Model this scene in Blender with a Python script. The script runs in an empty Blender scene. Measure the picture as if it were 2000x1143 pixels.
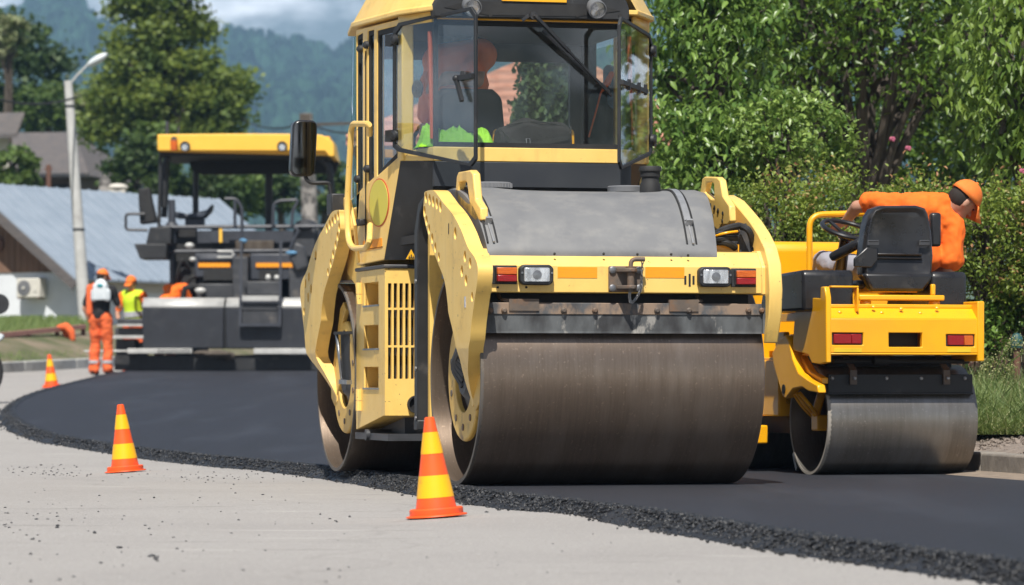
import bpy, bmesh, math, random
import numpy as np
from mathutils import Vector, Matrix, Quaternion, noise
R = math.radians
random.seed(7)
S = bpy.context.scene
COL = S.collection

# ---------------------------------------------------------------- camera, sky, sun, exposure
FPX, CAMZ, HORY, CXP = 7319.0, 0.6, 740.0, 1000.0     # focal length in photo pixels, eye height, horizon row, centre column
cam = bpy.data.cameras.new('camera'); camo = bpy.data.objects.new('camera', cam); COL.objects.link(camo)
camo.location = (0, 0, CAMZ); camo.rotation_euler = (R(90), 0, 0)
cam.sensor_width = 36.0; cam.lens = FPX / 2000 * 36; cam.shift_y = (HORY - 571.5) / 2000
cam.clip_start = 0.5; cam.clip_end = 20000
cam.dof.use_dof = True; cam.dof.focus_distance = 21.6; cam.dof.aperture_fstop = 4.5
S.camera = camo
SUNV = Vector((-0.045, -0.56, 0.83)).normalized()
sun = bpy.data.lights.new('sun', 'SUN'); suno = bpy.data.objects.new('sun', sun); COL.objects.link(suno)
sun.energy = 5.0; sun.angle = R(0.55); sun.color = (1.0, 0.955, 0.88)
suno.rotation_euler = SUNV.to_track_quat('Z', 'Y').to_euler()
W = bpy.data.worlds.new('World'); S.world = W; W.use_nodes = True
nt = W.node_tree; nt.nodes.clear()
def wn(t, **k):
    n = nt.nodes.new(t)
    for a, b in k.items(): setattr(n, a, b)
    return n
sky = wn('ShaderNodeTexSky', sky_type='NISHITA', sun_disc=False)
sky.sun_elevation = math.asin(SUNV.z); sky.sun_rotation = math.atan2(SUNV.x, SUNV.y)
sky.air_density = 1.0; sky.dust_density = 1.2; sky.ozone_density = 1.5
bg = wn('ShaderNodeBackground'); bg.inputs[1].default_value = 0.052
wo = wn('ShaderNodeOutputWorld')
tc = wn('ShaderNodeTexCoord'); mp = wn('ShaderNodeMapping'); mp.inputs['Scale'].default_value = (16, 16, 44); mp.inputs['Location'].default_value = (1.9, .4, .3)
nz = wn('ShaderNodeTexNoise'); nz.inputs['Scale'].default_value = 1.0; nz.inputs['Detail'].default_value = 7; nz.inputs['Roughness'].default_value = .52
cr = wn('ShaderNodeValToRGB'); cr.color_ramp.elements[0].position = .44; cr.color_ramp.elements[1].position = .62
cr.color_ramp.elements[0].color = (0, 0, 0, 1); cr.color_ramp.elements[1].color = (.92, .92, .92, 1)
cc = wn('ShaderNodeValToRGB'); cc.color_ramp.elements[0].color = (17, 19, 21.5, 1); cc.color_ramp.elements[1].color = (30, 30.3, 30.8, 1)
cc.color_ramp.elements[0].position = .42; cc.color_ramp.elements[1].position = .72
mx = wn('ShaderNodeMixRGB')
lk = nt.links.new
lk(tc.outputs['Generated'], mp.inputs[0]); lk(mp.outputs[0], nz.inputs['Vector']); lk(nz.outputs['Fac'], cr.inputs[0]); lk(nz.outputs['Fac'], cc.inputs[0])
sx = wn('ShaderNodeSeparateXYZ'); lk(tc.outputs['Generated'], sx.inputs[0]); mk = wn('ShaderNodeMapRange'); mk.inputs[1].default_value = .10; mk.inputs[2].default_value = .26; mk.inputs[3].default_value = 1; mk.inputs[4].default_value = .12; lk(sx.outputs['Z'], mk.inputs[0]); mm = wn('ShaderNodeMath', operation='MULTIPLY'); lk(cr.outputs[0], mm.inputs[0]); lk(mk.outputs[0], mm.inputs[1]); lk(mm.outputs[0], mx.inputs[0]); lk(sky.outputs[0], mx.inputs[1]); lk(cc.outputs[0], mx.inputs[2]); lk(mx.outputs[0], bg.inputs[0]); lk(bg.outputs[0], wo.inputs[0])
S.view_settings.view_transform = 'Standard'; S.view_settings.look = 'None'; S.view_settings.gamma = 1.0
S.view_settings.exposure = 0.40; S.view_settings.use_curve_mapping = False
S.cycles.max_bounces = 8; S.cycles.transparent_max_bounces = 24; S.cycles.volume_bounces = 0
S.cycles.use_denoising = True

# ---------------------------------------------------------------- helpers
def at(px, py, Y):
    """a point of the place at distance Y, measured from the survey photograph"""
    return Vector(((px - CXP) / FPX * Y, Y, CAMZ - (py - HORY) / FPX * Y))
def rise(Y):
    t = Y - 25
    if t <= 0: return 0.0
    if t < 8: return 0.021 * t * t / 16
    return 0.021 * (t - 4)

SPLIT = {'bolt', 'hinge', 'end_cap', 'spring_bracket', 'slot', 'bracket', 'screw', 'tie_hook', 'foothold', 'step_tread', 'buckle', 'door_knob', 'walkway', 'tow_arm', 'fitting', 'hanger', 'post', 'window', 'reflective_strip', 'eave_panel', 'front_pillar', 'rear_pillar', 'orange_stripe', 'opening', 'rag', 'mud_clump', 'antenna', 'leg_band', 'vest_band', 'boots', 'hose', 'band', 'control_lever', 'engine_panel', 'screed_plate', 'strap_groove', 'rail', 'hydraulic_hose', 'eyes', 'riser', 'seat_rib', 'right_cheek', 'frame_side', 'bulb', 'jaw'}
class MB:
    def __init__(s): s.v = []; s.f = []
    def add(s, vs, fs):
        o = len(s.v); s.v.extend([tuple(p) for p in vs]); s.f.extend([tuple(i + o for i in f) for f in fs]); return s
    def box(s, x0, x1, y0, y1, z0, z1):
        v = [(x, y, z) for z in (z0, z1) for y in (y0, y1) for x in (x0, x1)]
        return s.add(v, [(0, 2, 3, 1), (4, 5, 7, 6), (0, 1, 5, 4), (2, 6, 7, 3), (0, 4, 6, 2), (1, 3, 7, 5)])
    def obox(s, c, size, rot=None):
        m = MB().box(-size[0]/2, size[0]/2, -size[1]/2, size[1]/2, -size[2]/2, size[2]/2)
        M = rot.to_matrix() if hasattr(rot, 'to_matrix') else (rot or Matrix.Identity(3))
        return s.add([M @ Vector(p) + Vector(c) for p in m.v], m.f)
    def bar(s, p0, p1, w, h=None, up=(0, 0, 1)):
        p0, p1 = Vector(p0), Vector(p1); h = h or w; d = (p1 - p0).normalized(); u = Vector(up)
        if abs(d.dot(u)) > .98: u = Vector((0, 1, 0))
        a = d.cross(u).normalized() * w / 2; b = a.cross(d).normalized() * h / 2
        v = [p + i * a + j * b for p in (p0, p1) for i, j in ((-1, -1), (1, -1), (1, 1), (-1, 1))]
        return s.add(v, [(0, 1, 2, 3), (7, 6, 5, 4), (0, 4, 5, 1), (1, 5, 6, 2), (2, 6, 7, 3), (3, 7, 4, 0)])
    @staticmethod
    def ax(axis, a, p):
        return {'x': (a, p[0], p[1]), 'y': (p[0], a, p[1]), 'z': (p[0], p[1], a)}[axis]
    def prism(s, poly, a0, a1, axis='x'):
        n = len(poly)
        v = [MB.ax(axis, a0, p) for p in poly] + [MB.ax(axis, a1, p) for p in poly]
        return s.add(v, [tuple(range(n)), tuple(range(2*n-1, n-1, -1))] + [(i, (i+1) % n, n + (i+1) % n, n + i) for i in range(n)])
    def plate(s, outer, holes, a0, a1, axis='x'):
        bm = bmesh.new(); loops = [outer] + list(holes); ed = []; idx = []
        for lp in loops:
            vs = [bm.verts.new((p[0], p[1], 0)) for p in lp]; idx.append(vs)
            ed += [bm.edges.new((vs[i], vs[(i+1) % len(vs)])) for i in range(len(vs))]
        bmesh.ops.triangle_fill(bm, edges=ed, use_beauty=True, use_dissolve=False)
        bm.verts.index_update(); n = len(bm.verts)
        pts = [(v.co.x, v.co.y) for v in bm.verts]
        tr = [tuple(v.index for v in f.verts) for f in bm.faces]
        fs = list(tr) + [tuple(i + n for i in reversed(t)) for t in tr]
        for vs in idx:
            k = len(vs)
            for i in range(k):
                a, b = vs[i].index, vs[(i+1) % k].index; fs.append((a, b, b + n, a + n))
        s.add([MB.ax(axis, a0, p) for p in pts] + [MB.ax(axis, a1, p) for p in pts], fs); bm.free(); return s
    def tube(s, pts, r, n=10, closed=False, caps=True):
        P = [Vector(p) for p in pts]; k = len(P); rr = r if isinstance(r, (list, tuple)) else [r] * k
        T = []
        for i in range(k):
            a = P[(i-1) % k] if (closed or i > 0) else P[i]; b = P[(i+1) % k] if (closed or i < k-1) else P[i]
            T.append((b - a).normalized())
        u = T[0].orthogonal().normalized(); vs = []
        for i in range(k):
            if i: u = (T[i-1].rotation_difference(T[i]) @ u)
            u = (u - T[i] * u.dot(T[i])).normalized(); w = T[i].cross(u)
            vs += [P[i] + rr[i] * (math.cos(2*math.pi*j/n) * u + math.sin(2*math.pi*j/n) * w) for j in range(n)]
        fs = []
        for i in range(k if closed else k-1):
            q = (i+1) % k
            fs += [(i*n+j, i*n+(j+1) % n, q*n+(j+1) % n, q*n+j) for j in range(n)]
        if caps and not closed: fs += [tuple(range(n-1, -1, -1)), tuple((k-1)*n+j for j in range(n))]
        return s.add(vs, fs)
    def cyl(s, p0, p1, r0, r1=None, n=16): return s.tube([p0, p1], [r0, r0 if r1 is None else r1], n)
    def lathe(s, prof, o=(0, 0, 0), d=(0, 0, 1), n=24, closed=True):
        o = Vector(o); d = Vector(d).normalized(); u = d.orthogonal().normalized(); w = d.cross(u); vs = []; k = len(prof)
        for r, h in prof: vs += [o + d*h + max(r, 1e-4) * (math.cos(2*math.pi*j/n)*u + math.sin(2*math.pi*j/n)*w) for j in range(n)]
        fs = [(i*n+j, i*n+(j+1) % n, (i+1)*n+(j+1) % n, (i+1)*n+j) for i in range(k-1) for j in range(n)]
        if closed: fs += [tuple(range(n-1, -1, -1)), tuple((k-1)*n+j for j in range(n))]
        return s.add(vs, fs)
    def ring(s, prof, o, d, n=32):      # closed profile spun round an axis
        o = Vector(o); d = Vector(d).normalized(); u = d.orthogonal().normalized(); w = d.cross(u); vs = []; k = len(prof)
        for r, h in prof: vs += [o + d*h + r * (math.cos(2*math.pi*j/n)*u + math.sin(2*math.pi*j/n)*w) for j in range(n)]
        return s.add(vs, [(i*n+j, i*n+(j+1) % n, ((i+1) % k)*n+(j+1) % n, ((i+1) % k)*n+j) for i in range(k) for j in range(n)])
    def ell(s, c, r, rot=None, nu=16, nv=10):
        c = Vector(c); M = rot.to_matrix() if hasattr(rot, 'to_matrix') else (rot or Matrix.Identity(3)); vs = []
        for i in range(nv+1):
            t = math.pi * i / nv; q = max(math.sin(t), 1e-3)
            vs += [c + M @ Vector((r[0]*q*math.cos(2*math.pi*j/nu), r[1]*q*math.sin(2*math.pi*j/nu), r[2]*math.cos(t))) for j in range(nu)]
        return s.add(vs, [(i*nu+j, i*nu+(j+1) % nu, (i+1)*nu+(j+1) % nu, (i+1)*nu+j) for i in range(nv) for j in range(nu)] + [tuple(range(nu-1, -1, -1)), tuple(nv*nu+j for j in range(nu))])
    def cap(s, p0, p1, r0, r1=None, n=12):      # tapered capsule
        p0, p1 = Vector(p0), Vector(p1); r1 = r0 if r1 is None else r1; d = p1 - p0; L = max(d.length, 1e-5); pr = []
        for i in range(5): t = math.pi/2*(1-i/4); pr.append((r0*math.cos(t), -r0*math.sin(t)))
        for i in range(5): t = math.pi/2*i/4; pr.append((r1*math.cos(t), L + r1*math.sin(t)))
        return s.lathe(pr, p0, d if d.length > 1e-5 else (0, 0, 1), n)
    def chain(s, pts, rs):
        for i in range(len(pts)-1): s.cap(pts[i], pts[i+1], rs[i], rs[i+1])
        return s
    def frame(s, outer, inner, a0, a1, axis='x'):       # closed band between two loops of the same length
        n = len(outer); s.add([MB.ax(axis, a, p) for a in (a0, a1) for lp in (outer, inner) for p in lp], [])
        o = len(s.v) - 4*n; O0, I0, O1, I1 = o, o+n, o+2*n, o+3*n
        for i in range(n):
            j = (i+1) % n; s.f += [(O0+i, O0+j, I0+j, I0+i), (O1+j, O1+i, I1+i, I1+j), (O0+j, O0+i, O1+i, O1+j), (I0+i, I0+j, I1+j, I1+i)]
        return s
    def pieces(s):       # faces grouped into pieces that touch or nearly touch
        par = list(range(len(s.v)))
        def fd(a):
            while par[a] != a: par[a] = par[par[a]]; a = par[a]
            return a
        for f in s.f:
            for q in f[1:]: par[fd(f[0])] = fd(q)
        g = {}
        for f in s.f: g.setdefault(fd(f[0]), []).append(f)
        P = []
        for fs in g.values():
            vs = np.array([s.v[i] for i in sorted({i for f in fs for i in f})]); P.append([fs, vs.min(0)-.004, vs.max(0)+.004])
        done = False
        while not done:
            done = True
            for i in range(len(P)):
                for j in range(i+1, len(P)):
                    if (P[i][1] <= P[j][2]).all() and (P[j][1] <= P[i][2]).all():
                        P[i] = [P[i][0]+P[j][0], np.minimum(P[i][1], P[j][1]), np.maximum(P[i][2], P[j][2])]; del P[j]; done = False; break
                if not done: break
        out = []
        for fs, _, _ in P:
            ids = sorted({i for f in fs for i in f}); mp = {a: k for k, a in enumerate(ids)}; m = MB(); m.v = [s.v[i] for i in ids]; m.f = [tuple(mp[i] for i in f) for f in fs]; out.append(m)
        return out
    def quad(s, a, b, c, d): return s.add([a, b, c, d], [(0, 1, 2, 3)])
    def grid(s, fn, nu, nv):
        vs = [fn(i/nu, j/nv) for j in range(nv+1) for i in range(nu+1)]; k = nu+1
        return s.add(vs, [(j*k+i, j*k+i+1, (j+1)*k+i+1, (j+1)*k+i) for j in range(nv) for i in range(nu)])
    def build(s, name, mat, parent=None, bevel=0.0, smooth=True, remesh=None, ang=35, sm=0, normals=True, solid=0, disp=0):
        if name in SPLIT and not remesh:
            ps = s.pieces()
            if len(ps) > 1: return [p.build(name, mat, parent, bevel, smooth, None, ang, sm, normals, solid) for p in ps][0]
        me = bpy.data.meshes.new(name); me.from_pydata([tuple(p) for p in s.v], [], s.f)
        if normals and s.f:
            bm = bmesh.new(); bm.from_mesh(me); bmesh.ops.recalc_face_normals(bm, faces=bm.faces); bm.to_mesh(me); bm.free()
        o = bpy.data.objects.new(name, me); COL.objects.link(o)
        me.materials.append(mat)
        if smooth:
            me.polygons.foreach_set('use_smooth', [True]*len(me.polygons))
            if not remesh: me.set_sharp_from_angle(angle=R(ang))
        if solid: m = o.modifiers.new('solid', 'SOLIDIFY'); m.thickness = solid; m.offset = 0
        if remesh:
            m = o.modifiers.new('remesh', 'REMESH'); m.mode = 'VOXEL'; m.voxel_size = remesh; m.use_smooth_shade = True
            m = o.modifiers.new('smooth', 'SMOOTH'); m.factor = .5; m.iterations = sm or 6
        if remesh and disp:
            tx = bpy.data.textures.get('folds')
            if not tx: tx = bpy.data.textures.new('folds', 'CLOUDS'); tx.noise_scale = .13; tx.noise_depth = 2
            m = o.modifiers.new('folds', 'DISPLACE'); m.texture = tx; m.strength = disp; m.mid_level = .5
        if bevel: m = o.modifiers.new('bevel', 'BEVEL'); m.width = bevel; m.segments = 2; m.limit_method = 'ANGLE'; m.angle_limit = R(40); m.harden_normals = False
        if parent: o.parent = parent
        return o

def tag(o, label=None, cat=None, group=None, kind=None):
    if label: o['label'] = label
    if cat: o['category'] = cat
    if group: o['group'] = group
    if kind: o['kind'] = kind
    return o
def empty(name, loc=(0, 0, 0), rz=0, label=None, cat=None, group=None):
    o = bpy.data.objects.new(name, None); COL.objects.link(o); o.location = loc; o.rotation_euler = (0, 0, rz); o.empty_display_size = .2
    return tag(o, label, cat, group)
def copy_tree(o, parent=None):
    c = o.copy(); COL.objects.link(c)
    if parent: c.parent = parent
    for ch in list(o.children): copy_tree(ch, c)
    return c
def circ(cx, cy, r, n=16, ry=None, ph=0): return [(cx + r*math.cos(2*math.pi*i/n+ph), cy + (ry or r)*math.sin(2*math.pi*i/n+ph)) for i in range(n)]
def smoothpath(pts, n=6):
    P = [Vector(p) for p in pts]; out = []
    for i in range(len(P)-1):
        a, b, c, d = P[max(i-1, 0)], P[i], P[i+1], P[min(i+2, len(P)-1)]
        for k in range(n):
            t = k/n; out.append(.5*((2*b) + (c-a)*t + (2*a-5*b+4*c-d)*t*t + (3*b-a-3*c+d)*t**3))
    return out + [P[-1]]
def fillet(pts, r=.05, n=5):
    P = [Vector(p) for p in pts]; out = [P[0]]
    for i in range(1, len(P)-1):
        a, b, c = P[i-1], P[i], P[i+1]; k = min(r, (a-b).length*.49, (c-b).length*.49)
        p, q = b + (a-b).normalized()*k, b + (c-b).normalized()*k
        out += [(1-t)**2*p + 2*t*(1-t)*b + t*t*q for t in [j/n for j in range(n+1)]]
    return out + [P[-1]]

# ---------------------------------------------------------------- materials
def mat(name): m = bpy.data.materials.new(name); m.use_nodes = True; return m, m.node_tree, m.node_tree.nodes['Principled BSDF']
def nn(t, kind, **k):
    n = t.nodes.new(kind)
    for a, b in k.items(): setattr(n, a, b)
    return n
def noise_fac(t, scale, detail=5, stretch=None, lo=.4, hi=.6, rough=.55, coord='Object'):
    c = nn(t, 'ShaderNodeTexCoord'); src = c.outputs[coord]
    if stretch: mp = nn(t, 'ShaderNodeMapping'); mp.inputs['Scale'].default_value = stretch; t.links.new(src, mp.inputs[0]); src = mp.outputs[0]
    z = nn(t, 'ShaderNodeTexNoise'); z.inputs['Scale'].default_value = scale; z.inputs['Detail'].default_value = detail; z.inputs['Roughness'].default_value = rough
    t.links.new(src, z.inputs['Vector'])
    r = nn(t, 'ShaderNodeMapRange'); r.inputs[1].default_value = lo; r.inputs[2].default_value = hi; t.links.new(z.outputs['Fac'], r.inputs[0])
    return r.outputs[0], z.outputs['Fac']
def mixc(t, f, a, b):
    m = nn(t, 'ShaderNodeMixRGB')
    if hasattr(f, 'is_linked') or hasattr(f, 'node'): t.links.new(f, m.inputs[0])
    else: m.inputs[0].default_value = f
    for i, x in ((1, a), (2, b)):
        if hasattr(x, 'node'): t.links.new(x, m.inputs[i])
        else: m.inputs[i].default_value = (*x, 1)
    return m.outputs[0]
def bumpn(t, b, h, strength=.3, dist=.01):
    n = nn(t, 'ShaderNodeBump'); n.inputs['Strength'].default_value = strength; n.inputs['Distance'].default_value = dist
    t.links.new(h, n.inputs['Height']); t.links.new(n.outputs[0], b.inputs['Normal'])
def surf(name, c1, c2=None, scale=6, rough=.6, metal=0, bump=0, bdist=.01, lo=.35, hi=.65, stretch=None, c3=None, s3=1.5, lo3=.55, hi3=.7, coat=0, spec=.5, bscale=None, detail=6):
    m, t, b = mat(name); b.inputs['Roughness'].default_value = rough; b.inputs['Metallic'].default_value = metal
    b.inputs['Coat Weight'].default_value = coat; b.inputs['Specular IOR Level'].default_value = spec
    f, raw = noise_fac(t, scale, detail, stretch, lo, hi)
    c = mixc(t, f, c1, c2 or tuple(x*.85 for x in c1))
    if c3: f3, _ = noise_fac(t, s3, 8, stretch, lo3, hi3, .65); c = mixc(t, f3, c, c3)
    t.links.new(c, b.inputs['Base Color'])
    rr = nn(t, 'ShaderNodeMapRange'); rr.inputs[3].default_value = rough-.08; rr.inputs[4].default_value = min(1, rough+.1); t.links.new(raw, rr.inputs[0]); t.links.new(rr.outputs[0], b.inputs['Roughness'])
    if bump:
        h = raw
        if bscale: _, h = noise_fac(t, bscale, 4)
        bumpn(t, b, h, bump, bdist)
    return m
M = {}
M['pale_yellow'] = surf('pale_yellow_paint', (.83, .555, .155), (.79, .51, .13), 5, .42, coat=.15, c3=(.42, .30, .13), s3=5.0, lo3=.60, hi3=.82, bump=.07, bdist=.002, bscale=40)
M['pale_yellow_worn'] = surf('worn_yellow_paint', (.70, .45, .10), (.58, .36, .09), 5, .5, c3=(.16, .09, .045), s3=3.2, lo3=.57, hi3=.68, bump=.08, bdist=.003, bscale=30)
M['yellow'] = surf('orange_yellow_paint', (.84, .40, .003), (.78, .36, .004), 4, .36, coat=.25, c3=(.42, .20, .02), s3=3.5, lo3=.68, hi3=.82, bump=.04, bdist=.002, bscale=35)
M['canopy_yellow'] = surf('canopy_yellow_paint', (.86, .50, .06), (.82, .46, .05), 2, .5)
M['black'] = surf('black_plastic', (.013, .014, .016), (.022, .023, .025), 8, .55, bump=.05, bdist=.002, c3=(.09, .085, .08), s3=4, lo3=.6, hi3=.8)
M['black_gloss'] = surf('black_glossy_plastic', (.012, .012, .014), (.02, .02, .022), 9, .28, c3=(.07, .065, .06), s3=6, lo3=.58, hi3=.8)
M['rubber'] = surf('black_rubber', (.009, .009, .010), (.018, .018, .018), 12, .7)
M['darkgrey'] = surf('dark_grey_metal', (.030, .032, .037), (.05, .052, .058), 6, .5, c3=(.14, .12, .10), s3=3, lo3=.58, hi3=.75)
M['blackpanel'] = surf('black_cab_panel', (.022, .025, .031), (.03, .033, .038), 4, .45)
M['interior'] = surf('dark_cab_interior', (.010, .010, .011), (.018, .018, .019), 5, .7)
M['tank'] = surf('dusty_grey_plastic', (.138, .141, .148), (.172, .174, .176), 4, .6, c3=(.235, .23, .218), s3=7, lo3=.48, hi3=.90, bump=.06, bdist=.003, bscale=60, spec=.4)
M['capgrey'] = surf('grey_cap_plastic', (.13, .135, .145), (.17, .17, .175), 8, .5)
M['steel'] = surf('worn_steel', (.34, .35, .36), (.22, .22, .23), 14, .35, metal=.8)
M['strap'] = surf('stainless_strap', (.48, .48, .48), (.38, .38, .38), 14, .38, metal=.6)
M['rustgrey'] = surf('rusty_dark_iron', (.10, .085, .075), (.16, .12, .09), 14, .65, metal=.3, c3=(.20, .11, .06), s3=9, lo3=.5, hi3=.66)
M['scraper'] = surf('dirty_scraper_bar', (.10, .104, .108), (.055, .055, .058), 9, .7, c3=(.24, .17, .12), s3=6, lo3=.44, hi3=.56, stretch=(1, 1, .6))
M['scraper_rubber'] = surf('stained_scraper_blade', (.13, .138, .142), (.04, .04, .042), 7, .65, c3=(.32, .305, .28), s3=5.5, lo3=.58, hi3=.63, stretch=(1.2, 1, .55))
M['glassamber'] = surf('amber_lens', (.60, .13, .01), (.42, .07, .008), 40, .25, stretch=(1, 1, 6)); M['glassred'] = surf('red_lens', (.30, .006, .008), (.20, .004, .006), 40, .25, stretch=(1, 1, 6))
M['headglass'] = surf('headlight_reflector', (.75, .76, .78), (.40, .41, .43), 28, .12, metal=.75, stretch=(1, 1, .3), bump=.5, bdist=.01)
M['orange_tape'] = surf('orange_reflective_tape', (.86, .32, .005), (.80, .29, .01), 40, .5, stretch=(.5, 1, 5))
M['mirror'] = surf('mirror_glass', (.10, .10, .11), (.12, .12, .12), 3, .04, metal=1.0)
M['skin'] = surf('skin', (.46, .25, .17), (.40, .20, .13), 12, .55)
M['orange_cloth'] = surf('orange_cotton', (.88, .165, .010), (.80, .13, .008), 7, .85, bump=.35, bdist=.02, bscale=9)
M['orange_sunlit'] = surf('sunlit_orange_panel', (.88, .42, .10), (.85, .36, .07), 5, .85)  # sunlit tone of the orange shirt back, put into the colour
M['orange_trouser'] = surf('orange_work_trousers', (.75, .14, .035), (.65, .11, .03), 9, .85, bump=.4, bdist=.02, bscale=9)
M['orange_cap'] = surf('orange_cap_cloth', (.80, .20, .03), (.72, .16, .02), 9, .8)
M['grey_trouser'] = surf('grey_trousers', (.30, .30, .34), (.24, .24, .28), 10, .85, bump=.5, bdist=.02, bscale=10)
M['black_cloth'] = surf('black_cloth', (.008, .008, .009), (.017, .016, .017), 12, .9, bump=.5, bdist=.015, bscale=14)
M['denim'] = surf('blue_denim', (.16, .24, .34), (.10, .16, .24), 18, .85, bump=.5, bdist=.015, bscale=12)
M['hivis'] = surf('lime_high_visibility_cloth', (.25, .56, .012), (.18, .45, .010), 7, .7, bump=.6, bdist=.03, bscale=12)
M['hivis_vest'] = surf('yellow_green_vest', (.55, .75, .02), (.48, .66, .02), 9, .75)
M['white_cloth'] = surf('white_plastic', (.62, .66, .68), (.5, .55, .58), 6, .6)
M['teal'] = surf('teal_print', (.02, .25, .28), (.02, .2, .24), 6, .6)
M['silver_tape'] = surf('silver_reflective_tape', (.45, .46, .48), (.36, .37, .40), 20, .4)
M['hair'] = surf('dark_hair', (.012, .008, .006), (.022, .014, .010), 30, .85, stretch=(1, 1, .2))
M['cone_orange'] = surf('orange_cone_plastic', (.90, .105, .012), (.82, .085, .010), 6, .45, c3=(.40, .07, .03), s3=11, lo3=.56, hi3=.74)
M['cone_yellow'] = surf('yellow_cone_band', (.90, .47, .004), (.86, .42, .005), 6, .42, c3=(.48, .22, .03), s3=11, lo3=.57, hi3=.76)
M['sticker'] = surf('yellow_green_disc', (.60, .52, .075), (.59, .51, .07), 3, .5); M['red_line'] = surf('red_ring', (.55, .06, .02), None, 5, .5)
M['warn_yellow'] = surf('warning_yellow', (.80, .42, .01), None, 5, .5); M['white_label'] = surf('white_label', (.6, .6, .6), (.35, .35, .4), 60, .5)
M['concrete'] = surf('pale_concrete', (.50, .50, .485), (.43, .43, .415), 5, .85, bump=.2, bdist=.02, c3=(.30, .29, .28), s3=2)
M['kerb'] = surf('grey_kerb_stone', (.24, .215, .185), (.17, .15, .13), 7, .9, bump=.6, bdist=.02, c3=(.17, .15, .13), s3=3, lo3=.52, hi3=.7)
M['soil'] = surf('dry_grey_soil', (.23, .19, .16), (.17, .14, .12), 12, .95, bump=1, bdist=.04, detail=10)
M['sand'] = surf('sandy_gutter', (.24, .19, .145), (.17, .135, .105), 14, .95, bump=.5, bdist=.01)
M['verge'] = surf('grassy_earth', (.07, .085, .03), (.20, .16, .11), 1.2, .95, bump=1, bdist=.05)
M['ground'] = surf('meadow_ground', (.05, .09, .02), (.08, .10, .03), .3, .95)
M['bark'] = surf('brown_bark', (.055, .042, .032), (.09, .075, .06), 14, .9, stretch=(1, 1, .25), bump=.8, bdist=.02)
M['rust'] = surf('rusty_iron', (.10, .05, .035), (.15, .07, .045), 14, .8)
M['white_wall'] = surf('whitewashed_wall', (.66, .69, .72), (.58, .61, .64), 2, .9, bump=.2, bdist=.02)
M['brown_wood'] = surf('brown_boards', (.20, .115, .075), (.15, .09, .06), 3, .85, stretch=(6, 6, .3))
M['tin_roof'] = surf('grey_tin_roof', (.30, .35, .41), (.25, .30, .36), 2, .5, metal=.15, c3=(.20, .25, .33), s3=.8, lo3=.62, hi3=.75)
M['dark_roof'] = surf('dark_slate_roof', (.085, .08, .082), (.12, .105, .10), 3, .85, stretch=(1, 1, 5))
M['brick'] = surf('brown_house_wall', (.17, .12, .10), (.12, .09, .08), 3, .9)
M['plaster'] = surf('pale_plaster', (.55, .52, .46), (.48, .45, .40), 2, .9)
M['acwhite'] = surf('cream_metal', (.62, .60, .54), (.56, .54, .48), 3, .5)
M['teal_paint'] = surf('teal_paint', (.015, .075, .08), (.012, .055, .06), 9, .5)
M['pole_dark'] = surf('patchy_pole', (.30, .28, .26), (.08, .075, .07), 3.0, .9, lo=.45, hi=.55)
M['red_flower'] = surf('pink_petals', (.40, .10, .17), (.32, .07, .12), 9, .7)

def weathered_paint(name, c1, c2):
    m = surf(name, c1, c2, 5, .42, coat=.15, c3=(.42, .29, .12), s3=5.0, lo3=.58, hi3=.82, bump=.07, bdist=.002, bscale=40); t = m.node_tree; b = t.nodes['Principled BSDF']
    src = b.inputs['Base Color'].links[0].from_socket
    f, _ = noise_fac(t, 7, 6, (1, 1, .12), .54, .80, .6); k = nn(t, 'ShaderNodeMath', operation='MULTIPLY'); k.inputs[1].default_value = .38; t.links.new(f, k.inputs[0]); c = mixc(t, k.outputs[0], src, (.30, .19, .075))      # run-off streaks
    f, _ = noise_fac(t, 45, 3, None, .70, .73); c = mixc(t, f, c, (.10, .07, .045))                       # stone chips and bitumen specks
    f, _ = noise_fac(t, 2.2, 8, (1, 1, .5), .62, .68, .7); k = nn(t, 'ShaderNodeMath', operation='MULTIPLY'); k.inputs[1].default_value = .30; t.links.new(f, k.inputs[0]); c = mixc(t, k.outputs[0], c, (.55, .46, .30))     # dust film
    f, _ = noise_fac(t, 26, 5, (1, 1, 12), .71, .73); c = mixc(t, f, c, (.40, .27, .12))                  # scratches
    t.links.new(c, b.inputs['Base Color']); return m
def glass_mat(name, tint, refl=.9, dirt=.06):
    m, t, b = mat(name); t.nodes.remove(b); out = t.nodes['Material Output']
    tr = nn(t, 'ShaderNodeBsdfTransparent'); tr.inputs[0].default_value = (*tint, 1)
    gl = nn(t, 'ShaderNodeBsdfGlossy'); gl.inputs['Roughness'].default_value = .02; gl.inputs[0].default_value = (.9, .95, 1, 1)
    df = nn(t, 'ShaderNodeBsdfDiffuse'); df.inputs[0].default_value = (.42, .42, .40, 1)
    fr = nn(t, 'ShaderNodeFresnel'); ge = nn(t, 'ShaderNodeNewGeometry'); io = nn(t, 'ShaderNodeMapRange'); io.inputs[3].default_value = 1.45; io.inputs[4].default_value = 1/1.45; t.links.new(ge.outputs['Backfacing'], io.inputs[0]); t.links.new(io.outputs[0], fr.inputs[0])
    m1 = nn(t, 'ShaderNodeMixShader'); m2 = nn(t, 'ShaderNodeMixShader')
    f, _ = noise_fac(t, 5, 6, (1, 1, .5), .3, .8); mu = nn(t, 'ShaderNodeMath', operation='MULTIPLY'); mu.inputs[1].default_value = dirt*2; t.links.new(f, mu.inputs[0])
    t.links.new(mu.outputs[0], m1.inputs[0]); t.links.new(tr.outputs[0], m1.inputs[1]); t.links.new(df.outputs[0], m1.inputs[2])
    t.links.new(fr.outputs[0], m2.inputs[0]); t.links.new(m1.outputs[0], m2.inputs[1]); t.links.new(gl.outputs[0], m2.inputs[2]); t.links.new(m2.outputs[0], out.inputs[0])
    return m
M['glass'] = glass_mat('clear_cab_glass', (.965, .975, .97), dirt=.012)
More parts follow.
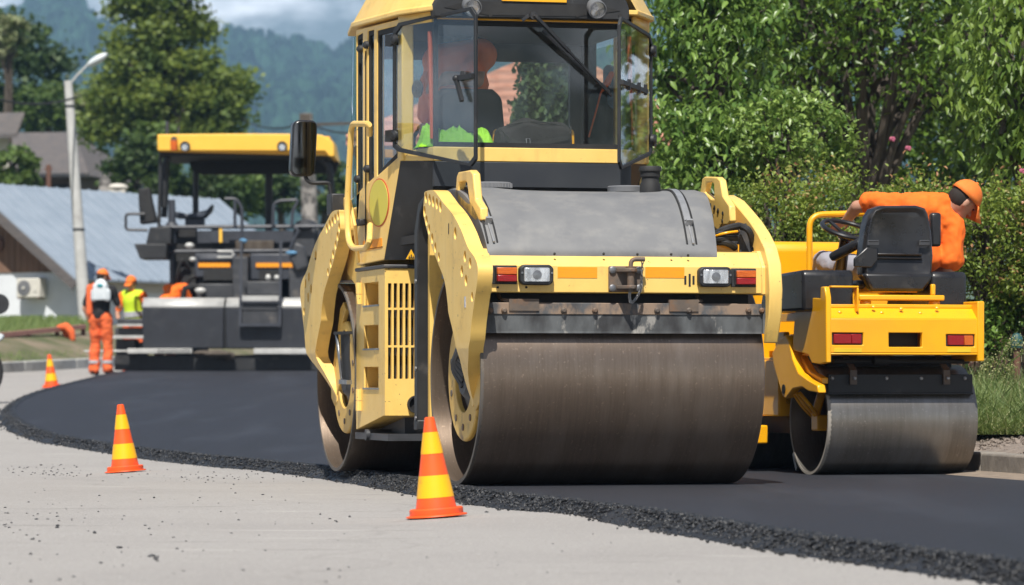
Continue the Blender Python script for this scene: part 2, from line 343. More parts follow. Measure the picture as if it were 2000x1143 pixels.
M['glass_green'] = glass_mat('tinted_cab_glass', (.72, .83, .77), dirt=.02)
M['glass_smoke'] = glass_mat('smoky_cab_glass', (.89, .92, .92), dirt=.014)

M['pale_yellow'] = weathered_paint('weathered_pale_yellow', (.83, .555, .155), (.79, .51, .13))
def drum_mat(name, c1, c2, c3):
    m, t, b = mat(name); b.inputs['Metallic'].default_value = .8; b.inputs['Anisotropic'].default_value = .4
    f, raw = noise_fac(t, 9, 8, (9, .5, .5), .35, .7, .7); c = mixc(t, f, c1, c2)
    f2, _ = noise_fac(t, 2.2, 6, (2.5, .6, .6), .5, .72); c = mixc(t, f2, c, c3)
    f3, r3 = noise_fac(t, 60, 3, None, .62, .75); c = mixc(t, f3, c, tuple(x*1.5 for x in c1))
    t.links.new(c, b.inputs['Base Color'])
    r = nn(t, 'ShaderNodeMapRange'); r.inputs[3].default_value = .26; r.inputs[4].default_value = .44; t.links.new(raw, r.inputs[0]); t.links.new(r.outputs[0], b.inputs['Roughness'])
    bumpn(t, b, raw, .12, .004); return m
M['drum'] = drum_mat('brown_polished_drum_steel', (.25, .19, .145), (.195, .148, .112), (.31, .25, .20))
M['drum_small'] = drum_mat('grey_polished_drum_steel', (.25, .23, .205), (.19, .172, .152), (.31, .295, .275))
M['drum_inside'] = surf('dusty_drum_inside', (.12, .105, .09), (.09, .08, .07), 5, .75, c3=(.22, .17, .12), s3=2.5)

def asphalt_mat():
    m, t, b = mat('fresh_asphalt'); f, raw = noise_fac(t, 55, 8, None, .42, .62, .8, 'Object')
    c = mixc(t, f, (.004, .005, .009), (.026, .029, .043))
    f7, _ = noise_fac(t, 1.0, 4, (5, .12, 1), .57, .66); c = mixc(t, f7, c, (.010, .012, .018))
    f2, _ = noise_fac(t, 1.1, 6, (1.6, .22, 1), .50, .72); c = mixc(t, f2, c, (.026, .030, .042))
    f5, _ = noise_fac(t, 38, 4, None, .5, .75); c = mixc(t, f5, c, (.007, .008, .011))
    f4, _ = noise_fac(t, 85, 2, None, .67, .72); c = mixc(t, f4, c, (.085, .085, .092))
    t.links.new(c, b.inputs['Base Color']); b.inputs['Roughness'].default_value = .62; b.inputs['Specular IOR Level'].default_value = .6
    bumpn(t, b, raw, 1.0, .010); return m
M['asphalt'] = asphalt_mat()
M['crumb'] = surf('loose_asphalt_crumbs', (.006, .007, .0085), (.022, .023, .027), 60, .45, bump=1, bdist=.01, spec=.7)
def oldroad_mat():
    m, t, b = mat('worn_grey_road'); f, raw = noise_fac(t, 90, 6, None, .3, .75, .7)
    c = mixc(t, f, (.245, .232, .220), (.37, .352, .334))
    f2, _ = noise_fac(t, .55, 7, (1, 1, 1), .45, .7); c = mixc(t, f2, c, (.275, .26, .247))
    f3, _ = noise_fac(t, 2.0, 8, (.35, 2.4, 1), .58, .70, .75); c = mixc(t, f3, c, (.175, .165, .156))
    f5, _ = noise_fac(t, 1.6, 5, (.3, 3.0, 1), .66, .70, .6); c = mixc(t, f5, c, (.40, .38, .355))
    f4, _ = noise_fac(t, 100, 3, None, .60, .70); c = mixc(t, f4, c, (.13, .122, .115)); f8, _ = noise_fac(t, 70, 3, None, .62, .70); c = mixc(t, f8, c, (.50, .475, .45))
    f6, _ = noise_fac(t, 34, 4, None, .66, .74); c = mixc(t, f6, c, (.17, .158, .148))
    vo = nn(t, 'ShaderNodeTexVoronoi', feature='DISTANCE_TO_EDGE'); vo.inputs['Scale'].default_value = .15; co = nn(t, 'ShaderNodeTexCoord'); wz = nn(t, 'ShaderNodeTexNoise'); wz.inputs['Scale'].default_value = 1.3; wz.inputs['Detail'].default_value = 6; wm = nn(t, 'ShaderNodeMixRGB', blend_type='ADD'); wm.inputs[0].default_value = .9; t.links.new(co.outputs['Object'], wz.inputs['Vector']); t.links.new(co.outputs['Object'], wm.inputs[1]); t.links.new(wz.outputs['Color'], wm.inputs[2]); t.links.new(wm.outputs[0], vo.inputs['Vector']); vr = nn(t, 'ShaderNodeMapRange'); vr.inputs[1].default_value = .0; vr.inputs[2].default_value = .004; vr.inputs[3].default_value = .22; vr.inputs[4].default_value = 0; t.links.new(vo.outputs['Distance'], vr.inputs[0]); c = mixc(t, vr.outputs[0], c, (.13, .12, .11))
    t.links.new(c, b.inputs['Base Color']); b.inputs['Roughness'].default_value = .9; bumpn(t, b, raw, .55, .006)
    return m
M['oldroad'] = oldroad_mat()

def leaf_mat(name, ca, cb, cc=None, trans=.35, rough=.45):
    m, t, b = mat(name); out = t.nodes['Material Output']
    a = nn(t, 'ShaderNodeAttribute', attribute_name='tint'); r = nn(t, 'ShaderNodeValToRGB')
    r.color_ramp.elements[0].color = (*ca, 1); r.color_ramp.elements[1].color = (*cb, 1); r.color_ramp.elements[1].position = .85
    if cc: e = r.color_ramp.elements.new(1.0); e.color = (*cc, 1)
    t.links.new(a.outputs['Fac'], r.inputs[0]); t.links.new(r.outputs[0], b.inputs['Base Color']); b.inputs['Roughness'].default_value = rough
    tl = nn(t, 'ShaderNodeBsdfTranslucent'); hs = nn(t, 'ShaderNodeHueSaturation'); hs.inputs['Value'].default_value = 1.5; hs.inputs['Hue'].default_value = .485
    t.links.new(r.outputs[0], hs.inputs['Color']); t.links.new(hs.outputs[0], tl.inputs[0])
    mx = nn(t, 'ShaderNodeMixShader'); mx.inputs[0].default_value = trans; t.links.new(b.outputs[0], mx.inputs[1]); t.links.new(tl.outputs[0], mx.inputs[2]); t.links.new(mx.outputs[0], out.inputs[0])
    return m
M['leaf_cherry'] = leaf_mat('cherry_leaves', (.048, .11, .018), (.19, .30, .06), trans=.27, rough=.36)
M['leaf_dark'] = leaf_mat('dark_leaves', (.024, .06, .008), (.15, .25, .032), trans=.27, rough=.38)
M['leaf_walnut'] = leaf_mat('walnut_leaves', (.08, .145, .022), (.22, .32, .06))
M['leaf_hedge'] = leaf_mat('hedge_leaves', (.09, .15, .022), (.25, .32, .055), (.46, .24, .12))
M['leaf_bush'] = leaf_mat('bush_leaves', (.07, .14, .022), (.27, .38, .09), trans=.27, rough=.36)
M['leaf_big'] = leaf_mat('olive_leaves', (.075, .125, .024), (.20, .26, .05), trans=.4, rough=.6)
M['leaf_far'] = leaf_mat('far_green_leaves', (.045, .09, .02), (.13, .20, .045), trans=.35, rough=.6)
M['leaf_fardark'] = leaf_mat('far_dark_leaves', (.028, .058, .018), (.075, .125, .032), trans=.35, rough=.6)
M['leaf_pale'] = leaf_mat('pale_blossom_leaves', (.10, .14, .045), (.28, .30, .16), trans=.25, rough=.7)
M['leaf_thuja'] = leaf_mat('thuja_leaves', (.012, .032, .010), (.060, .100, .022), trans=.15, rough=.7)
M['grassblade'] = leaf_mat('grass_blades', (.08, .14, .03), (.21, .27, .08), (.42, .40, .20), trans=.35, rough=.6)
M['conifer'] = leaf_mat('hillside_trees', (.007, .028, .024), (.036, .095, .060), trans=.1, rough=.9)  # part of the haze's blue is mixed into these leaf colours

# ================================================================ SETTING: ground, roads, kerbs
rng = np.random.default_rng(11)
LEFT_EDGE = [(2900, 9.0), (2000, 12.16), (1600, 14.2), (1240, 17.3), (940, 20.1), (640, 25.4), (270, 30.4), (80, 34.6), (20, 41), (60, 48), (150, 55.5), (225, 62.5), (330, 75), (430, 95)]
LEFT_PTS = [Vector((at(px, 740, Y).x, Y, 0)) for px, Y in LEFT_EDGE]
RIGHT_PTS = [Vector(p + (0,)) for p in ((6.5, 9), (5.65, 12), (4.95, 15), (4.0, 19), (3.13, 22.9), (2.3, 26.5), (1.0, 31.2), (-.3, 36), (-1.4, 42), (-2.0, 50), (-2.3, 62), (-2.6, 75), (-3.5, 95))]
def resample(pts, step):
    P = smoothpath(pts, 40); out = [P[0]]; acc = 0
    for a, b in zip(P, P[1:]):
        L = (b - a).length; d = step - acc
        while d <= L: out.append(a.lerp(b, d / L)); d += step
        acc = (acc + L) % step if L else acc
    return out
def edge_x(pts, Y):
    for a, b in zip(pts, pts[1:]):
        if a.y <= Y <= b.y: return a.x + (b.x - a.x) * (Y - a.y) / (b.y - a.y)
    return pts[0].x if Y < pts[0].y else pts[-1].x
LSM, RSM = smoothpath(LEFT_PTS, 12), smoothpath(RIGHT_PTS, 12)
CONES = [(853, 1011, 17.95, 0.475), (245, 921, 26.55, 0.475), (101, 751, 54.5, 0.475)]
CONEXY = [(at(px, 740, Y).x, Y) for px, py, Y, h in CONES]
TILT = R(4.3)
def road_z(x, y):
    z = rise(y) - .066
    for cx, cy in CONEXY:                     # the worn road dips to its gutter where the cones stand
        d2 = (x - cx)**2 + ((y - cy))**2
        z += math.tan(TILT) * (x - cx) * math.exp(-d2 / .36)
    z += .012 * noise.noise(Vector((x * .35, y * .2, 0)))
    return z
def build_ground():
    m = MB(); ys = [1, 10, 25, 45, 70, 90, 120, 160, 240, 400, 700, 1150]
    def gz(y): return (rise(y) if y < 90 else rise(90) + (y - 90) * .022) - .35
    def fn(u, v):
        i = v * (len(ys) - 1); y = ys[int(round(i))]; return ((u - .5) * (160 + y * 1.6), y, gz(y))
    m.grid(fn, 24, len(ys) - 1); tag(m.build('ground', M['ground'], normals=False), kind='structure')
    # worn grey road
    m = MB(); n = 0
    yy = np.concatenate([np.arange(4, 15, .5), np.arange(15, 30, .12), np.arange(30, 53, .6), np.arange(53, 56, .15), np.arange(56, 82, 1)])
    xs_a = np.linspace(-1, 0, 90)
    vs = []; k = len(xs_a)
    for y in yy:
        xl = -22 - y * .05; xr = edge_x(RSM, y) - .03
        for t in xs_a:
            x = xr + (xl - xr) * (abs(t) ** 1.6); vs.append((x, y, road_z(x, y)))
    fs = [(j*k+i, j*k+i+1, (j+1)*k+i+1, (j+1)*k+i) for j in range(len(yy)-1) for i in range(k-1)]
    m.add(vs, fs); tag(m.build('old_road', M['oldroad']), kind='structure')
    # fresh asphalt mat
    m = MB(); yy = np.concatenate([np.arange(9, 34, .25), np.arange(34, 95, .5)]); k = 14; vs = []
    for y in yy:
        xl, xr = edge_x(LSM, y), edge_x(RSM, y) - .28
        xl += .035 * noise.noise(Vector((y * 2.2, 3, 0)))+ .03 * noise.noise(Vector((y * 6, 7, 0)))
        for i in range(k+1): vs.append((xl + (xr - xl) * i / k, y, rise(y)))
    m.add(vs, [(j*(k+1)+i, j*(k+1)+i+1, (j+1)*(k+1)+i+1, (j+1)*(k+1)+i) for j in range(len(yy)-1) for i in range(k)])
    tag(m.build('asphalt_road', M['asphalt']), kind='structure')
    # sandy strip between asphalt and kerb
    m = MB(); vs = []
    for y in yy:
        xr = edge_x(RSM, y)
        vs += [(xr - .34, y, rise(y) - .008), (xr - .12, y, rise(y) + .012 + .01 * noise.noise(Vector((y * 3, 1, 0)))), (xr + .03, y, rise(y) + .02)]
    m.add(vs, [(j*3+i, j*3+i+1, (j+1)*3+i+1, (j+1)*3+i) for j in range(len(yy)-1) for i in range(2)])
    tag(m.build('road_gutter', M['sand']), kind='structure')
    # ragged edge of the asphalt
    P = resample([p for p in LEFT_PTS if p.y < 70], .022); m = MB(); vs = []; rows = 12; rr = random.Random(3)
    for i, p in enumerate(P):
        q = P[min(i+1, len(P)-1)] - P[max(i-1, 0)]; nrm = Vector((-q.y, q.x, 0)).normalized()
        wv = .125 + .04 * noise.noise(Vector((i * .03, 0, 0))) + .03 * noise.noise(Vector((i * .15, 5, 0)))
        for j in range(rows+1):
            t = j / rows; d = -.06 + (wv + .06) * t; z0 = rise(p.y)
            prof = (.006 if t < .3 else .006 - (.074) * ((t-.3)/.7) ** 1.1)
            jit = .008 * math.sin(math.pi * min(1, t * 1.1 + .05))
            pos = p + nrm * (d + rr.uniform(-1, 1) * .008); vs.append((pos.x, pos.y, z0 + prof + rr.uniform(-1, 1) * jit + (rr.uniform(0, .006) if 0 < j < rows else 0)))
    m.add(vs, [(i*(rows+1)+j, i*(rows+1)+j+1, (i+1)*(rows+1)+j+1, (i+1)*(rows+1)+j) for i in range(len(P)-1) for j in range(rows)])
    o = m.build('asphalt_road_edge', M['crumb'], smooth=False); tag(o, kind='structure')
    return P
EDGE = build_ground()

def pebbles(name, spots, matr, label=None):
    ico = bmesh.new(); bmesh.ops.create_icosphere(ico, subdivisions=1, radius=1); bv = np.array([v.co[:] for v in ico.verts]); bf = np.array([[v.index for v in f.verts] for f in ico.faces]); ico.free()
    V, Fs = [], []
    for n, (x, y, z, r) in enumerate(spots):
        q = bv * (1 + rng.uniform(-.28, .28, (len(bv), 1))) * r * np.array([rng.uniform(.8, 1.5), rng.uniform(.8, 1.3), rng.uniform(.55, .9)])
        a = rng.uniform(0, 6.28); c, s_ = math.cos(a), math.sin(a)
        q = np.stack([q[:, 0]*c - q[:, 1]*s_, q[:, 0]*s_ + q[:, 1]*c, q[:, 2]], 1) + np.array([x, y, z + r * .45])
        V.append(q); Fs.append(bf + n * len(bv))
    me = bpy.data.meshes.new(name); me.from_pydata(np.concatenate(V).tolist(), [], np.concatenate(Fs).tolist()); me.materials.append(matr)
    o = bpy.data.objects.new(name, me); COL.objects.link(o); return tag(o, label=label, kind='stuff')
sp = []
for i in range(19000):                       # crumbs broken off along the ragged edge
    p = EDGE[int(len(EDGE) * rng.random() ** 1.7)]
    if p.y > 40 and rng.random() < .6: continue
    k = abs(rng.normal(0, .05)); off = -.03 + rng.random() * .14 + (k if rng.random() < .25 else 0)
    t = min(1, max(0, off / .12)); zz = rise(p.y) + (.0 if t < .3 else -.066 * (t - .3) / .7)
    sp.append((p.x - off * .86, p.y - off * .45, max(zz, road_z(p.x - off, p.y)) - .002 + rng.random() * .007, rng.uniform(.004, .0115)))
pebbles('asphalt_crumbs', sp, M['crumb'], 'black crumbs of fresh asphalt along the ragged mat edge')
sp = []
def scat(n, px0, px1, py0, py1, r0, r1, cl=None):
    for i in range(n):
        px, py = rng.uniform(px0, px1), rng.uniform(py0, py1)
        if cl: px, py = rng.normal(cl[0], cl[2]), rng.normal(cl[1], cl[3])
        Y = FPX * (CAMZ + .066) / (py - HORY); p = at(px, py, Y)
        if Y < 27 and p.x > edge_x(LSM, Y) - .2: continue
        sp.append((p.x, Y, road_z(p.x, Y) - .002, rng.uniform(r0, r1) ** 1.0))
scat(90, 0, 700, 900, 1143, .003, .007); scat(80, 0, 2000, 920, 1143, .0025, .005); scat(70, 0, 0, 0, 0, .003, .009, (100, 921, 45, 5)); scat(70, 0, 0, 0, 0, .003, .008, (400, 932, 110, 6))
scat(30, 0, 0, 0, 0, .003, .008, (90, 1020, 60, 30))
for px, py, r in ((297, 1087, .017), (304, 1092, .015), (233, 1070, .013), (185, 1042, .013), (112, 1032, .012), (113, 1028, .011), (60, 1082, .012), (301, 973, .011), (460, 963, .011), (513, 966, .011), (683, 1006, .011), (950, 1005, .010), (1055, 1006, .008), (1098, 1078, .007), (1405, 1057, .008), (145, 1127, .009), (475, 1114, .009), (8, 1027, .010), (18, 1032, .010), (242, 1009, .009)):
    Y = FPX * (CAMZ + .066) / (py - HORY); p = at(px, py, Y); sp.append((p.x, Y, road_z(p.x, Y) - .003, r * .8))
pebbles('loose_gravel', sp, M['crumb'], 'dark pebbles scattered over the pale old road')

def kerbs():
    m = MB(); P = resample(RIGHT_PTS[1:], 1.0)           # right kerb: one block a metre, thin joints
    for i, (a, b) in enumerate(zip(P, P[1:])):
        if a.y > 60: break
        d = (b - a).normalized(); nrm = Vector((d.y, -d.x, 0)); a2, b2 = a + d * .006, b - d * .006; z = rise(a.y); j = random.uniform(-.006, .006)
        q = [a2 + nrm * .0, b2 + nrm * j, b2 + nrm * .2, a2 + nrm * .2]
        v = [(p.x, p.y, z - .1) for p in q] + [(p.x + (0 if i_ > 1 else nrm.x*.015), p.y, z + .135 + j) for i_, p in enumerate(q)]
        m.add(v, [(0, 1, 2, 3), (7, 6, 5, 4), (0, 4, 5, 1), (1, 5, 6, 2), (2, 6, 7, 3), (3, 7, 4, 0)])
    tag(m.build('kerb', M['kerb'], bevel=.015), kind='structure')
    m = MB(); a, b = at(-120, 740, 63), at(330, 740, 75); n = 9
    for i in range(n):
        p, q = a.lerp(b, (i+.004)/n), a.lerp(b, (i+.996)/n)
        z0, z1 = rise(p.y) + .02, rise(q.y) + .02
        m.add([(p.x, p.y, z0-.3), (q.x, q.y, z1-.3), (q.x-.1, q.y+.3, z1-.3), (p.x-.1, p.y+.3, z0-.3), (p.x, p.y, z0+.10), (q.x, q.y, z1+.10), (q.x-.1, q.y+.3, z1+.10), (p.x-.1, p.y+.3, z0+.10)],
              [(0, 1, 2, 3), (7, 6, 5, 4), (0, 4, 5, 1), (1, 5, 6, 2), (2, 6, 7, 3), (3, 7, 4, 0)])
    tag(m.build('far_kerb', M['concrete'], bevel=.02), kind='structure')
    # soil strip and rising bank behind the right kerb
    m = MB(); P = resample(RIGHT_PTS[1:], .25); vs = []; prof = ((.17, .115), (.35, .15), (.6, .185), (.9, .215), (1.1, .22)); k = len(prof)
    for a, b in zip(P, P[1:]):
        d = (b-a).normalized(); nrm = Vector((d.y, -d.x, 0))
        for o, h in prof:
            q = a + nrm * o; vs.append((q.x, q.y, rise(a.y) + h + .03 * noise.noise(Vector((q.x*2, q.y*2, 0)))))
    m.add(vs, [(j*k+i, j*k+i+1, (j+1)*k+i+1, (j+1)*k+i) for j in range(len(P)-2) for i in range(k-1)])
    tag(m.build('soil_ground', M['soil'], ang=180), kind='structure')
    m = MB(); vs = []; prof = ((.95, .20), (1.4, .262), (2.2, .305), (4, .352), (9, .42), (30, .62), (90, .7)); k = len(prof); P = resample(RIGHT_PTS[1:], .5)
    for a, b in zip(P, P[1:]):
        d = (b-a).normalized(); nrm = Vector((d.y, -d.x, 0))
        for o, h in prof: q = a + nrm * o; vs.append((q.x, q.y, rise(a.y) + h + .03 * noise.noise(Vector((q.x*2, q.y*2, 0)))))
    m.add(vs, [(j*k+i, j*k+i+1, (j+1)*k+i+1, (j+1)*k+i) for j in range(len(P)-2) for i in range(k-1)])
    tag(m.build('garden_ground', M['verge'], ang=180), kind='structure')
    m = MB(); vs = []; n = 30; prof = ((.28, .08), (.6, .14), (1.5, .35), (3, .62), (6, .8), (12, .95), (40, 1.2)); k = len(prof)    # left verge
    for i in range(n+1):
        p = at(-400, 740, 59).lerp(at(700, 740, 86), (i/n)*1.9 - .9)
        for o, h in prof: vs.append((p.x - o*.25, p.y + o, rise(p.y) + h + .05*noise.noise(Vector((p.x*2, p.y+o, 0)))))
    m.add(vs, [(j*k+i, j*k+i+1, (j+1)*k+i+1, (j+1)*k+i) for j in range(n) for i in range(k-1)])
    tag(m.build('verge_ground', M['verge']), kind='structure')
kerbs()
sp = []
for i in range(2600):          # dry clods lying on the soil strip behind the kerb
    y = rng.uniform(21.5, 28.5); o = .2 + .9*rng.random(); x = edge_x(RSM, y) + o*.95; yy_ = y + o*.27
    sp.append((x, yy_, rise(y) + np.interp(o, (.17, .35, .6, .9, 1.1), (.115, .15, .185, .215, .22)) - .004, rng.uniform(.006, .022)*(.6 + .4*rng.random())))
pebbles('soil_clods', sp, M['soil'], 'dry grey clods of soil lying behind the kerb')

# ---------------------------------------------------------------- vegetation builders
def np_mesh(name, V, F, matr, tint=None, parent=None, smooth=False):
    me = bpy.data.meshes.new(name); V = np.asarray(V, np.float32); F = np.asarray(F, np.int32)
    me.vertices.add(len(V)); me.vertices.foreach_set('co', V.ravel()); k = F.shape[1]
    me.loops.add(F.size); me.loops.foreach_set('vertex_index', F.ravel()); me.polygons.add(len(F)); me.polygons.foreach_set('loop_start', np.arange(0, F.size, k, dtype=np.int32))
    if tint is not None: a = me.attributes.new('tint', 'FLOAT', 'POINT'); a.data.foreach_set('value', np.asarray(tint, np.float32))
    me.update(calc_edges=True); me.validate(); me.materials.append(matr)
    if smooth: me.polygons.foreach_set('use_smooth', [True]*len(me.polygons))
    o = bpy.data.objects.new(name, me); COL.objects.link(o)
    if parent: o.parent = parent
    return o
def unit(n): v = rng.normal(size=(n, 3)); return v / np.linalg.norm(v, axis=1, keepdims=True)
def leaves(name, C, L, Wd, matr, parent, droop=.5, fold=.25, tint=None, spread=1.0, tvar=.35):
    n = len(C); d = unit(n) * spread; d[:, 2] -= droop; d /= np.linalg.norm(d, axis=1, keepdims=True)
    up = unit(n) * .7; up[:, 2] += .9; s = np.cross(d, up); s /= np.linalg.norm(s, axis=1, keepdims=True) + 1e-9; nn_ = np.cross(s, d)
    l = L * rng.uniform(.65, 1.25, (n, 1)); w = Wd * rng.uniform(.7, 1.2, (n, 1)); f = fold * w
    b, e = C, C + d*l - nn_*l*.12
    p1, p2 = C + d*l*.33 + s*w*.5 + nn_*f, C + d*l*.33 - s*w*.5 + nn_*f
    p3, p4 = C + d*l*.70 + s*w*.36 + nn_*f*.6, C + d*l*.70 - s*w*.36 + nn_*f*.6
    m1 = C + d*l*.5
    V = np.stack([b, p1, p3, e, p4, p2, m1], 1).reshape(-1, 3)
    base = np.array([[0, 1, 6], [1, 2, 6], [2, 3, 6], [3, 4, 6], [4, 5, 6], [5, 0, 6]]); F = (np.arange(n)[:, None, None]*7 + base[None]).reshape(-1, 3)
    t = np.clip((rng.random(n) if tint is None else tint + rng.normal(0, tvar, n)), 0, 1)
    return np_mesh(name, V, F, matr, np.repeat(t, 7), parent)
def tufts(name, C, s, matr, parent, tint=None, flat=.6, tvar=.25):     # ragged little sprays of foliage for trees far away
    n = len(C); a = unit(n); b = unit(n); b -= a * (a*b).sum(1, keepdims=True); b /= np.linalg.norm(b, axis=1, keepdims=True); a[:, 2] *= flat
    q = s * rng.uniform(.5, 1.3, (n, 1)); V = []
    for k in range(5): ang = 2*math.pi*k/5; rr = q * rng.uniform(.45, 1.1, (n, 1)); V.append(C + a*rr*math.cos(ang) + b*rr*math.sin(ang))
    V = np.stack(V, 1).reshape(-1, 3); F = (np.arange(n)[:, None, None]*5 + np.array([[0, 1, 2], [0, 2, 3], [0, 3, 4]])[None]).reshape(-1, 3)
    t = np.clip((rng.random(n) if tint is None else tint + rng.normal(0, tvar, n)), 0, 1)
    return np_mesh(name, V, F, matr, np.repeat(t, 5), parent)
def clumps(c, r, nc, shell=.55, low=-.9):
    u = unit(nc * 3); u = u[u[:, 2] > low][:nc]; k = shell + (1 - shell) * rng.random((len(u), 1)) ** .7
    return np.array(c) + u * k * np.array(r)
def trunk_mesh(base, top, r, targets, name, parent, n_l=10, rl=.25):
    m = MB(); b, t = Vector(base), Vector(top); mid = b.lerp(t, .5) + Vector((random.uniform(-.1, .1), 0, 0)) * (t-b).length * .3
    pts = smoothpath([b, b.lerp(mid, .5), mid, t], 4); m.tube(pts, [r * (1 - .75*i/len(pts)) for i in range(len(pts))], 9)
    tg = list(targets); random.shuffle(tg)
    for q in tg[:n_l]:
        q = Vector(q); s = b.lerp(t, random.uniform(.35, .95)); h = s.lerp(q, .5) + Vector((0, 0, (q-s).length*.12)); pp = smoothpath([s, h, q], 4)
        m.tube(pp, [r * rl * (1 - .8*i/len(pp)) + .004 for i in range(len(pp))], 6)
    return m.build(name, M['bark'], parent)
def tree(name, label, c, r, base, lmat, nc, per, size, group=None, far=True, cl=.33, leaf=(.11, .05), droop=.5, trunk_r=.16, cat='tree', shell=.5, low=-.9, flat=.6, nl=10, rl=.25, csq=.75, tops=True):
    root = empty(name, base, 0, label, cat, group); B = np.array(base); c = np.array(c) - B
    K = clumps(c, r, nc, shell, low); cs = cl * min(r)
    C = np.repeat(K, per, 0) + rng.normal(0, 1, (len(K)*per, 3)) * cs * .5 * np.array([1, 1, csq])
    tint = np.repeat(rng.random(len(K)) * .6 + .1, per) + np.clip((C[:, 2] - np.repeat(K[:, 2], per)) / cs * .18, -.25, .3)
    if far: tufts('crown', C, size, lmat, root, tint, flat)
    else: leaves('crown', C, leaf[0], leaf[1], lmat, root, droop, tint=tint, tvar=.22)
    trunk_mesh((0, 0, 0), tuple(c + np.array([0, 0, r[2]*.3])), trunk_r, K, 'trunk', root, nl, rl)
    return root

def vegetation():
    # --- far left: big olive-green tree, its darker neighbours and the scrub under them
    def T(name, lab, px, py, Y, rx, rz, lmat, nc, per, size, ry=None, gy=None, **k):
        c = at(px, py, Y); s = Y / FPX; r = (rx*s, (ry or rx)*s, rz*s)
        b = (c.x + random.uniform(-.3, .3), Y, c.z - rz*s*.9 - 2.0 if gy is None else at(px, gy, Y).z)
        return tree(name, lab, c, r, b, lmat, nc, per, size, **k)
    G = 'trees and bushes beyond the work site'
    root = empty('leafy_tree', at(320, 470, 118), 0, 'tall olive green tree rising behind the paving machine canopy, lobed crown against the sky', 'tree', G)
    Bz = root.location; K = []
    for px, py, rx, rz, n in ((320, 40, 70, 60, 30), (290, 110, 100, 70, 45), (345, 150, 110, 60, 45), (240, 190, 70, 60, 26), (300, 230, 130, 60, 50), (400, 190, 70, 45, 26), (455, 165, 45, 28, 12), (400, 250, 90, 50, 30), (200, 260, 50, 50, 16), (340, -60, 90, 70, 34), (440, 225, 50, 25, 10), (270, 0, 60, 50, 20), (390, 60, 25, 22, 8)):
        c = np.array(at(px, py, 118)) - np.array(Bz); s = 118 / FPX; K.append(clumps(c, (rx*s, rx*s*.8, rz*s), n, .35))
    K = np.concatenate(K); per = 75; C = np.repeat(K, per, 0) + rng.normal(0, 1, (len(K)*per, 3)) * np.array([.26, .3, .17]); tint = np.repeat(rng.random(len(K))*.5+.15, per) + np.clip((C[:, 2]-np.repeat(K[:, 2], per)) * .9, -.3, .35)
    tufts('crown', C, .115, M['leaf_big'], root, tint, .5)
    trunk_mesh((0, 0, -1), tuple(np.array(at(325, 60, 118)) - np.array(Bz)), .34, K, 'trunk', root, 40, .3)
    T('leafy_tree', 'dark green tree above the slate roofed house, mostly cut off', 20, 165, 142, 125, 130, M['leaf_fardark'], 60, 90, .17, group=G, gy=460)
    T('leafy_tree', 'smaller green tree behind the street lamp between dark and olive trees', 100, 212, 138, 75, 52, M['leaf_far'], 30, 80, .13, group=G, gy=460)
    T('flowering_bush', 'pale blossoming bush under the arm of the street lamp', 190, 225, 134, 50, 55, M['leaf_pale'], 30, 60, .15, group=G, gy=430, cat='bush')
    T('flowering_bush', 'pale green spray sticking up out of the dark green tree', 18, 75, 120, 40, 55, M['leaf_pale'], 16, 40, .12, group=G, gy=430, cat='bush')
    T('bush', 'green bush growing in front of the slate roofed house', 28, 335, 100, 50, 55, M['leaf_far'], 24, 70, .10, group=G, gy=420, cat='bush')
    for i, (px, py, rx, rz, lab) in enumerate(((262, 345, 55, 80, 'green bush between the slate roofed house and the paving machine seat'), (305, 320, 50, 80, 'green bush behind the amber beacon end of the yellow canopy'), (400, 375, 60, 55, 'dark green bush seen under the canopy beside its rear post'), (470, 370, 55, 60, 'mid green bush seen through the middle of the canopy frame'), (545, 375, 55, 50, 'bright green bush under the canopy half nearest the wing mirror'), (640, 370, 50, 60, 'green bush behind the wing mirror'))):
        T('bush', lab, px, py, 104 + 1.5*i, rx, rz, M['leaf_far'] if i % 2 else M['leaf_fardark'], 34, 75, .105, group=G, gy=480, cat='bush')
    T('bush', 'low bush by the stone gate pillar in front of the gardens', 205, 405, 98, 32, 22, M['leaf_far'], 14, 60, .09, group=G, gy=440, cat='bush')
    # --- clipped conical thuja seen through the cab
    Y = 33; root = empty('conifer_tree', at(1075, 560, Y), 0, 'dense dark conical thuja showing through the cab of the roller', 'tree', 'garden trees and shrubs on the right'); Bz = np.array(root.location); s = Y / FPX; K = []
    for i in range(260):
        h = rng.random() ** 1.3; a = rng.uniform(0, 6.28); rad = (92 * (1 - h*.72) ) * s; K.append(np.array([at(1078, 0, Y).x + rad*math.cos(a), Y + rad*math.sin(a), at(0, 470 - h*440, Y).z]))
    K = np.array(K) - Bz; per = 80; C = np.repeat(K, per, 0) + rng.normal(0, 1, (len(K)*per, 3)) * np.array([.05, .05, .09]); tufts('crown', C, .035, M['leaf_thuja'], root, np.repeat(rng.random(len(K)), per)*.7, 1.4, .2)
    trunk_mesh((0, 0, -.5), (0, 0, 2.0), .08, K, 'trunk', root, 4)
    # --- right side garden
    GR = 'garden trees and shrubs on the right'
    def N(name, lab, px, py, Y, rx, rz, lmat, nc, per, leaf, droop, gy=620, ry=1.2, **k):
        c = at(px, py, Y); s = Y / FPX
        return tree(name, lab, c, (rx*s, ry, rz*s), (c.x, Y, rise(Y) + (.22 if name != 'creeper' else .2)), lmat, nc, per, 0, group=GR, far=False, leaf=leaf, droop=droop, **k)
    N('cherry_tree', 'broad leaved cherry tree with drooping leaves beside the roller cab', 1385, 150, 32.5, 150, 260, M['leaf_cherry'], 115, 56, (.095, .044), 1.0, gy=640, trunk_r=.07, cl=.34, nl=26, rl=.35, ry=1.0)
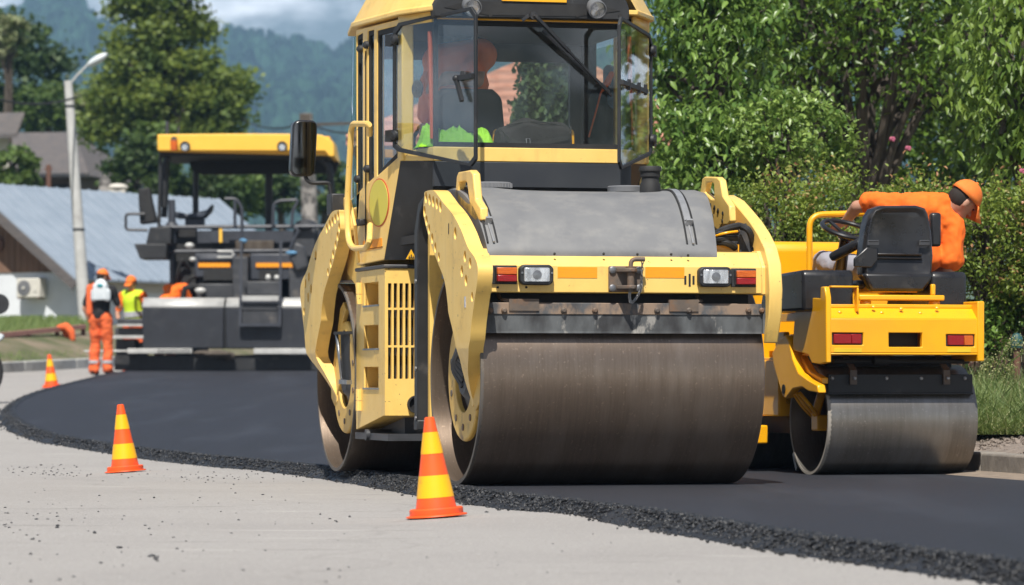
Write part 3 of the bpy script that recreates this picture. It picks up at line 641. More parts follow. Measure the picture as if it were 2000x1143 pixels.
    N('leafy_tree', 'dense shady tree with a dark trunk behind the small roller operator', 1690, 60, 36.5, 260, 290, M['leaf_dark'], 170, 62, (.085, .045), .5, gy=560, trunk_r=.12, cl=.36, nl=40, rl=.45, ry=1.6, low=-.55)
    N('leafy_tree', 'dark tree standing behind the cherry tree, filling its gaps', 1480, 120, 41, 190, 320, M['leaf_dark'], 130, 55, (.10, .055), .5, gy=560, trunk_r=.12, cl=.36, nl=20, rl=.35, ry=1.5)
    N('leafy_tree', 'dark tree filling the gap between shady tree trunk and walnut boughs', 1800, 330, 44, 150, 230, M['leaf_dark'], 90, 55, (.10, .055), .5, gy=620, trunk_r=.10, cl=.36, nl=16, rl=.35, ry=1.2)
    N('leafy_tree', 'dark tree standing behind the hanging walnut boughs', 1960, 180, 42, 190, 330, M['leaf_dark'], 120, 52, (.10, .055), .5, gy=560, trunk_r=.12, cl=.36, nl=20, rl=.35, ry=1.5)
    N('walnut_tree', 'light green walnut boughs hanging above the leaning operator', 2020, 130, 29.5, 150, 240, M['leaf_walnut'], 66, 48, (.110, .045), 1.2, gy=640, trunk_r=.10, cl=.30, nl=26, rl=.4, ry=.8)
    N('leafy_bush', 'light green bush below the trees between cab and small roller', 1545, 275, 31, 125, 85, M['leaf_bush'], 60, 60, (.062, .034), .3, gy=560, trunk_r=.03, cl=.36, nl=22, rl=.5, cat='bush', ry=.6)
    N('leafy_bush', 'green bush under the cherry tree behind the filler pipe', 1400, 320, 31.5, 130, 110, M['leaf_cherry'], 55, 55, (.09, .042), .7, gy=600, trunk_r=.03, cl=.5, nl=18, rl=.5, cat='bush', ry=.7)
    for i, (px, py, rx, rz, Y, lab) in enumerate(((1505, 470, 110, 130, 28.6, 'reddish tipped hedge shrub behind the big roller hoses'), (1640, 440, 120, 110, 28.9, 'reddish tipped hedge shrub behind the steering wheel'), (1790, 470, 110, 120, 28.6, 'reddish tipped hedge shrub behind the black seat'), (1925, 480, 100, 130, 28.2, 'hedge shrub below the cap of the leaning operator'), (2040, 470, 90, 140, 27.8, 'hedge shrub behind the post with the teal cap'))):
        N('hedge_shrub', lab, px, py, Y, rx, rz, M['leaf_hedge'], 110, 56, (.038, .022), .1, gy=690, trunk_r=.03, cl=.26, nl=30, rl=.4, cat='shrub', ry=.55, csq=1.25)
    for i, (px, py, Y, lab) in enumerate(((1930, 650, 28.0, 'leafy creeper hanging over the rusty fence by the small roller'), (1985, 600, 28.2, 'leafy creeper on the fence top above the teal capped post'))):
        N('creeper', lab, px, py, Y, 48, 52, M['leaf_cherry'], 22, 34, (.05, .03), .4, gy=760, trunk_r=.012, cl=.6, nl=14, rl=.6, cat='plant', ry=.18)
    # pink roses
    for px, py, Y, lab in ((1773, 290, 33.6, 'pink rose bloom glimpsed among dark leaves beside the tree trunk'), (1742, 272, 33.6, 'smaller pink rose bloom among dark leaves beside a larger one'), (1996, 335, 29.0, 'pink rose bloom below the walnut boughs')):
        m = MB()
        for k in range(9): a = k*2.4; m.ell((.013*math.cos(a)*(k/5), .013*math.sin(a)*(k/5), .008*math.sin(k)), (.018, .018, .008), Quaternion((math.cos(a), .5, .3, .2)).normalized(), 8, 5)
        o = m.build('rose_bloom', M['red_flower']); o.location = at(px, py, Y); tag(o, lab, 'flower', 'pink blooms in the garden')
    # grass behind the right kerb
    n = 30000; V = []; px = rng.uniform(1840, 2080, n); Y = rng.uniform(25.2, 28.6, n); X = (px - 1000) / FPX * Y; h = (rng.uniform(.08, .30, n) + .22*rng.random(n)**6) * np.clip((Y - 24.7) / 1.2, .3, 1); lean = rng.normal(0, .13, (n, 2)); w = rng.uniform(.0018, .0042, n)
    z = np.array([.225 + rise(y) for y in Y]); b0 = np.stack([X - w, Y, z], 1); b1 = np.stack([X + w, Y + rng.uniform(-.004, .004, n), z], 1)
    mid = np.stack([X + lean[:, 0]*.35, Y + lean[:, 1]*.35, z + h*.6], 1); tip = np.stack([X + lean[:, 0]*1.1, Y + lean[:, 1]*1.1, z + h], 1)
    V = np.stack([b0, b1, mid + np.stack([w, 0*w, 0*w], 1), tip, mid - np.stack([w, 0*w, 0*w], 1)], 1).reshape(-1, 3); F = (np.arange(n)[:, None, None]*5 + np.array([[0, 1, 2], [0, 2, 4], [4, 2, 3]])[None]).reshape(-1, 3)
    tag(np_mesh('grass', V, F, M['grassblade'], np.repeat(rng.random(n) ** 1.4, 5)), 'long green grass growing behind the kerb by the small roller', kind='stuff')
    # seed-headed weeds leaning out of the grass
    for (px, py, dx, H_, lab) in ((1930, 790, 55, 130, 'tall pale seed headed weed leaning over in front of the rusty fence'), (1965, 790, 10, 75, 'short flowering weed in the grass by the fence post'), (1918, 790, 15, 95, 'slim pale weed next to the small roller drum')):
        Y = 26.6; root = empty('weed', at(px, py, Y), 0, lab, 'weed', 'weeds by the rusty fence'); s = Y / FPX; m = MB(); st = []
        for k in range(4):
            e = Vector((dx*s*random.uniform(.7, 1.3), random.uniform(-.05, .05), H_*s*random.uniform(.75, 1.05))); pp = smoothpath([(0, 0, 0), e*.5 + Vector((-.02, 0, .05)), e], 5); m.tube(pp, .004, 5); st.append(pp)
        m.build('stem', M['grassblade'], root); 
        for p in st: C = np.array([p[int(rng.integers(len(p)*.35, len(p)))][:] for _ in range(170)]) + rng.normal(0, .020, (170, 3)); tufts('seed_head', C, .008, M['grassblade'], root, np.full(170, .9))
    # grass on the left verge
    n = 9000; pxl = rng.uniform(-60, 190, n); Y = 63.9 + (pxl + 120)/450*12 + rng.uniform(0, 11, n); X = (pxl-1000)/FPX*Y; z = np.array([rise(y - 1.2) + min(.62, max(0, (y - (66 + (p + 120)/450*12)) * .2)) for y, p in zip(Y, pxl)]); h = rng.uniform(.06, .32, n); ln = rng.normal(0, .1, n); w = rng.uniform(.006, .014, n)
    V = np.stack([np.stack([X-w, Y, z], 1), np.stack([X+w, Y, z], 1), np.stack([X+ln+w*.3, Y+ln*.5, z+h], 1), np.stack([X+ln-w*.3, Y+ln*.5, z+h], 1)], 1).reshape(-1, 3); F = (np.arange(n)[:, None, None]*4 + np.array([[0, 1, 2], [0, 2, 3]])[None]).reshape(-1, 3)
    tag(np_mesh('verge_grass', V, F, M['grassblade'], np.repeat(rng.random(n)*.8, 4)), 'rough grass on the verge under the rusty rail', kind='stuff')
vegetation()

def hills():
    # ridge line read off the survey photograph, then a wooded slope from 1150 m up to it
    SKY = [(-3600, 330), (-1800, 190), (-700, 90), (-300, 70), (0, 45), (60, 25), (110, 18), (160, 28), (200, 60), (260, 85), (330, 80), (400, 95), (440, 78), (500, 88), (560, 98), (620, 112), (660, 115), (690, 100), (720, 90), (800, 92), (950, 60), (1300, 10), (1700, -40), (2300, -60), (3200, 60), (4300, 220), (5600, 380)]
    def ridge(px):
        for (a, ya), (b, yb) in zip(SKY, SKY[1:]):
            if a <= px <= b: return ya + (yb-ya)*(px-a)/(b-a)
        return SKY[-1][1]
    def hz(px, Y):
        t = (Y - 1100) / 1100; zr = at(px, ridge(px) + 16, 2200).z; z0 = 20.0
        X = (px-1000)/FPX*Y
        return z0 + (zr - z0) * (t ** .9) + 14 * math.sin(t*math.pi) * (noise.noise(Vector((X*.006, Y*.004, 2))) + .5*noise.noise(Vector((X*.02, Y*.01, 5))))
    m = MB()
    def fn(u, v): px = -3600 + u*9200; Y = 1100 + v*1180; return ((px-1000)/FPX*Y, Y, hz(px, min(Y, 2200)) - (max(0, Y-2200)*.6))
    m.grid(fn, 260, 40); tag(m.build('hill', M['ground'], normals=False), kind='structure')
    n = 24000; px = np.concatenate([rng.uniform(-150, 1350, 14000), rng.uniform(-2600, 4600, 10000)]); t = rng.random(n); Y = 1180 + 1020*t; V = []; T = []; F = []; k = 7
    ang = np.linspace(0, 2*math.pi, k, endpoint=False)
    for i in range(n):
        X = (px[i]-1000)/FPX*Y[i]; z = hz(px[i], Y[i]); h = rng.uniform(7, 14) * (1 if t[i] < .97 else 1.15); r = h * rng.uniform(.2, .42); o = len(V)
        conif = rng.random() < .55; top = .06 if conif else .55
        for (q, hh) in ((1, .05), (.95 if conif else 1.15, .3), (.55 if conif else 1.0, .62), (top, 1.0)):
            for a in ang: jj = rng.uniform(.75, 1.2); V.append((X + r*q*jj*math.cos(a), Y[i] + r*q*jj*math.sin(a), z + h*hh*rng.uniform(.94, 1.04)))
        F += [(o+l*k+j, o+l*k+(j+1) % k, o+(l+1)*k+(j+1) % k, o+(l+1)*k+j) for l in range(3) for j in range(k)]
        T += [min(1, max(0, rng.random()*.9))] * (4*k)
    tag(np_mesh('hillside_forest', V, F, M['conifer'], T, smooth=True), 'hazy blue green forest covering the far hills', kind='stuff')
hills()

# ================================================================ buildings, poles, rail, cones
def gable_house():
    # low whitewashed building with tin roof: corner nearest the road at photo column 150
    c = at(150, 600, 80); root = empty('garage', (c.x, c.y, 0), 0, 'low whitewashed building with grey tin roof and brown board gable', 'building')
    a = R(27); g = Vector((-math.cos(a), math.sin(a), 0)); l = Vector((math.sin(a)*1.0, math.cos(a), 0)); l = Vector((math.sin(R(32)), math.cos(R(32)), 0))
    ze = at(150, 528, 80).z; hw = 2.35; zr = at(0, 372, 82).z; Lg = 8.0; zb = .3
    P = lambda s, t, z: (g*s + l*t) + Vector((0, 0, z))
    m = MB(); m.add([P(0, 0, zb), P(2*hw, 0, zb), P(2*hw, 0, ze), P(0, 0, ze), P(0, Lg, zb), P(2*hw, Lg, zb), P(2*hw, Lg, ze), P(0, Lg, ze)], [(0, 1, 2, 3), (7, 6, 5, 4), (0, 3, 7, 4), (1, 5, 6, 2)])
    m.build('wall', M['white_wall'], root)
    m = MB(); e = -.03; vs = []
    nb = 30
    for i in range(nb):
        s0, s1 = 2*hw*i/nb + .006, 2*hw*(i+1)/nb - .006; zt = lambda s: ze + (zr-ze)*(1-abs(s-hw)/hw)
        q = [P(s0, e, ze-.03), P(s1, e, ze-.03), P(s1, e, zt(s1)), P(s0, e, zt(s0))]; w = [p + l*.03 for p in q]
        m.add(q + w, [(0, 1, 2, 3), (4, 7, 6, 5), (0, 4, 5, 1), (1, 5, 6, 2), (2, 6, 7, 3), (3, 7, 4, 0)])
    m.build('gable_boards', M['brown_wood'], root)
    m = MB(); o0, ov = -.55, .38; sl = (zr-ze)/hw                       # seamed tin roof, both slopes
    for sgn in (0, 1):
        ns = 24
        for i in range(ns):
            t0, t1 = o0 + (Lg+1)*i/ns, o0 + (Lg+1)*(i+1)/ns - .02
            S0, S1 = (-ov, hw) if sgn == 0 else (2*hw+ov, hw); z0 = ze - sl*ov
            q = [P(S0, t0, z0+.06), P(S0, t1, z0+.06), P(S1, t1, zr+.06), P(S1, t0, zr+.06)]; w = [p + Vector((0, 0, .05)) for p in q]
            m.add(q + w, [(0, 3, 2, 1), (4, 5, 6, 7), (0, 1, 5, 4), (1, 2, 6, 5), (2, 3, 7, 6), (3, 0, 4, 7)])
            m.bar(w[1] + Vector((0, 0, .0)), w[2], .03, .05)
    m.build('roof', M['tin_roof'], root)
    m = MB(); q0, q1 = P(-ov, o0-.02, ze-sl*ov-.06), P(hw, o0-.02, zr-.06); m.bar(q0, q1, .04, .2); m.bar(P(2*hw+ov, o0-.02, ze-sl*ov-.06), q1, .04, .2); m.build('bargeboard', M['dark_roof'], root)
    m = MB(); m.lathe([(.18, -.04), (.18, .02), (.14, .02), (.14, -.03)], P(hw*.86, -.04, ze+.58), l, 20); m.build('vent', M['rust'], root)
    m = MB(); m.bar(P(-.02, .2, ze-.28), P(-.02, Lg, ze-.28), .05, .3); m.build('fascia', M['plaster'], root)
    # brackets and cables under the eave
    # air-conditioner outdoor unit on the gable wall
    u = empty('air_conditioner', P(1.02, -.16, at(55, 562, 80).z) + Vector((c.x, c.y, 0)), math.atan2(-g.y, -g.x), 'cream outdoor air conditioner unit hung on the whitewashed gable wall', 'air conditioner')
    m = MB(); m.box(-.30, .30, -.16, .10, -.21, .21); m.build('casing', M['acwhite'], u, bevel=.02)
    m = MB(); m.lathe([(.165, 0), (.165, .012), (.15, .014)], (-.10, -.162, 0), (0, -1, 0), 24)
    m.build('fan_grille', M['capgrey'], u)
    m = MB(); m.lathe([(.03, 0), (.03, .03)], (-.10, -.17, 0), (0, -1, 0), 12); m.box(.14, .24, -.175, -.158, -.08, .02); m.build('hub', M['acwhite'], u)
    m = MB(); m.bar((-.25, .06, -.22), (-.25, -.16, -.22), .03); m.bar((.25, .06, -.22), (.25, -.16, -.22), .03); m.build('bracket', M['rust'], u)
gable_house()

def old_house():
    Y = 128; b = at(120, 420, Y); root = empty('house', (b.x, b.y, 0), R(-12), 'brown house with a dark hipped slate roof behind the tin roofed garage', 'house'); s = Y/FPX
    z = lambda py: at(0, py, Y).z
    w = 95*s; d = 3.0; ze, zr = z(347), z(258)
    m = MB(); m.box(-w*1.2, w, -d, d, 0, ze+.1); m.build('wall', M['brick'], root)
    ov = .5; X0, X1, Yd = -w*1.2-ov, w+ov, d+ov
    v = [(X0, -Yd, ze-.15), (X1, -Yd, ze-.15), (X1, Yd, ze-.15), (X0, Yd, ze-.15), (X0+.4, 0, zr), (X1-1.7, 0, zr)]
    m = MB(); m.add(v, [(0, 1, 5, 4), (1, 2, 5), (2, 3, 4, 5), (3, 0, 4), (3, 2, 1, 0)]); m.build('roof', M['dark_roof'], root)
    m = MB()
    for x in (-1.4, .1, 1.0):
        m.box(x-.26, x+.26, -d-.04, -d+.05, ze-1.3, ze-.4)
    m.build('window', M['interior'], root); m = MB(); m.bar((X0, -Yd-.03, ze-.12), (X1, -Yd-.03, ze-.12), .12, .12); m.build('gutter', M['darkgrey'], root)
    Y = 118; b = at(-30, 330, Y); root = empty('house', (b.x, b.y, 0), R(8), 'house whose steep grey roof corner juts out above the slate roof', 'house'); z = lambda py: at(0, py, Y).z; s = Y/FPX
    m = MB(); m.box(-3, .75, 0, 3, 0, z(262)); m.build('wall', M['plaster'], root)
    m = MB(); m.add([(-3.5, -.5, z(285)), (1.0, -.5, z(262)), (1.25, -.1, z(219)), (-3.5, 1.6, z(221)), (-3.5, -.5, z(285)-.12), (1.0, -.5, z(262)-.12), (1.25, -.1, z(219)-.10), (-3.5, 1.6, z(221)-.1)], [(0, 1, 2, 3), (7, 6, 5, 4), (0, 4, 5, 1), (1, 5, 6, 2), (2, 6, 7, 3), (3, 7, 4, 0)]); m.build('roof', M['dark_roof'], root)
    # red tiled house behind the big roller
    Y = 52; s = Y/FPX; X = lambda px: at(px, 0, Y).x; z = lambda py: at(0, py, Y).z
    root = empty('house', (X(1000), Y, 0), 0, 'pale house with a wide red tiled roof seen through and beside the roller cab', 'house'); x0 = X(1000)
    m = MB(); m.box(X(715)-x0, X(1340)-x0, 0, 4.5, .3, z(255)); m.build('wall', M['plaster'], root)
    t, tt, b = mat('red_roof_tiles'); f, raw = noise_fac(tt, 5, 5, (1, 1, 1), .35, .65); c = mixc(tt, f, (.42, .17, .11), (.55, .26, .18)); wv = nn(tt, 'ShaderNodeTexWave', wave_type='BANDS', bands_direction='Z'); wv.inputs['Scale'].default_value = 2.2; wv.inputs['Distortion'].default_value = .4
    co = nn(tt, 'ShaderNodeTexCoord'); tt.links.new(co.outputs['Object'], wv.inputs[0]); c2 = mixc(tt, .22, c, wv.outputs['Color']); c3 = nn(tt, 'ShaderNodeMixRGB', blend_type='MULTIPLY'); c3.inputs[0].default_value = .35; tt.links.new(c, c3.inputs[1]); tt.links.new(wv.outputs['Color'], c3.inputs[2]); tt.links.new(c3.outputs[0], b.inputs['Base Color']); b.inputs['Roughness'].default_value = .85; bumpn(tt, b, wv.outputs['Fac'], .6, .05)
    xl, xr, zr, ze = X(680)-x0, X(1400)-x0, z(92), z(268); ra, rb = X(1012)-x0, X(1150)-x0
    m = MB(); m.add([(xl, -.6, ze), (xr, -.6, ze), (xr, 5, ze), (xl, 5, ze), (ra, 2.2, zr), (rb, 2.2, zr), (xl, -.6, ze-.15), (xr, -.6, ze-.15), (xr, 5, ze-.15), (xl, 5, ze-.15)], [(0, 1, 5, 4), (1, 2, 5), (2, 3, 4, 5), (3, 0, 4), (0, 6, 7, 1), (1, 7, 8, 2), (2, 8, 9, 3), (3, 9, 6, 0), (9, 8, 7, 6)]); m.build('roof', t, root)
    m = MB()
    for k in range(2): m.box(-1.2+k*1.5, -.4+k*1.5, -.04, .06, z(420), z(320))
    m.build('window', M['interior'], root)
old_house()

def poles():
    Y = 78; a, b = at(167, 640, Y), at(133, 158, Y); root = empty('street_lamp', (a.x, Y, 0), 0, 'leaning pale concrete lamp post with a white lamp head', 'street lamp'); o = Vector((a.x, Y, 0))
    q = a - o; p = b - o; q = q - (p-q)*.35
    m = MB(); m.tube([q, p], [.155, .088], 16); m.build('pole', M['concrete'], root)
    m = MB()
    for t in (.18, .55, .92): r = .155 + (.088-.155)*t + .008; c = q.lerp(p, t); m.cyl(c, c + Vector((0, 0, .05)), r, r, 16)
    m.build('band', M['darkgrey'], root)
    m = MB(); f0 = p + Vector((0, 0, -.12)); f1 = at(150, 148, Y) - o; f2 = at(172, 126, Y) - o; m.tube([f0, f1, f2], .022, 8); m.build('arm', M['concrete'], root)
    m = MB(); d = (at(207, 106, Y) - at(170, 128, Y)); c = at(190, 117, Y) - o; m.ell(c, (.25, .12, .085), d.to_track_quat('X', 'Z')); m.build('lamp_head', M['white_cloth'], root)
    # second pole behind the mirror
    Y = 96; root = empty('utility_pole', at(607, 480, Y), 0, 'patchy grey utility pole standing behind the wing mirror', 'utility pole'); h = at(0, 222, Y).z - at(0, 480, Y).z
    m = MB(); m.tube([(0.05, 0, -1.5), (-.12, 0, h)], [.26, .17], 14); m.build('pole', M['pole_dark'], root)
    m = MB(); m.box(-.28, .0, -.2, .2, h-.25, h-.02); m.build('cap', M['bark'], root)
    m = MB(); m.bar((-.5, 0, h-.3), (1.1, 0, h-.25), .07); m.build('crossarm', M['bark'], root)
    for k, (p0, p1, sag, lab) in enumerate(((at(597, 238, 96), at(470, 230, 118), .25, 'dark overhead wire from the utility pole to the olive green tree'), (at(604, 240, 96), at(760, 245, 70), .2, 'dark overhead wire from the utility pole towards the roller cab'), (at(150, 190, 78), at(-60, 175, 70), .2, 'dark overhead wire strung to the street lamp'))):
        m = MB(); m.tube([p0.lerp(p1, t/14) - Vector((0, 0, sag*4*(t/14)*(1-t/14))) for t in range(15)], .022, 6); tag(m.build('overhead_wire', M['rubber']), lab, 'wire', 'overhead wires')
    m = MB(); m.tube([at(95, 440, 90), at(95, 322, 90)], .06, 8); m.bar(at(88, 330, 90), at(102, 330, 90), .06); tag(m.build('iron_post', M['rust']), 'thin rust brown post in front of the slate roofed house', 'post')
    m = MB(); m.box(-.13, .13, -.13, .13, -1.2, .62); m.lathe([(.2, .62), (.2, .70), (.02, .86)], (0, 0, 0), (0, 0, 1), 4); o = m.build('gate_pillar', M['pole_dark']); o.location = at(205, 410, 92); tag(o, 'stone gate pillar beside the slate roofed house', 'pillar', 'gate pillars')
    m = MB(); m.box(-.2, .2, -.2, .2, -1.2, .30); m.ell((0, 0, .36), (.26, .26, .1)); o = m.build('gate_pillar', M['plaster']); o.location = at(230, 395, 92); tag(o, 'white capped pillar near the side seat of the paving machine', 'pillar', 'gate pillars')
poles()

def rail_and_fence():
    Y = 72; a, b = at(0, 655, 70), at(165, 638, 74); root = empty('guard_rail', a, 0, 'rusty pink guard rail on the verge with an orange jacket over it', 'guard rail')
    m = MB(); p = [Vector((0, 0, 0)), b - a]; m.bar(p[0] - (p[1]-p[0])*.3, p[1], .08, .09); m.build('rail', surf('faded_pink_paint', (.44, .22, .18), (.34, .16, .13), 6, .8), root)
    m = MB(); m.bar(Vector((0, 0, -.22)) - (b-a)*.3, (b-a)*.42 + Vector((0, 0, -.17)), .07, .07); m.build('rail', bpy.data.materials['faded_pink_paint'], root)
    for t in (-.1, .32, .66, .98): q = (b-a)*t; m = MB(); m.bar(q + Vector((0, .06, .04)), q + Vector((0, .06, -1.1)), .08); m.build('post', M['rust'], root)
    # orange work jacket thrown over the rail
    c = at(130, 648, 72.8); m = MB()
    m.chain([c + Vector(q) for q in ((-.14, -.05, .08), (.0, -.07, .10), (.10, -.09, .0), (.13, -.09, -.14), (.12, -.09, -.20))], [.06, .08, .075, .06, .04]); m.cap(c + Vector((-.05, .06, .02)), c + Vector((.05, .08, -.2)), .06, .07)
    o = m.build('work_jacket', M['orange_trouser'], remesh=.02, sm=4); tag(o, 'orange work jacket hanging over the rusty guard rail', 'jacket')
    # rusty iron fence on the right
    root = empty('iron_fence', (3.9, 29.2, .25), R(104), 'low rusty iron fence running along behind the grass', 'fence')
    m = MB()
    for z in (.06, .46, .92): m.bar((-1.6, 0, z), (2.2, 0, z), .03, .04)
    m.build('rail', M['rust'], root); m = MB(); k = 0
    for i in range(64): x = -1.6 + i*.06; m.bar((x, 0, .05), (x + .0, 0, .88 + .08*(i % 2)), .012)
    for i in range(28): x = -1.6 + i*.14; m.tube([(x + .06*math.cos(t*.7), .01, .69 + .10*math.sin(t*.7)) for t in range(9)], .007, 5, True)
    m.build('bars', M['rust'], root)
    # drop below: fence runs along the road; cross fence facing the camera
    root = empty('iron_fence', at(1870, 758, 28.6), R(8), 'rusty iron fence with curled bars behind the teal capped post', 'fence'); s = 28.6/FPX
    m = MB(); x1 = 260*s
    for z in (.10, .42, .66): m.bar((0, 0, z), (x1, 0, z), .03, .035)
    m.build('rail', M['rust'], root); m = MB()
    for i in range(int(x1/.045)): x = i*.045; m.bar((x, 0, .08), (x+.012*math.sin(i), 0, .66), .012)
    for i in range(int(x1/.1)): x = .05+i*.1; m.tube([(x + .045*math.cos(t*.7), .01, .54 + .09*math.sin(t*.7)) for t in range(9)], .008, 5, True)
    m.build('bars', M['rust'], root)
    b = at(1990, 775, 27.0); root = empty('fence_post', (b.x, b.y, .15), 0, 'rust brown post with a teal domed cap in the grass', 'post'); zt = at(0, 680, 27.0).z - .15
    m = MB(); m.cyl((0, 0, -.2), (-.015, 0, zt), .028, .026, 12); m.build('pole', M['rust'], root)
    m = MB(); m.lathe([(.042, 0), (.046, .03), (.044, .07), (.03, .10), (.0, .112)], (-.015, 0, zt), (0, 0, 1), 16); m.build('cap', M['teal_paint'], root)
rail_and_fence()

def cones():
    labs = ['orange and yellow striped traffic cone standing nearest, in front of the big drum', 'striped traffic cone standing alone on the pale road at the bend of the asphalt', 'small distant striped traffic cone near the far kerb and rail']
    pr = None
    def make(root, H_):
        r0, r1 = .098, .0235
        m = MB(); m.lathe([(.142, 0), (.148, .003), (.146, .008), (.129, .011), (.129, .036), (.124, .041), (.104, .042), (.02, .041)], (0, 0, 0), (0, 0, 1), 40); m.build('base', M['cone_orange'], root)
        cuts = [.041, .092, .198, .302, .405, H_]
        for i in range(5):
            f = lambda z: r1 + (r0 - r1) * (1 - (z - .041) / (H_ - .041))
            a, b = cuts[i], cuts[i+1]
            if i == 4: m = MB(); m.lathe([(f(a), a), (f(b), b), (f(b)-.008, b+.003), (f(b)-.010, b-.03)], (0, 0, 0), (0, 0, 1), 36, closed=True)
            else: m = MB(); m.lathe([(f(a)+(.0015 if i % 2 else 0), a), (f(b)+(.0015 if i % 2 else 0), b)], (0, 0, 0), (0, 0, 1), 36, closed=False)
            m.build('band' if i % 2 else 'body', M['cone_yellow'] if i % 2 else M['cone_orange'], root)
    for i, (px, py, Y, H_) in enumerate(CONES):
        x, y = CONEXY[i]
        if i == 0:
            root = pr = empty('traffic_cone', (0, 0, 0)); make(root, H_)
        else: root = copy_tree(pr)
        root.location = (x, y, road_z(x, y) + .006); root.rotation_euler = (0, -TILT, 0); tag(root, labs[i], 'traffic cone', 'striped traffic cones')
cones()

# ================================================================ the big roller
PSI, OX, OY = R(14.5), .493, 21.41
def frame_solver(psi, ox, oy):
    c, s = math.cos(psi), math.sin(psi)
    def L(px, py, u=None, v=None):          # survey pixel on the plane u = const (side) or v = const (front) of the machine
        k = (px - CXP) / FPX
        if u is not None: v = (ox + u*c - k*oy - k*u*s) / (s + k*c)
        else: u = (k*oy + k*v*c + v*s - ox) / (c - k*s)
        Y = oy + u*s + v*c
        return Vector((u, v, CAMZ - (py - HORY) * Y / FPX))
    return L
L = frame_solver(PSI, OX, OY)
def yoke_holes():
    hs = [((832, 386), .036), ((839, 390), .036), ((846, 394), .036), ((853, 398), .036), ((860, 404), .036), ((829, 413), .036), ((833, 431), .034), ((838, 448), .034), ((844, 466), .034), ((850, 484), .034), ((857, 502), .030), ((908, 501), .036), ((918, 514), .034), ((902, 530), .036), ((910, 548), .036), ((922, 580), .030), ((889, 456), .038)]
    out = []
    for (px, py), r in hs: q = L(px, py, u=-.92); out.append((q.y, q.z, r))
    return out
def arm_off(w): return .12 * max(0.0, min(1.0, (.76 - w) / .28))        # the arm bends inwards to the hub
def arm_pt(px, py):
    q = L(px, py, u=-.92)
    for _ in range(4): q = L(px, py, u=-.92 + arm_off(q.z))
    return (q.y, q.z)
YO = [(.43, 1.655), (.41, 1.678)] + [arm_pt(*p) for p in ((846, 372), (857, 384), (867, 398), (880, 413), (891, 430), (903, 455), (914, 484), (927, 503), (933, 522), (932, 550), (927, 585), (921, 630), (915, 680), (914, 730), (921, 772), (924, 792), (921, 790), (912, 757), (903, 724), (894, 690), (885, 650), (876, 612))] + [(-.145, 1.02), (-.07, 1.15), (.08, 1.25), (.26, 1.365), (.38, 1.47), (.455, 1.56)]
YO = [(p.y, p.z) for p in smoothpath([(0, a, b) for a, b in YO] + [(0, *YO[0])], 3)[:-1]]
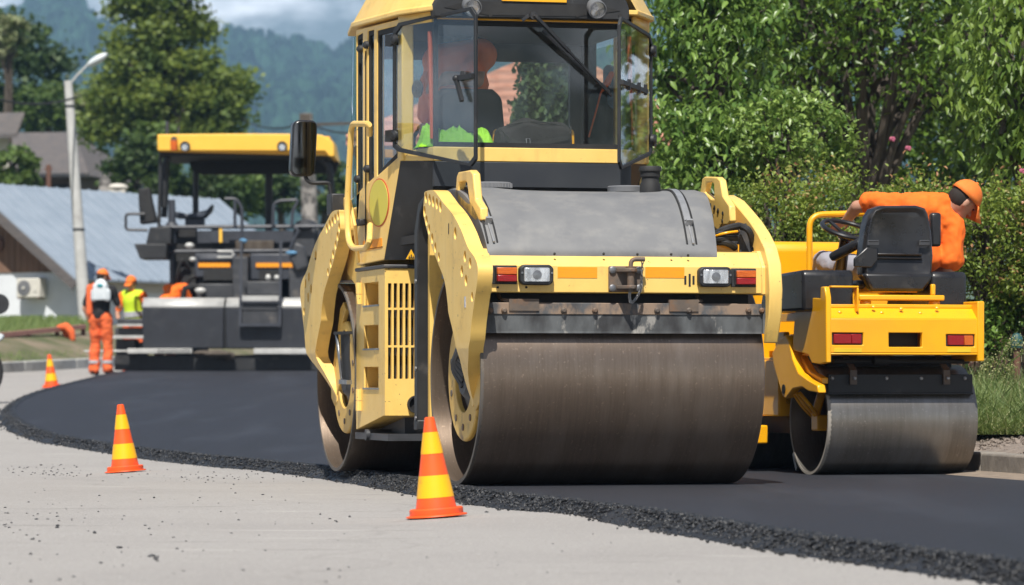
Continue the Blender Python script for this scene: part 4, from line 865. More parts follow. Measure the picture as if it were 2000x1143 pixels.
def big_roller():
    root = empty('road_roller', (OX, OY, 0), PSI, 'big pale yellow tandem roller with glazed cab and wide steel drums', 'road roller')
    PY, BK = M['pale_yellow'], M['black']
    # ---- drums
    def drum(v0, parent):
        m = MB(); R0, R1 = .61, .588
        m.ring([(R1, -.84), (R0-.006, -.84), (R0, -.834), (R0, .794), (R0-.006, .80), (R1, .80)], (0, v0, .61), (1, 0, 0), 128)
        d = m.build('drum', M['drum'], parent)
        m = MB(); m.cyl((-.52, v0, .61), (.6, v0, .61), .588, .588, 64); m.build('drum_plate', M['drum_inside'], d)
        m = MB()        # the steel rim catches dust and light
        m.ring([(.589, -.842), (.611, -.842), (.611, -.838), (.5885, -.55)], (0, v0, .61), (1, 0, 0), 96); m.build('rim', M['drum_inside'], d)
    drum(0, root); drum(3.3, root)
    # ---- yokes
    def yoke(name, sg, v0, full=True):
        f = lambda p: (v0 + sg*p[0], p[1])
        holes = [[f(q) for q in circ(a, b, r*.80, 14, r*.92)] for a, b, r in yoke_holes()]
        m = MB(); m.plate([f(p) for p in YO], holes, -.92, -.835); m.v = [(p[0] + arm_off(p[2]), p[1], p[2]) for p in m.v]
        y = m.build(name, PY, root, bevel=.008)
        m = MB(); m.prism([f(q) for q in ((-.02, 1.10), (-.12, 1.06), (-.22, .88), (-.25, .74), (-.20, .72), (-.15, .84), (-.05, .98), (.05, 1.05))], -.80, -.765); m.build('arm_rib', M['pale_yellow_worn'], y, bevel=.006)
        m = MB(); m.ring([(.20, -.02), (.355, -.02), (.365, -.012), (.365, .012), (.20, .012)], (-.775, v0, .61), (1, 0, 0), 48)
        m.prism([f(q) for q in ((-.40, .47), (-.42, .60), (-.30, .75), (-.15, .78), (-.1, .6), (-.3, .42))], -.80, -.77)
        h = m.build('hub_plate', M['pale_yellow_worn'], y, bevel=.005)
        m = MB()
        for k in range(10): a = k*.628+.3; m.cyl((-.80, v0+.285*math.cos(a), .61+.285*math.sin(a)), (-.79, v0+.285*math.cos(a), .61+.285*math.sin(a)), .02, .02, 10)
        m.build('bolt', M['rustgrey'], h)
        m = MB(); m.lathe([(.19, 0), (.19, .05), (.13, .07), (.10, .10)], (-.70, v0, .61), (-1, 0, 0), 24)
        if sg > 0:
            for k in range(5): m.tube(smoothpath([(-.79, v0 - .02*k, .56+.03*k), (-.835, v0+.04-.02*k, .66+.02*k), (-.83, v0-.05-.04*k, .74+.015*k), (-.79, v0-.18-.02*k, .72+.02*k)], 5), .024, 8)
        else:
            m.cyl((-.80, v0, .61), (-.74, v0, .61), .10, .10, 16)
        m.build('drum_motor', M['darkgrey'], y)
        return y
    yf = yoke('front_yoke', 1, 0); yr = yoke('rear_yoke', -1, 3.24)
    # step plate on the rear yoke: small bright bracket
    m = MB(); p0, p1 = L(658, 651, u=-.99), L(683, 750, u=-.99); pa, pb = L(656, 651, u=-.93), L(684, 651, u=-.90)
    m.prism([(pb.y+.03, pb.z), (pa.y, pa.z), (pa.y-.03, pa.z-.30), (pb.y+.03, pb.z-.31)], -.90, -.895); m.bar((-.93, pa.y, pa.z), (-.895, pb.y+.02, pa.z), .03, .02)
    m.build('step_bracket', M['rubber'], root)
    m = MB(); m.add([(-.93, pa.y, pa.z), (-.93, pa.y-.04, pa.z), (-.915, pa.y-.13, pa.z-.31), (-.915, pa.y-.10, pa.z-.31)], [(0, 1, 2, 3)]); m.bar((-.92, pa.y-.13, pa.z-.31), (-.90, pb.y+.03, pb.z-.31), .03, .02); m.build('step_edge', M['steel'], root, solid=.012)
    for px, py, w_, h_ in ((908, 590, .016, .030), (876, 447, .006, .030)):
        q = L(px, py, u=-.922); m = MB(); m.box(-.9225, -.9205, q.y-w_, q.y+w_, q.z-h_, q.z+h_); m.build('label_sticker', M['white_label'] if w_ > .01 else M['rubber'], root)
    # lifting eyes
    def eye(name, u0, u1, pts_o, pts_i):
        m = MB(); m.plate(pts_o, [pts_i], u0, u1); return m.build(name, PY, root, bevel=.008)
    def P2(u, *pp): return [(L(x, y, u=u).y, L(x, y, u=u).z) for x, y in pp]
    o = [(.17, 1.655), (.135, 1.755), (.10, 1.775), (-.18, 1.772), (-.245, 1.75), (-.30, 1.60), (-.42, 1.55), (-.43, 1.48), (-.3, 1.48), (.1, 1.60)]
    i = [(.10, 1.668), (.085, 1.715), (-.08, 1.715), (-.11, 1.70), (-.17, 1.59), (-.1, 1.60), (.06, 1.645)]
    eye('lifting_eye', -.80, -.755, o, i)
    eye('lifting_eye', -.82, -.775, [(3.24-a, b) for a, b in o], [(3.24-a, b) for a, b in i])
    # right yoke: inner lifting plate and curved outer arm
    uI = .70
    o = P2(uI, (1367, 376), (1371, 349), (1376, 345), (1400, 346), (1406, 352), (1411, 382), (1424, 402), (1426, 432), (1420, 440), (1408, 440), (1403, 452), (1396, 446))
    i = P2(uI, (1375, 376), (1379, 357), (1391, 356), (1394, 361), (1395, 390), (1388, 388))
    eye('lifting_eye', uI, uI+.04, o, i)
    m = MB(); arc = [(.43, 1.655), (.40, 1.672), (.13, 1.665), (-.05, 1.625), (-.215, 1.56), (-.37, 1.495), (-.516, 1.42), (-.64, 1.335), (-.71, 1.24), (-.735, 1.10), (-.72, .96), (-.65, .80), (-.62, .80), (-.655, .95), (-.655, 1.05), (-.60, 1.20), (-.50, 1.30), (-.36, 1.385), (-.2, 1.44), (.1, 1.46), (.43, 1.5)]
    m.prism(arc, .785, .862); m.prism([(-.05, 1.2), (.45, 1.3), (.45, 1.52), (-.2, 1.45)], .77, .84)
    m.ell((.855, -.60, 1.20), (.02, .05, .05)); m.ell((.855, -.66, 1.08), (.02, .05, .05))
    m.build('right_yoke', PY, root, bevel=.012)
    m = MB()
    for a, b in ((-.05, 1.56), (.02, 1.58)): m.cyl((.695, a, b), (.70, a, b), .008)
    for px, py in ((1380, 396), (1388, 401), (1396, 405), (1403, 411), (1412, 417), (1392, 422), (1411, 432)): q = L(px, py, u=uI-.002); m.cyl(q, q + Vector((-.004, 0, 0)), .012, .012, 8)
    m.build('bolt', M['rubber'], root)
    # hoses in the right hand gap
    hr = MB()
    for k, (a, b, c_) in enumerate((((1388, 462), (1415, 448), (1443, 441)), ((1388, 465), (1410, 456), (1440, 452)), ((1388, 470), (1412, 466), (1440, 464)), ((1388, 473), (1418, 474), (1436, 484)), ((1443, 441), (1462, 450), (1472, 478)))):
        vv = (-.40, -.46, -.42); pts = [L(*a, v=vv[0]), L(*b, v=vv[1]), L(*c_, v=vv[2])]; hr.tube(smoothpath(pts, 6), .020, 8)
    hr.build('hydraulic_hose', M['rubber'], root)
    hr = MB(); pts = [L(1389, 463, v=-.43), L(1418, 455, v=-.49), L(1441, 452, v=-.46)]; hr.tube(smoothpath(pts, 6), .008, 6)
    q = L(1421, 487, v=-.42); hr.box(q.x-.07, q.x+.07, -.42, -.34, q.z-.03, q.z+.03); hr.build('hose_bracket', M['yellow'], root, bevel=.006)
    m = MB(); q0, q1 = L(1440, 495, v=-.38), L(1476, 450, v=-.38); m.prism([(q0.x, q0.z), (q1.x, q0.z), (q1.x-.02, q1.z-.03), (q0.x+.06, q1.z+.04), (q0.x+.02, q1.z-.03)], -.36, -.30, 'y'); m.box(.55, .78, -.28, -.24, 1.2, 1.40); m.build('hose_cover', M['darkgrey'], root)
    # ---- front frame: beam, back panels, mud guard
    bp = [(-.68, 1.075), (-.68, 1.222), (-.672, 1.232), (-.60, 1.308), (-.50, 1.315), (-.50, 1.075)]
    m = MB(); m.prism(bp, -.838, .815); b = m.build('front_beam', PY, root, bevel=.006)
    m = MB(); m.prism([(-.689, 1.07), (-.689, 1.225), (-.60, 1.318), (-.50, 1.32), (-.5, 1.07)], -.845, -.79); m.prism([(-.689, 1.07), (-.689, 1.225), (-.60, 1.318), (-.50, 1.32), (-.5, 1.07)], .765, .838); m.build('end_cap', PY, b, bevel=.006)
    m = MB(); m.box(-.79, .74, -.50, -.44, 1.02, 1.3); m.box(-.78, .74, -.52, -.46, .99, 1.072); m.build('crossmember', M['rubber'], root)
    m = MB()
    for px, py in ((1085, 497), (1181, 497), (1247, 498), (1346, 500), (1313, 498)): q = L(px, py, v=-.65); m.cyl((q.x, -.662, q.z), (q.x, -.668, q.z+.007), .007, .007, 8)
    for px, py in ((975, 561), (1031, 561)): q = L(px, py, v=-.68); m.cyl((q.x, -.679, q.z), (q.x, -.6825, q.z), .007, .007, 8)
    for px in (1342, 1350.5, 1358): q = L(px, 547, v=-.68); h = .022 if px == 1350.5 else .015; m.box(q.x-.006, q.x+.006, -.6825, -.67, q.z-h*1.6, q.z+h*1.6)
    m.build('slot', M['rubber'], b)
    for px in (1131, 1302): q = L(px, 532, v=-.68); m = MB(); m.box(q.x-.113, q.x+.113, -.6825, -.675, q.z-.030, q.z+.030); m.build('reflective_strip', M['orange_tape'], b)
    # lamps
    def headlight(px, py):
        q = L(px, py, v=-.68); m = MB(); w, h = .096, .056
        m.prism([(q.x+a, q.z+c_) for a, c_ in ((-w+.02, -h), (w-.02, -h), (w, -h+.02), (w, h-.02), (w-.02, h), (-w+.02, h), (-w, h-.02), (-w, -h+.02))], -.735, -.682, 'y'); o = m.build('headlight', M['black'], root, bevel=.008)
        m = MB(); m.prism([(q.x+a, q.z+c_) for a, c_ in ((-.068, -.040), (.068, -.040), (.074, -.034), (.074, .034), (.068, .040), (-.068, .040), (-.074, .034), (-.074, -.034))], -.7405, -.730, 'y'); m.build('lens', M['headglass'], o, bevel=.004)
        m = MB(); m.ring([(.0, 0), (.025, 0), (.025, .004), (.0, .006)], (q.x, -.741, q.z), (0, -1, 0), 16)
        for sx in (-1, 1): m.cyl((q.x+sx*.085, -.735, q.z+.01), (q.x+sx*.085, -.740, q.z+.01), .006)
        m.build('bulb', M['steel'], o)
    def taillight(px, py, dx):
        q = L(px, py, v=-.68); m = MB(); m.box(q.x-.073, q.x+.073, -.695, -.682, q.z-.052, q.z+.052); m.box(q.x-.055+dx, q.x+.063+dx, -.715, -.69, q.z-.042, q.z+.042); o = m.build('tail_light', M['black'], root, bevel=.004)
        m = MB(); m.box(q.x-.052+dx, q.x+.060+dx, -.735, -.712, q.z, q.z+.039); m.build('lens', M['glassamber'], o, bevel=.004)
        m = MB(); m.box(q.x-.052+dx, q.x+.060+dx, -.735, -.712, q.z-.039, q.z-.002); m.build('lens', M['glassred'], o, bevel=.004)
    headlight(1047, 537); headlight(1396, 541); taillight(986.5, 536.5, .004); taillight(1455, 542.5, 0)
    # tow hitch with pin and chain
    q = L(1223, 545, v=-.68); t = MB(); t.box(q.x-.096, q.x+.096, -.70, -.682, q.z-.072, q.z+.072); h = t.build('tow_hitch', M['rustgrey'], root, bevel=.008)
    t = MB()
    for dz in (.047, -.047): t.prism([(q.x-.055, -.70), (q.x-.03, -.76), (q.x+.0, -.79), (q.x+.03, -.79), (q.x+.05, -.76), (q.x+.06, -.70)], q.z+dz-.011, q.z+dz+.011, 'z')
    t.build('jaw', M['rustgrey'], h, bevel=.005)
    t = MB(); t.tube(fillet([(q.x+.015, -.755, q.z-.075), (q.x+.015, -.755, q.z+.108), (q.x+.095, -.755, q.z+.108)], .03), .013, 10); t.cyl((q.x+.015, -.755, q.z-.05), (q.x+.015, -.755, q.z+.045), .020); t.cyl((q.x+.015, -.755, q.z+.055), (q.x+.015, -.755, q.z+.067), .028); t.build('pin', M['rustgrey'], h)
    t = MB()
    for sx in (-1, 1):
        for sz in (-1, 1): t.lathe([(.020, 0), (.020, .012), (.012, .016)], (q.x+sx*.076, -.70, q.z+sz*.05), (0, -1, 0), 8)
    t.build('bolt', M['steel'], h)
    t = MB(); cp = smoothpath([(q.x+.082, -.756, q.z+.10), (q.x+.080, -.745, q.z+.0), (q.x+.076, -.74, q.z-.06), (q.x+.045, -.735, q.z-.115), (q.x+.022, -.735, q.z-.128), (q.x+.012, -.74, q.z-.10), (q.x+.012, -.75, q.z-.07)], 5)
    for k in range(0, len(cp)-1):
        c_ = (cp[k] + cp[k+1])/2; d = (cp[k+1]-cp[k]).normalized(); sd = d.orthogonal().normalized() if k % 2 else d.cross(d.orthogonal()).normalized()
        t.tube([c_ + d*.014*math.cos(a*math.pi/4) + sd*.007*math.sin(a*math.pi/4) for a in range(8)], .0028, 5, True)
    t.build('chain', M['steel'], h)
    for o_ in root.children:
        if o_.name.split('.')[0] in ('front_beam', 'headlight', 'tail_light', 'tow_hitch', 'crossmember'): o_.location.y = .035
    # scraper
    sA, sB = L(940, 604, v=-.56), L(1500, 610, v=-.56)
    m = MB(); m.box(-.84, .775, -.590, -.565, .955, 1.020); m.box(-.84, .775, -.565, -.48, .99, 1.020); s_ = m.build('drum_scraper', M['scraper'], root, bevel=.004); s_.location.y = -.04
    m = MB(); m.prism([(-.585, .962), (-.570, .862), (-.555, .862), (-.57, .962)], -.86, .795)
    m.box(-.862, .797, -.574, -.55, .852, .8635); m.box(.778, .812, -.60, -.52, .853, 1.00); m.build('blade', M['scraper_rubber'], s_)
    m = MB()
    for px in (954, 981, 1097, 1158, 1279, 1341, 1457, 1483): q = L(px, 607, v=-.59); m.lathe([(.017, 0), (.017, .009), (.009, .018)], (q.x, -.59, q.z), (0, -1, 0), 8)
    m.build('bolt', M['rustgrey'], s_)
    m = MB()
    for x in (-.72, .43): m.tube(fillet([(x, -.44, 1.10), (x, -.50, 1.040), (x, -.575, 1.032), (x+.09*(1 if x < 0 else -1), -.585, 1.030)], .03), .011, 8); m.box(x+(.03 if x < 0 else -.2), x+(.2 if x < 0 else -.03), -.598, -.57, .975, 1.040)
    m.build('spring_bracket', M['rustgrey'], s_)
    # inner panel behind the drum, mud guard
    m = MB(); m.box(-.835, .78, .655, .70, .30, 1.50); m.build('drum_bay_panel', PY, root)
    m = MB(); m.box(-.62, .6, .0, .65, 1.3, 1.42); m.box(-.6, .6, .62, 2.6, .45, 1.25); m.build('chassis', M['interior'], root)
    m = MB(); m.prism([(.72, .33), (.72, 1.44), (.66, 1.56), (.56, 1.63), (.56, 1.66), (.70, 1.62), (.80, 1.47), (.80, .33)], -.895, .80); m.box(-.897, .80, .715, .805, .30, .36); g = m.build('mud_guard', M['black'], root, bevel=.008)
    m = MB()
    for z in (1.17, .66, .37): m.cyl((-.897, .735, z), (-.905, .735, z), .014, .014, 8)
    m.build('bolt', M['steel'], g)
    # ---- water tank hood
    prof = [(.50, 1.690), (.35, 1.700), (.18, 1.694), (.03, 1.672), (-.12, 1.630), (-.27, 1.568), (-.40, 1.490), (-.51, 1.400), (-.585, 1.318), (-.59, 1.25)]
    def tank_u(v): return min(.73, .726 - (.35 - v)*.215)
    m = MB(); sub = smoothpath([(0, a, b) for a, b in prof], 6); vs = []; nu = 26
    for p in sub:
        ul, ur = -.80, tank_u(p.y)
        for i in range(nu+1):
            t = i/nu; u = ul + (ur-ul)*t; e = min(t, 1-t); z = p.z - .028*max(0, 1-e/.03)**2*.5
            z -= .03*math.exp(-((p.y-.22)/.16)**2) * max(0, 1 - ((u+.02)/.55)**2)       # shallow dish across the top
            vs.append((u, p.y, z))
    n = len(sub)
    base = len(vs); low = [(vs[i][0], vs[i][1], max(1.16, vs[i][2]-.5)) for i in range(len(vs))]
    fs = [(j*(nu+1)+i, j*(nu+1)+i+1, (j+1)*(nu+1)+i+1, (j+1)*(nu+1)+i) for j in range(n-1) for i in range(nu)]
    k = nu+1; allv = vs + low
    for j in range(n-1):
        for i in (0, nu): a, b_ = j*k+i, (j+1)*k+i; fs.append((a, b_, b_+base, a+base))
    for i in range(nu):
        for j in (0, n-1): a = j*k+i; fs.append((a, a+1, a+1+base, a+base))
    m.add(allv, fs); tk = m.build('water_tank', M['tank'], root)
    def on_tank(u, v):
        for a, b in zip(sub, sub[1:]):
            if b.y <= v <= a.y: t = (v-a.y)/(b.y-a.y+1e-9); return a.z + (b.z-a.z)*t - .03*math.exp(-((v-.22)/.16)**2) * max(0, 1 - ((u+.02)/.55)**2)
        return sub[-1].z
    for (u0, u1) in ((-.73, -.765), (.505, .385)):
        m = MB(); pts = []; N_ = 34
        for i in range(N_): v = .46 - (1.02)*i/(N_-1); u = u0 + (u1-u0)*max(0, (i-8)/(N_-9)); pts.append(Vector((u, v, on_tank(u, v)+.004)))
        w = .019; vs = []
        for i, p in enumerate(pts): vs += [p + Vector((-w, 0, -.004)), p + Vector((-w, 0, .004)), p + Vector((w, 0, .004)), p + Vector((w, 0, -.004))]
        m.add(vs, [(i*4+j, i*4+(j+1) % 4, i*4+4+(j+1) % 4, i*4+4+j) for i in range(N_-6) for j in range(4)]); st = m.build('strap', M['strap'], tk)
        m = MB(); c_ = pts[-6]; e = pts[-1]; m.obox((c_+pts[-4])/2 + Vector((0, -.005, .006)), (.036, .014, .06), Quaternion((1, 0, 0), R(35))); m.tube([c_, e + Vector((.006, -.012, .0))], .006, 8); m.build('buckle', M['strap'], st)
        m = MB()
        for sx in (-1, 1): m.tube([p + Vector((sx*(w+.008), 0, -.003)) for p in pts], .006, 5)
        m.build('strap_groove', M['rubber'], st)
    m = MB(); m.lathe([(.115, 0), (.118, .004), (.118, .030), (.11, .036), (.0, .040)], (-.525, .42, 1.70), (0, 0, 1), 40)
    for k in range(30): a = k*.2094; m.box(-.525+.118*math.cos(a)-.004, -.525+.118*math.cos(a)+.004, .42+.118*math.sin(a)-.004, .42+.118*math.sin(a)+.004, 1.704, 1.73)
    m.build('filler_cap', M['capgrey'], tk)
    m = MB(); m.lathe([(.115, 0), (.118, .03), (.11, .036), (.0, .038)], (.30, .44, 1.69), (0, 0, 1), 40); m.build('filler_cap', M['capgrey'], tk)
    q = L(1270, 380, v=.22); m = MB(); z0 = 1.665
    m.lathe([(.062, 0), (.060, .06), (.052, .075), (.050, .10), (.058, .105), (.058, .135), (.066, .137), (.066, .156), (.06, .166), (.0, .168)], (q.x, .22, z0), (0, 0, 1), 28); m.build('filler_pipe', M['rubber'], tk)
    return root
BR = big_roller()

def big_roller_rear(root):
    PY = M['pale_yellow']
    # ---- step box (side compartment)
    v0, v1, u0 = 1.79, 2.62, -.85
    m = MB()
    bars = [(-.82 + .049*k) for k in range(7)]
    prof = [(v0, .375), (v0, 1.275), (v1+.02, 1.275), (v1+.02, .28), (v1-.05, .275)]
    # front face pierced by tall slots
    slots = []
    for k in range(11):
        a = -.830 + .0360*k
        for (z0, z1) in ((1.035, 1.185), (.805, 1.022), (.60, .792)): slots.append([(a, z0), (a+.022, z0), (a+.022, z1), (a, z1)])
    m.plate([(u0, .375), (-.25, .375), (-.25, 1.275), (u0, 1.275)], slots, v0, v0+.03, 'y')
    # left face pierced by foot holds
    hol = []
    for z0, z1 in ((1.06, 1.20), (.79, .935), (.545, .675)): hol.append([(v0+.18, z0), (v0+.60, z0+.0), (v0+.60, z1), (v0+.18, z1)])
    m.plate([(v0+.031, .375), (v1, .28), (v1, 1.275), (v0+.031, 1.275)], hol, u0, u0+.02, 'x')
    m.add([(u0, v0, .375), (-.25, v0, .375), (-.25, v1, .28), (u0, v1, .28)], [(0, 1, 2, 3)])
    sb = m.build('side_compartment', PY, root)
    m = MB()
    for h in hol:
        (a, z0), (b_, _), (_, z1) = h[0], h[1], h[2]
        m.add([(u0+.01, a, z0), (u0+.01, b_, z0), (u0+.01, b_, z1), (u0+.01, a, z1), (u0+.16, a, z0), (u0+.16, b_, z0), (u0+.16, b_, z1-.02), (u0+.16, a, z1-.02)], [(4, 5, 6, 7), (0, 4, 7, 3), (1, 2, 6, 5), (3, 7, 6, 2), (0, 1, 5, 4)])
    m.build('foothold', M['pale_yellow_worn'], sb)
    m = MB(); m.box(-.83, -.26, v0+.07, v0+.09, .5, 1.25); m.build('grille_back', M['rubber'], sb)
    m = MB()
    for h in hol: m.box(u0-.006, u0+.02, h[0][0]-.02, h[1][0]+.02, h[0][1]-.012, h[0][1]-.001)
    m.build('step_tread', M['steel'], sb)
    m = MB()
    for z in (1.13, .46):
        m.cyl((u0-.012, v1-.14, z-.06), (u0-.012, v1-.14, z+.0), .022, .022, 10); m.cyl((u0-.012, v1-.14, z+.004), (u0-.012, v1-.14, z+.075), .022, .022, 10)
    m.build('hinge', PY, sb)
    m = MB(); m.box(u0-.01, -.25, v0-.012, v1, 1.277, 1.30); m.build('lid', M['darkgrey'], sb, bevel=.006)
    q = L(812, 790, v=v0); m = MB(); m.lathe([(.055, 0), (.055, .05), (.045, .05), (.045, .005)], (q.x, v0+.02, q.z), (0, -1, 0), 24); m.cyl((q.x, v0-.004, q.z), (q.x, v0-.001, q.z), .05, .05, 20); m.build('exhaust_pipe', M['rubber'], sb)
    m = MB(); m.box(-.84, .6, 1.75, 2.7, .22, .262); m.cyl((-.86, 2.3, .25), (.6, 2.3, .25), .035); m.box(-.7, .6, 1.9, 2.7, .26, .5); m.build('belly_plate', M['darkgrey'], root)
    # rear engine body behind the compartment, yellow panel beside the rear yoke
    m = MB(); q = [(2.62, .62), (2.62, 1.42), (2.62, 1.70), (2.95, 1.70), (3.15, 1.60), (3.15, 1.28), (2.9, 1.2), (2.75, 1.0), (2.68, .62)]
    m.prism(q, -.80, .75); m.box(-.78, .75, 2.62, 4.0, 1.24, 1.5); m.build('engine_cover', PY, root, bevel=.01)
    m = MB(); m.cyl((-.795, 3.0, 1.60), (-.803, 3.0, 1.60), .03); m.build('keyhole', M['rubber'], root)
    # black box carrying the mirror
    m = MB(); p = L(650, 395, u=-.87); m.box(-.90, -.79, p.y-.10, p.y+.06, 1.66, 1.80); m.build('mirror_bracket', M['black'], root, bevel=.01)
    vm = p.y
    m = MB(); pts = [L(x, y, v=vm) for x, y in ((648, 382), (644, 362), (636, 357), (609, 357), (598, 349), (596, 335))]; m.tube(smoothpath(pts, 5), .013, 8); a = m.build('mirror_arm', M['black'], root)
    c = L(592.5, 290, v=vm); w, h = .082, .182; lean = .055
    def rr(sx, sz, r, dx=0): return [(c.x + (w*sx-r)*ux + r*math.cos(t) + lean*((h*sz-r)*uz + r*math.sin(t))*.9, c.z + (h*sz-r)*uz + r*math.sin(t)) for ux, uz, t0 in ((1, 1, 0), (-1, 1, 90), (-1, -1, 180), (1, -1, 270)) for t in [R(t0 + 90*k/5) for k in range(6)]]
    m = MB(); m.prism(rr(1, 1, .045), vm-.03, vm+.06, 'y'); mm = m.build('wing_mirror', M['black_gloss'], root, bevel=.014)
    m = MB(); m.prism(rr(.87, .93, .035), vm-.0325, vm-.025, 'y'); m.build('mirror_glass', M['mirror'], mm)

    # ---- cab
    A, B_ = Vector((-.768, 1.72, 0)), Vector((-.874, 2.50, 0)); Lw = (B_-A).length; d = (B_-A)/Lw; nrm = Vector((-d.y, d.x, 0)); nrm = nrm if nrm.x < 0 else -nrm
    def side(s, z, off=0): return A + d*s + nrm*off + Vector((0, 0, z))
    def px2s(px): return (782-px)/85*.787
    def sidez(px, py): s = px2s(px); q = A + d*s; Y = OY + q.x*math.sin(PSI) + q.y*math.cos(PSI); return (s, CAMZ - (py-HORY)*Y/FPX)
    def rot_side(m_):       # plate built in (s,z) along x then laid on the cab side
        m_.v = [tuple(side(p[1], p[2], -p[0])) for p in m_.v]; return m_
    zt, zb = 2.80, 1.415
    mir = lambda q: Vector((.02 - (q.x - .0) , q.y, q.z))
    outer = [(0, 2.80), (0, 1.93), sidez(751, 508), sidez(697, 519), (.80, 2.80)]
    hA = [sidez(776, 50), sidez(776, 308), sidez(737, 344), sidez(737, 60)]
    hB = [sidez(731, 58), sidez(731, 346), sidez(719, 357), sidez(719, 61)]
    hC = [sidez(709, 64), sidez(709, 366), (.785, sidez(698, 380)[1]), (.785, sidez(698, 70)[1])]
    m = MB(); m.plate(outer, [hA, hB, hC], 0, .05, 'x'); rot_side(m); cs = m.build('cab_side', PY, root, bevel=.006)
    for hh, mt in ((hA, 'glass'), (hB, 'glass_green'), (hC, 'glass_green')):
        m = MB(); m.prism(hh, .018, .024, 'x'); rot_side(m); m.build('side_window', M[mt], cs)
        m = MB(); n = len(hh); cx = sum(p[0] for p in hh)/n; cz = sum(p[1] for p in hh)/n; ins = [(p[0]+(.022 if p[0] < cx else -.022), p[1]+(.03 if p[1] < cz else -.03)) for p in hh]
        m.frame([(p[0], p[1]) for p in hh], ins, .008, .032, 'x'); rot_side(m); m.build('seal', M['rubber'], cs)
    # bulging rear quarter glass seen past the rear edge
    m = MB(); m.add([side(.80, sidez(698, 70)[1]), side(.80, sidez(697, 380)[1]), side(.89, sidez(691, 392)[1]), side(.86, sidez(697, 75)[1])], [(0, 1, 2, 3)]); m.build('quarter_glass', M['glass_green'], root, solid=.008)
    # opposite side: same polygon mirrored, front pillar and window
    Ar, Br = Vector((.80, 1.72, 0)), Vector((.86, 2.50, 0)); dr = (Br-Ar).normalized()
    m = MB(); m.plate([(0, 2.80), (0, 1.75), (.28, 1.41), (.79, 1.41), (.79, 2.80)], [[(.05, 2.70), (.05, 2.0), (.74, 2.0), (.74, 2.70)]], 0, .05, 'x'); m.v = [tuple(Ar + dr*p[1] + Vector((-p[0], 0, p[2]))) for p in m.v]; cs2 = m.build('cab_side', PY, root, bevel=.006)
    m = MB(); m.prism([(.05, 2.70), (.05, 2.0), (.74, 2.0), (.74, 2.70)], .02, .026, 'x'); m.v = [tuple(Ar + dr*p[1] + Vector((-p[0], 0, p[2]))) for p in m.v]; m.build('side_window', M['glass_green'], cs2)
    # rear wall with big window, rear corner sides
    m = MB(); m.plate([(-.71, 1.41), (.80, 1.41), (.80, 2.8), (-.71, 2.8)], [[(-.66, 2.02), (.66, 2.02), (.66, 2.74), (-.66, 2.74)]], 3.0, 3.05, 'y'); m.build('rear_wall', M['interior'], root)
    m = MB(); m.box(-.66, .66, 3.02, 3.026, 2.02, 2.74); m.build('rear_window', M['glass_smoke'], root)
    m = MB(); m.bar(B_ + Vector((.02, 0, 2.1)), (-.80, 3.0, 2.1), .01, 1.3); m.v, m.f = [], []; m.add([(.84, 2.52, 1.45), (.80, 2.98, 1.45), (.80, 2.98, 2.75), (.84, 2.52, 2.75)], [(0, 1, 2, 3)]); m.build('rear_quarter_window', M['glass_green'], root)
    m = MB(); m.bar((-.69, 2.99, 1.41), (-.69, 2.99, 2.8), .05); m.bar((.78, 3.0, 1.41), (.78, 3.0, 2.8), .09); m.build('rear_pillar', M['interior'], root)
    # bay front: centre panel + angled corners
    C0, C1 = (-.64, 1.38), (.60, 1.38); E0, E1 = (-.768, 1.72), (.80, 1.72)
    zs1, zs0 = 2.0, 1.915            # yellow sill band
    def strip(m_, z0, z1, off0=0, off1=0, pts=None, th=.03):
        pts = pts or (E0, C0, C1, E1)
        for a, b in zip(pts, pts[1:]):
            a3, b3 = Vector((a[0], a[1], 0)), Vector((b[0], b[1], 0)); nn__ = Vector(((b3-a3).y, -(b3-a3).x, 0)).normalized()
            q = [a3 + Vector((0, 0, z0)), b3 + Vector((0, 0, z0)), b3 + Vector((0, 0, z1)), a3 + Vector((0, 0, z1))]; w = [p - nn__*th for p in q]
            m_.add(q + w, [(0, 1, 2, 3), (7, 6, 5, 4), (0, 4, 5, 1), (1, 5, 6, 2), (2, 6, 7, 3), (3, 7, 4, 0)])
    m = MB()
    # sill bends down towards the outer corners
    def poly3(m_, q, th, nrm_):
        n = len(q); w = [Vector(p) - Vector(nrm_)*th for p in q]; m_.add(list(q) + w, [tuple(range(n)), tuple(range(2*n-1, n-1, -1))] + [(i, (i+1) % n, n+(i+1) % n, n+i) for i in range(n)])
    strip(m, zs0, zs1, pts=(C0, C1)); 
    for Ei, Ci in ((E0, C0), (E1, C1)):
        e, c_ = Vector((*Ei, 0)), Vector((*Ci, 0)); poly3(m, [e + Vector((0, 0, 1.93)), c_ + Vector((0, 0, zs0)), c_ + Vector((0, 0, zs1)), e + Vector((0, 0, 1.985))], .03, (-.9 if Ei is E0 else .9, -.3, 0))
    m.build('window_sill', PY, root, bevel=.004)
    m = MB()           # front pillars
    for E_ in (E0, E1): sx = 1 if E_[0] < 0 else -1; m.bar((E_[0]+sx*.035, E_[1]-.01, 1.93), (E_[0]+sx*.035, E_[1]-.01, 2.86), .075, .075, (1, 0, 0))
    m.build('front_pillar', PY, root, bevel=.01)
    # glazing
    m = MB(); poly3(m, [Vector((C0[0], C0[1]+.012, zs1)), Vector((C1[0], C1[1]+.012, zs1)), Vector((C1[0], C1[1]+.012, 2.75)), Vector((C0[0], C0[1]+.012, 2.75))], .006, (0, -1, 0)); ws = m.build('windscreen', M['glass'], root)
    m = MB()
    for a, b in ((C0, C1),): m.plate([(a[0], 1.99), (b[0], 1.99), (b[0], 2.765), (a[0], 2.765)], [[(a[0]+.03, 2.03), (b[0]-.03, 2.03), (b[0]-.03, 2.735), (a[0]+.03, 2.735)]], 1.385, 1.40, 'y')
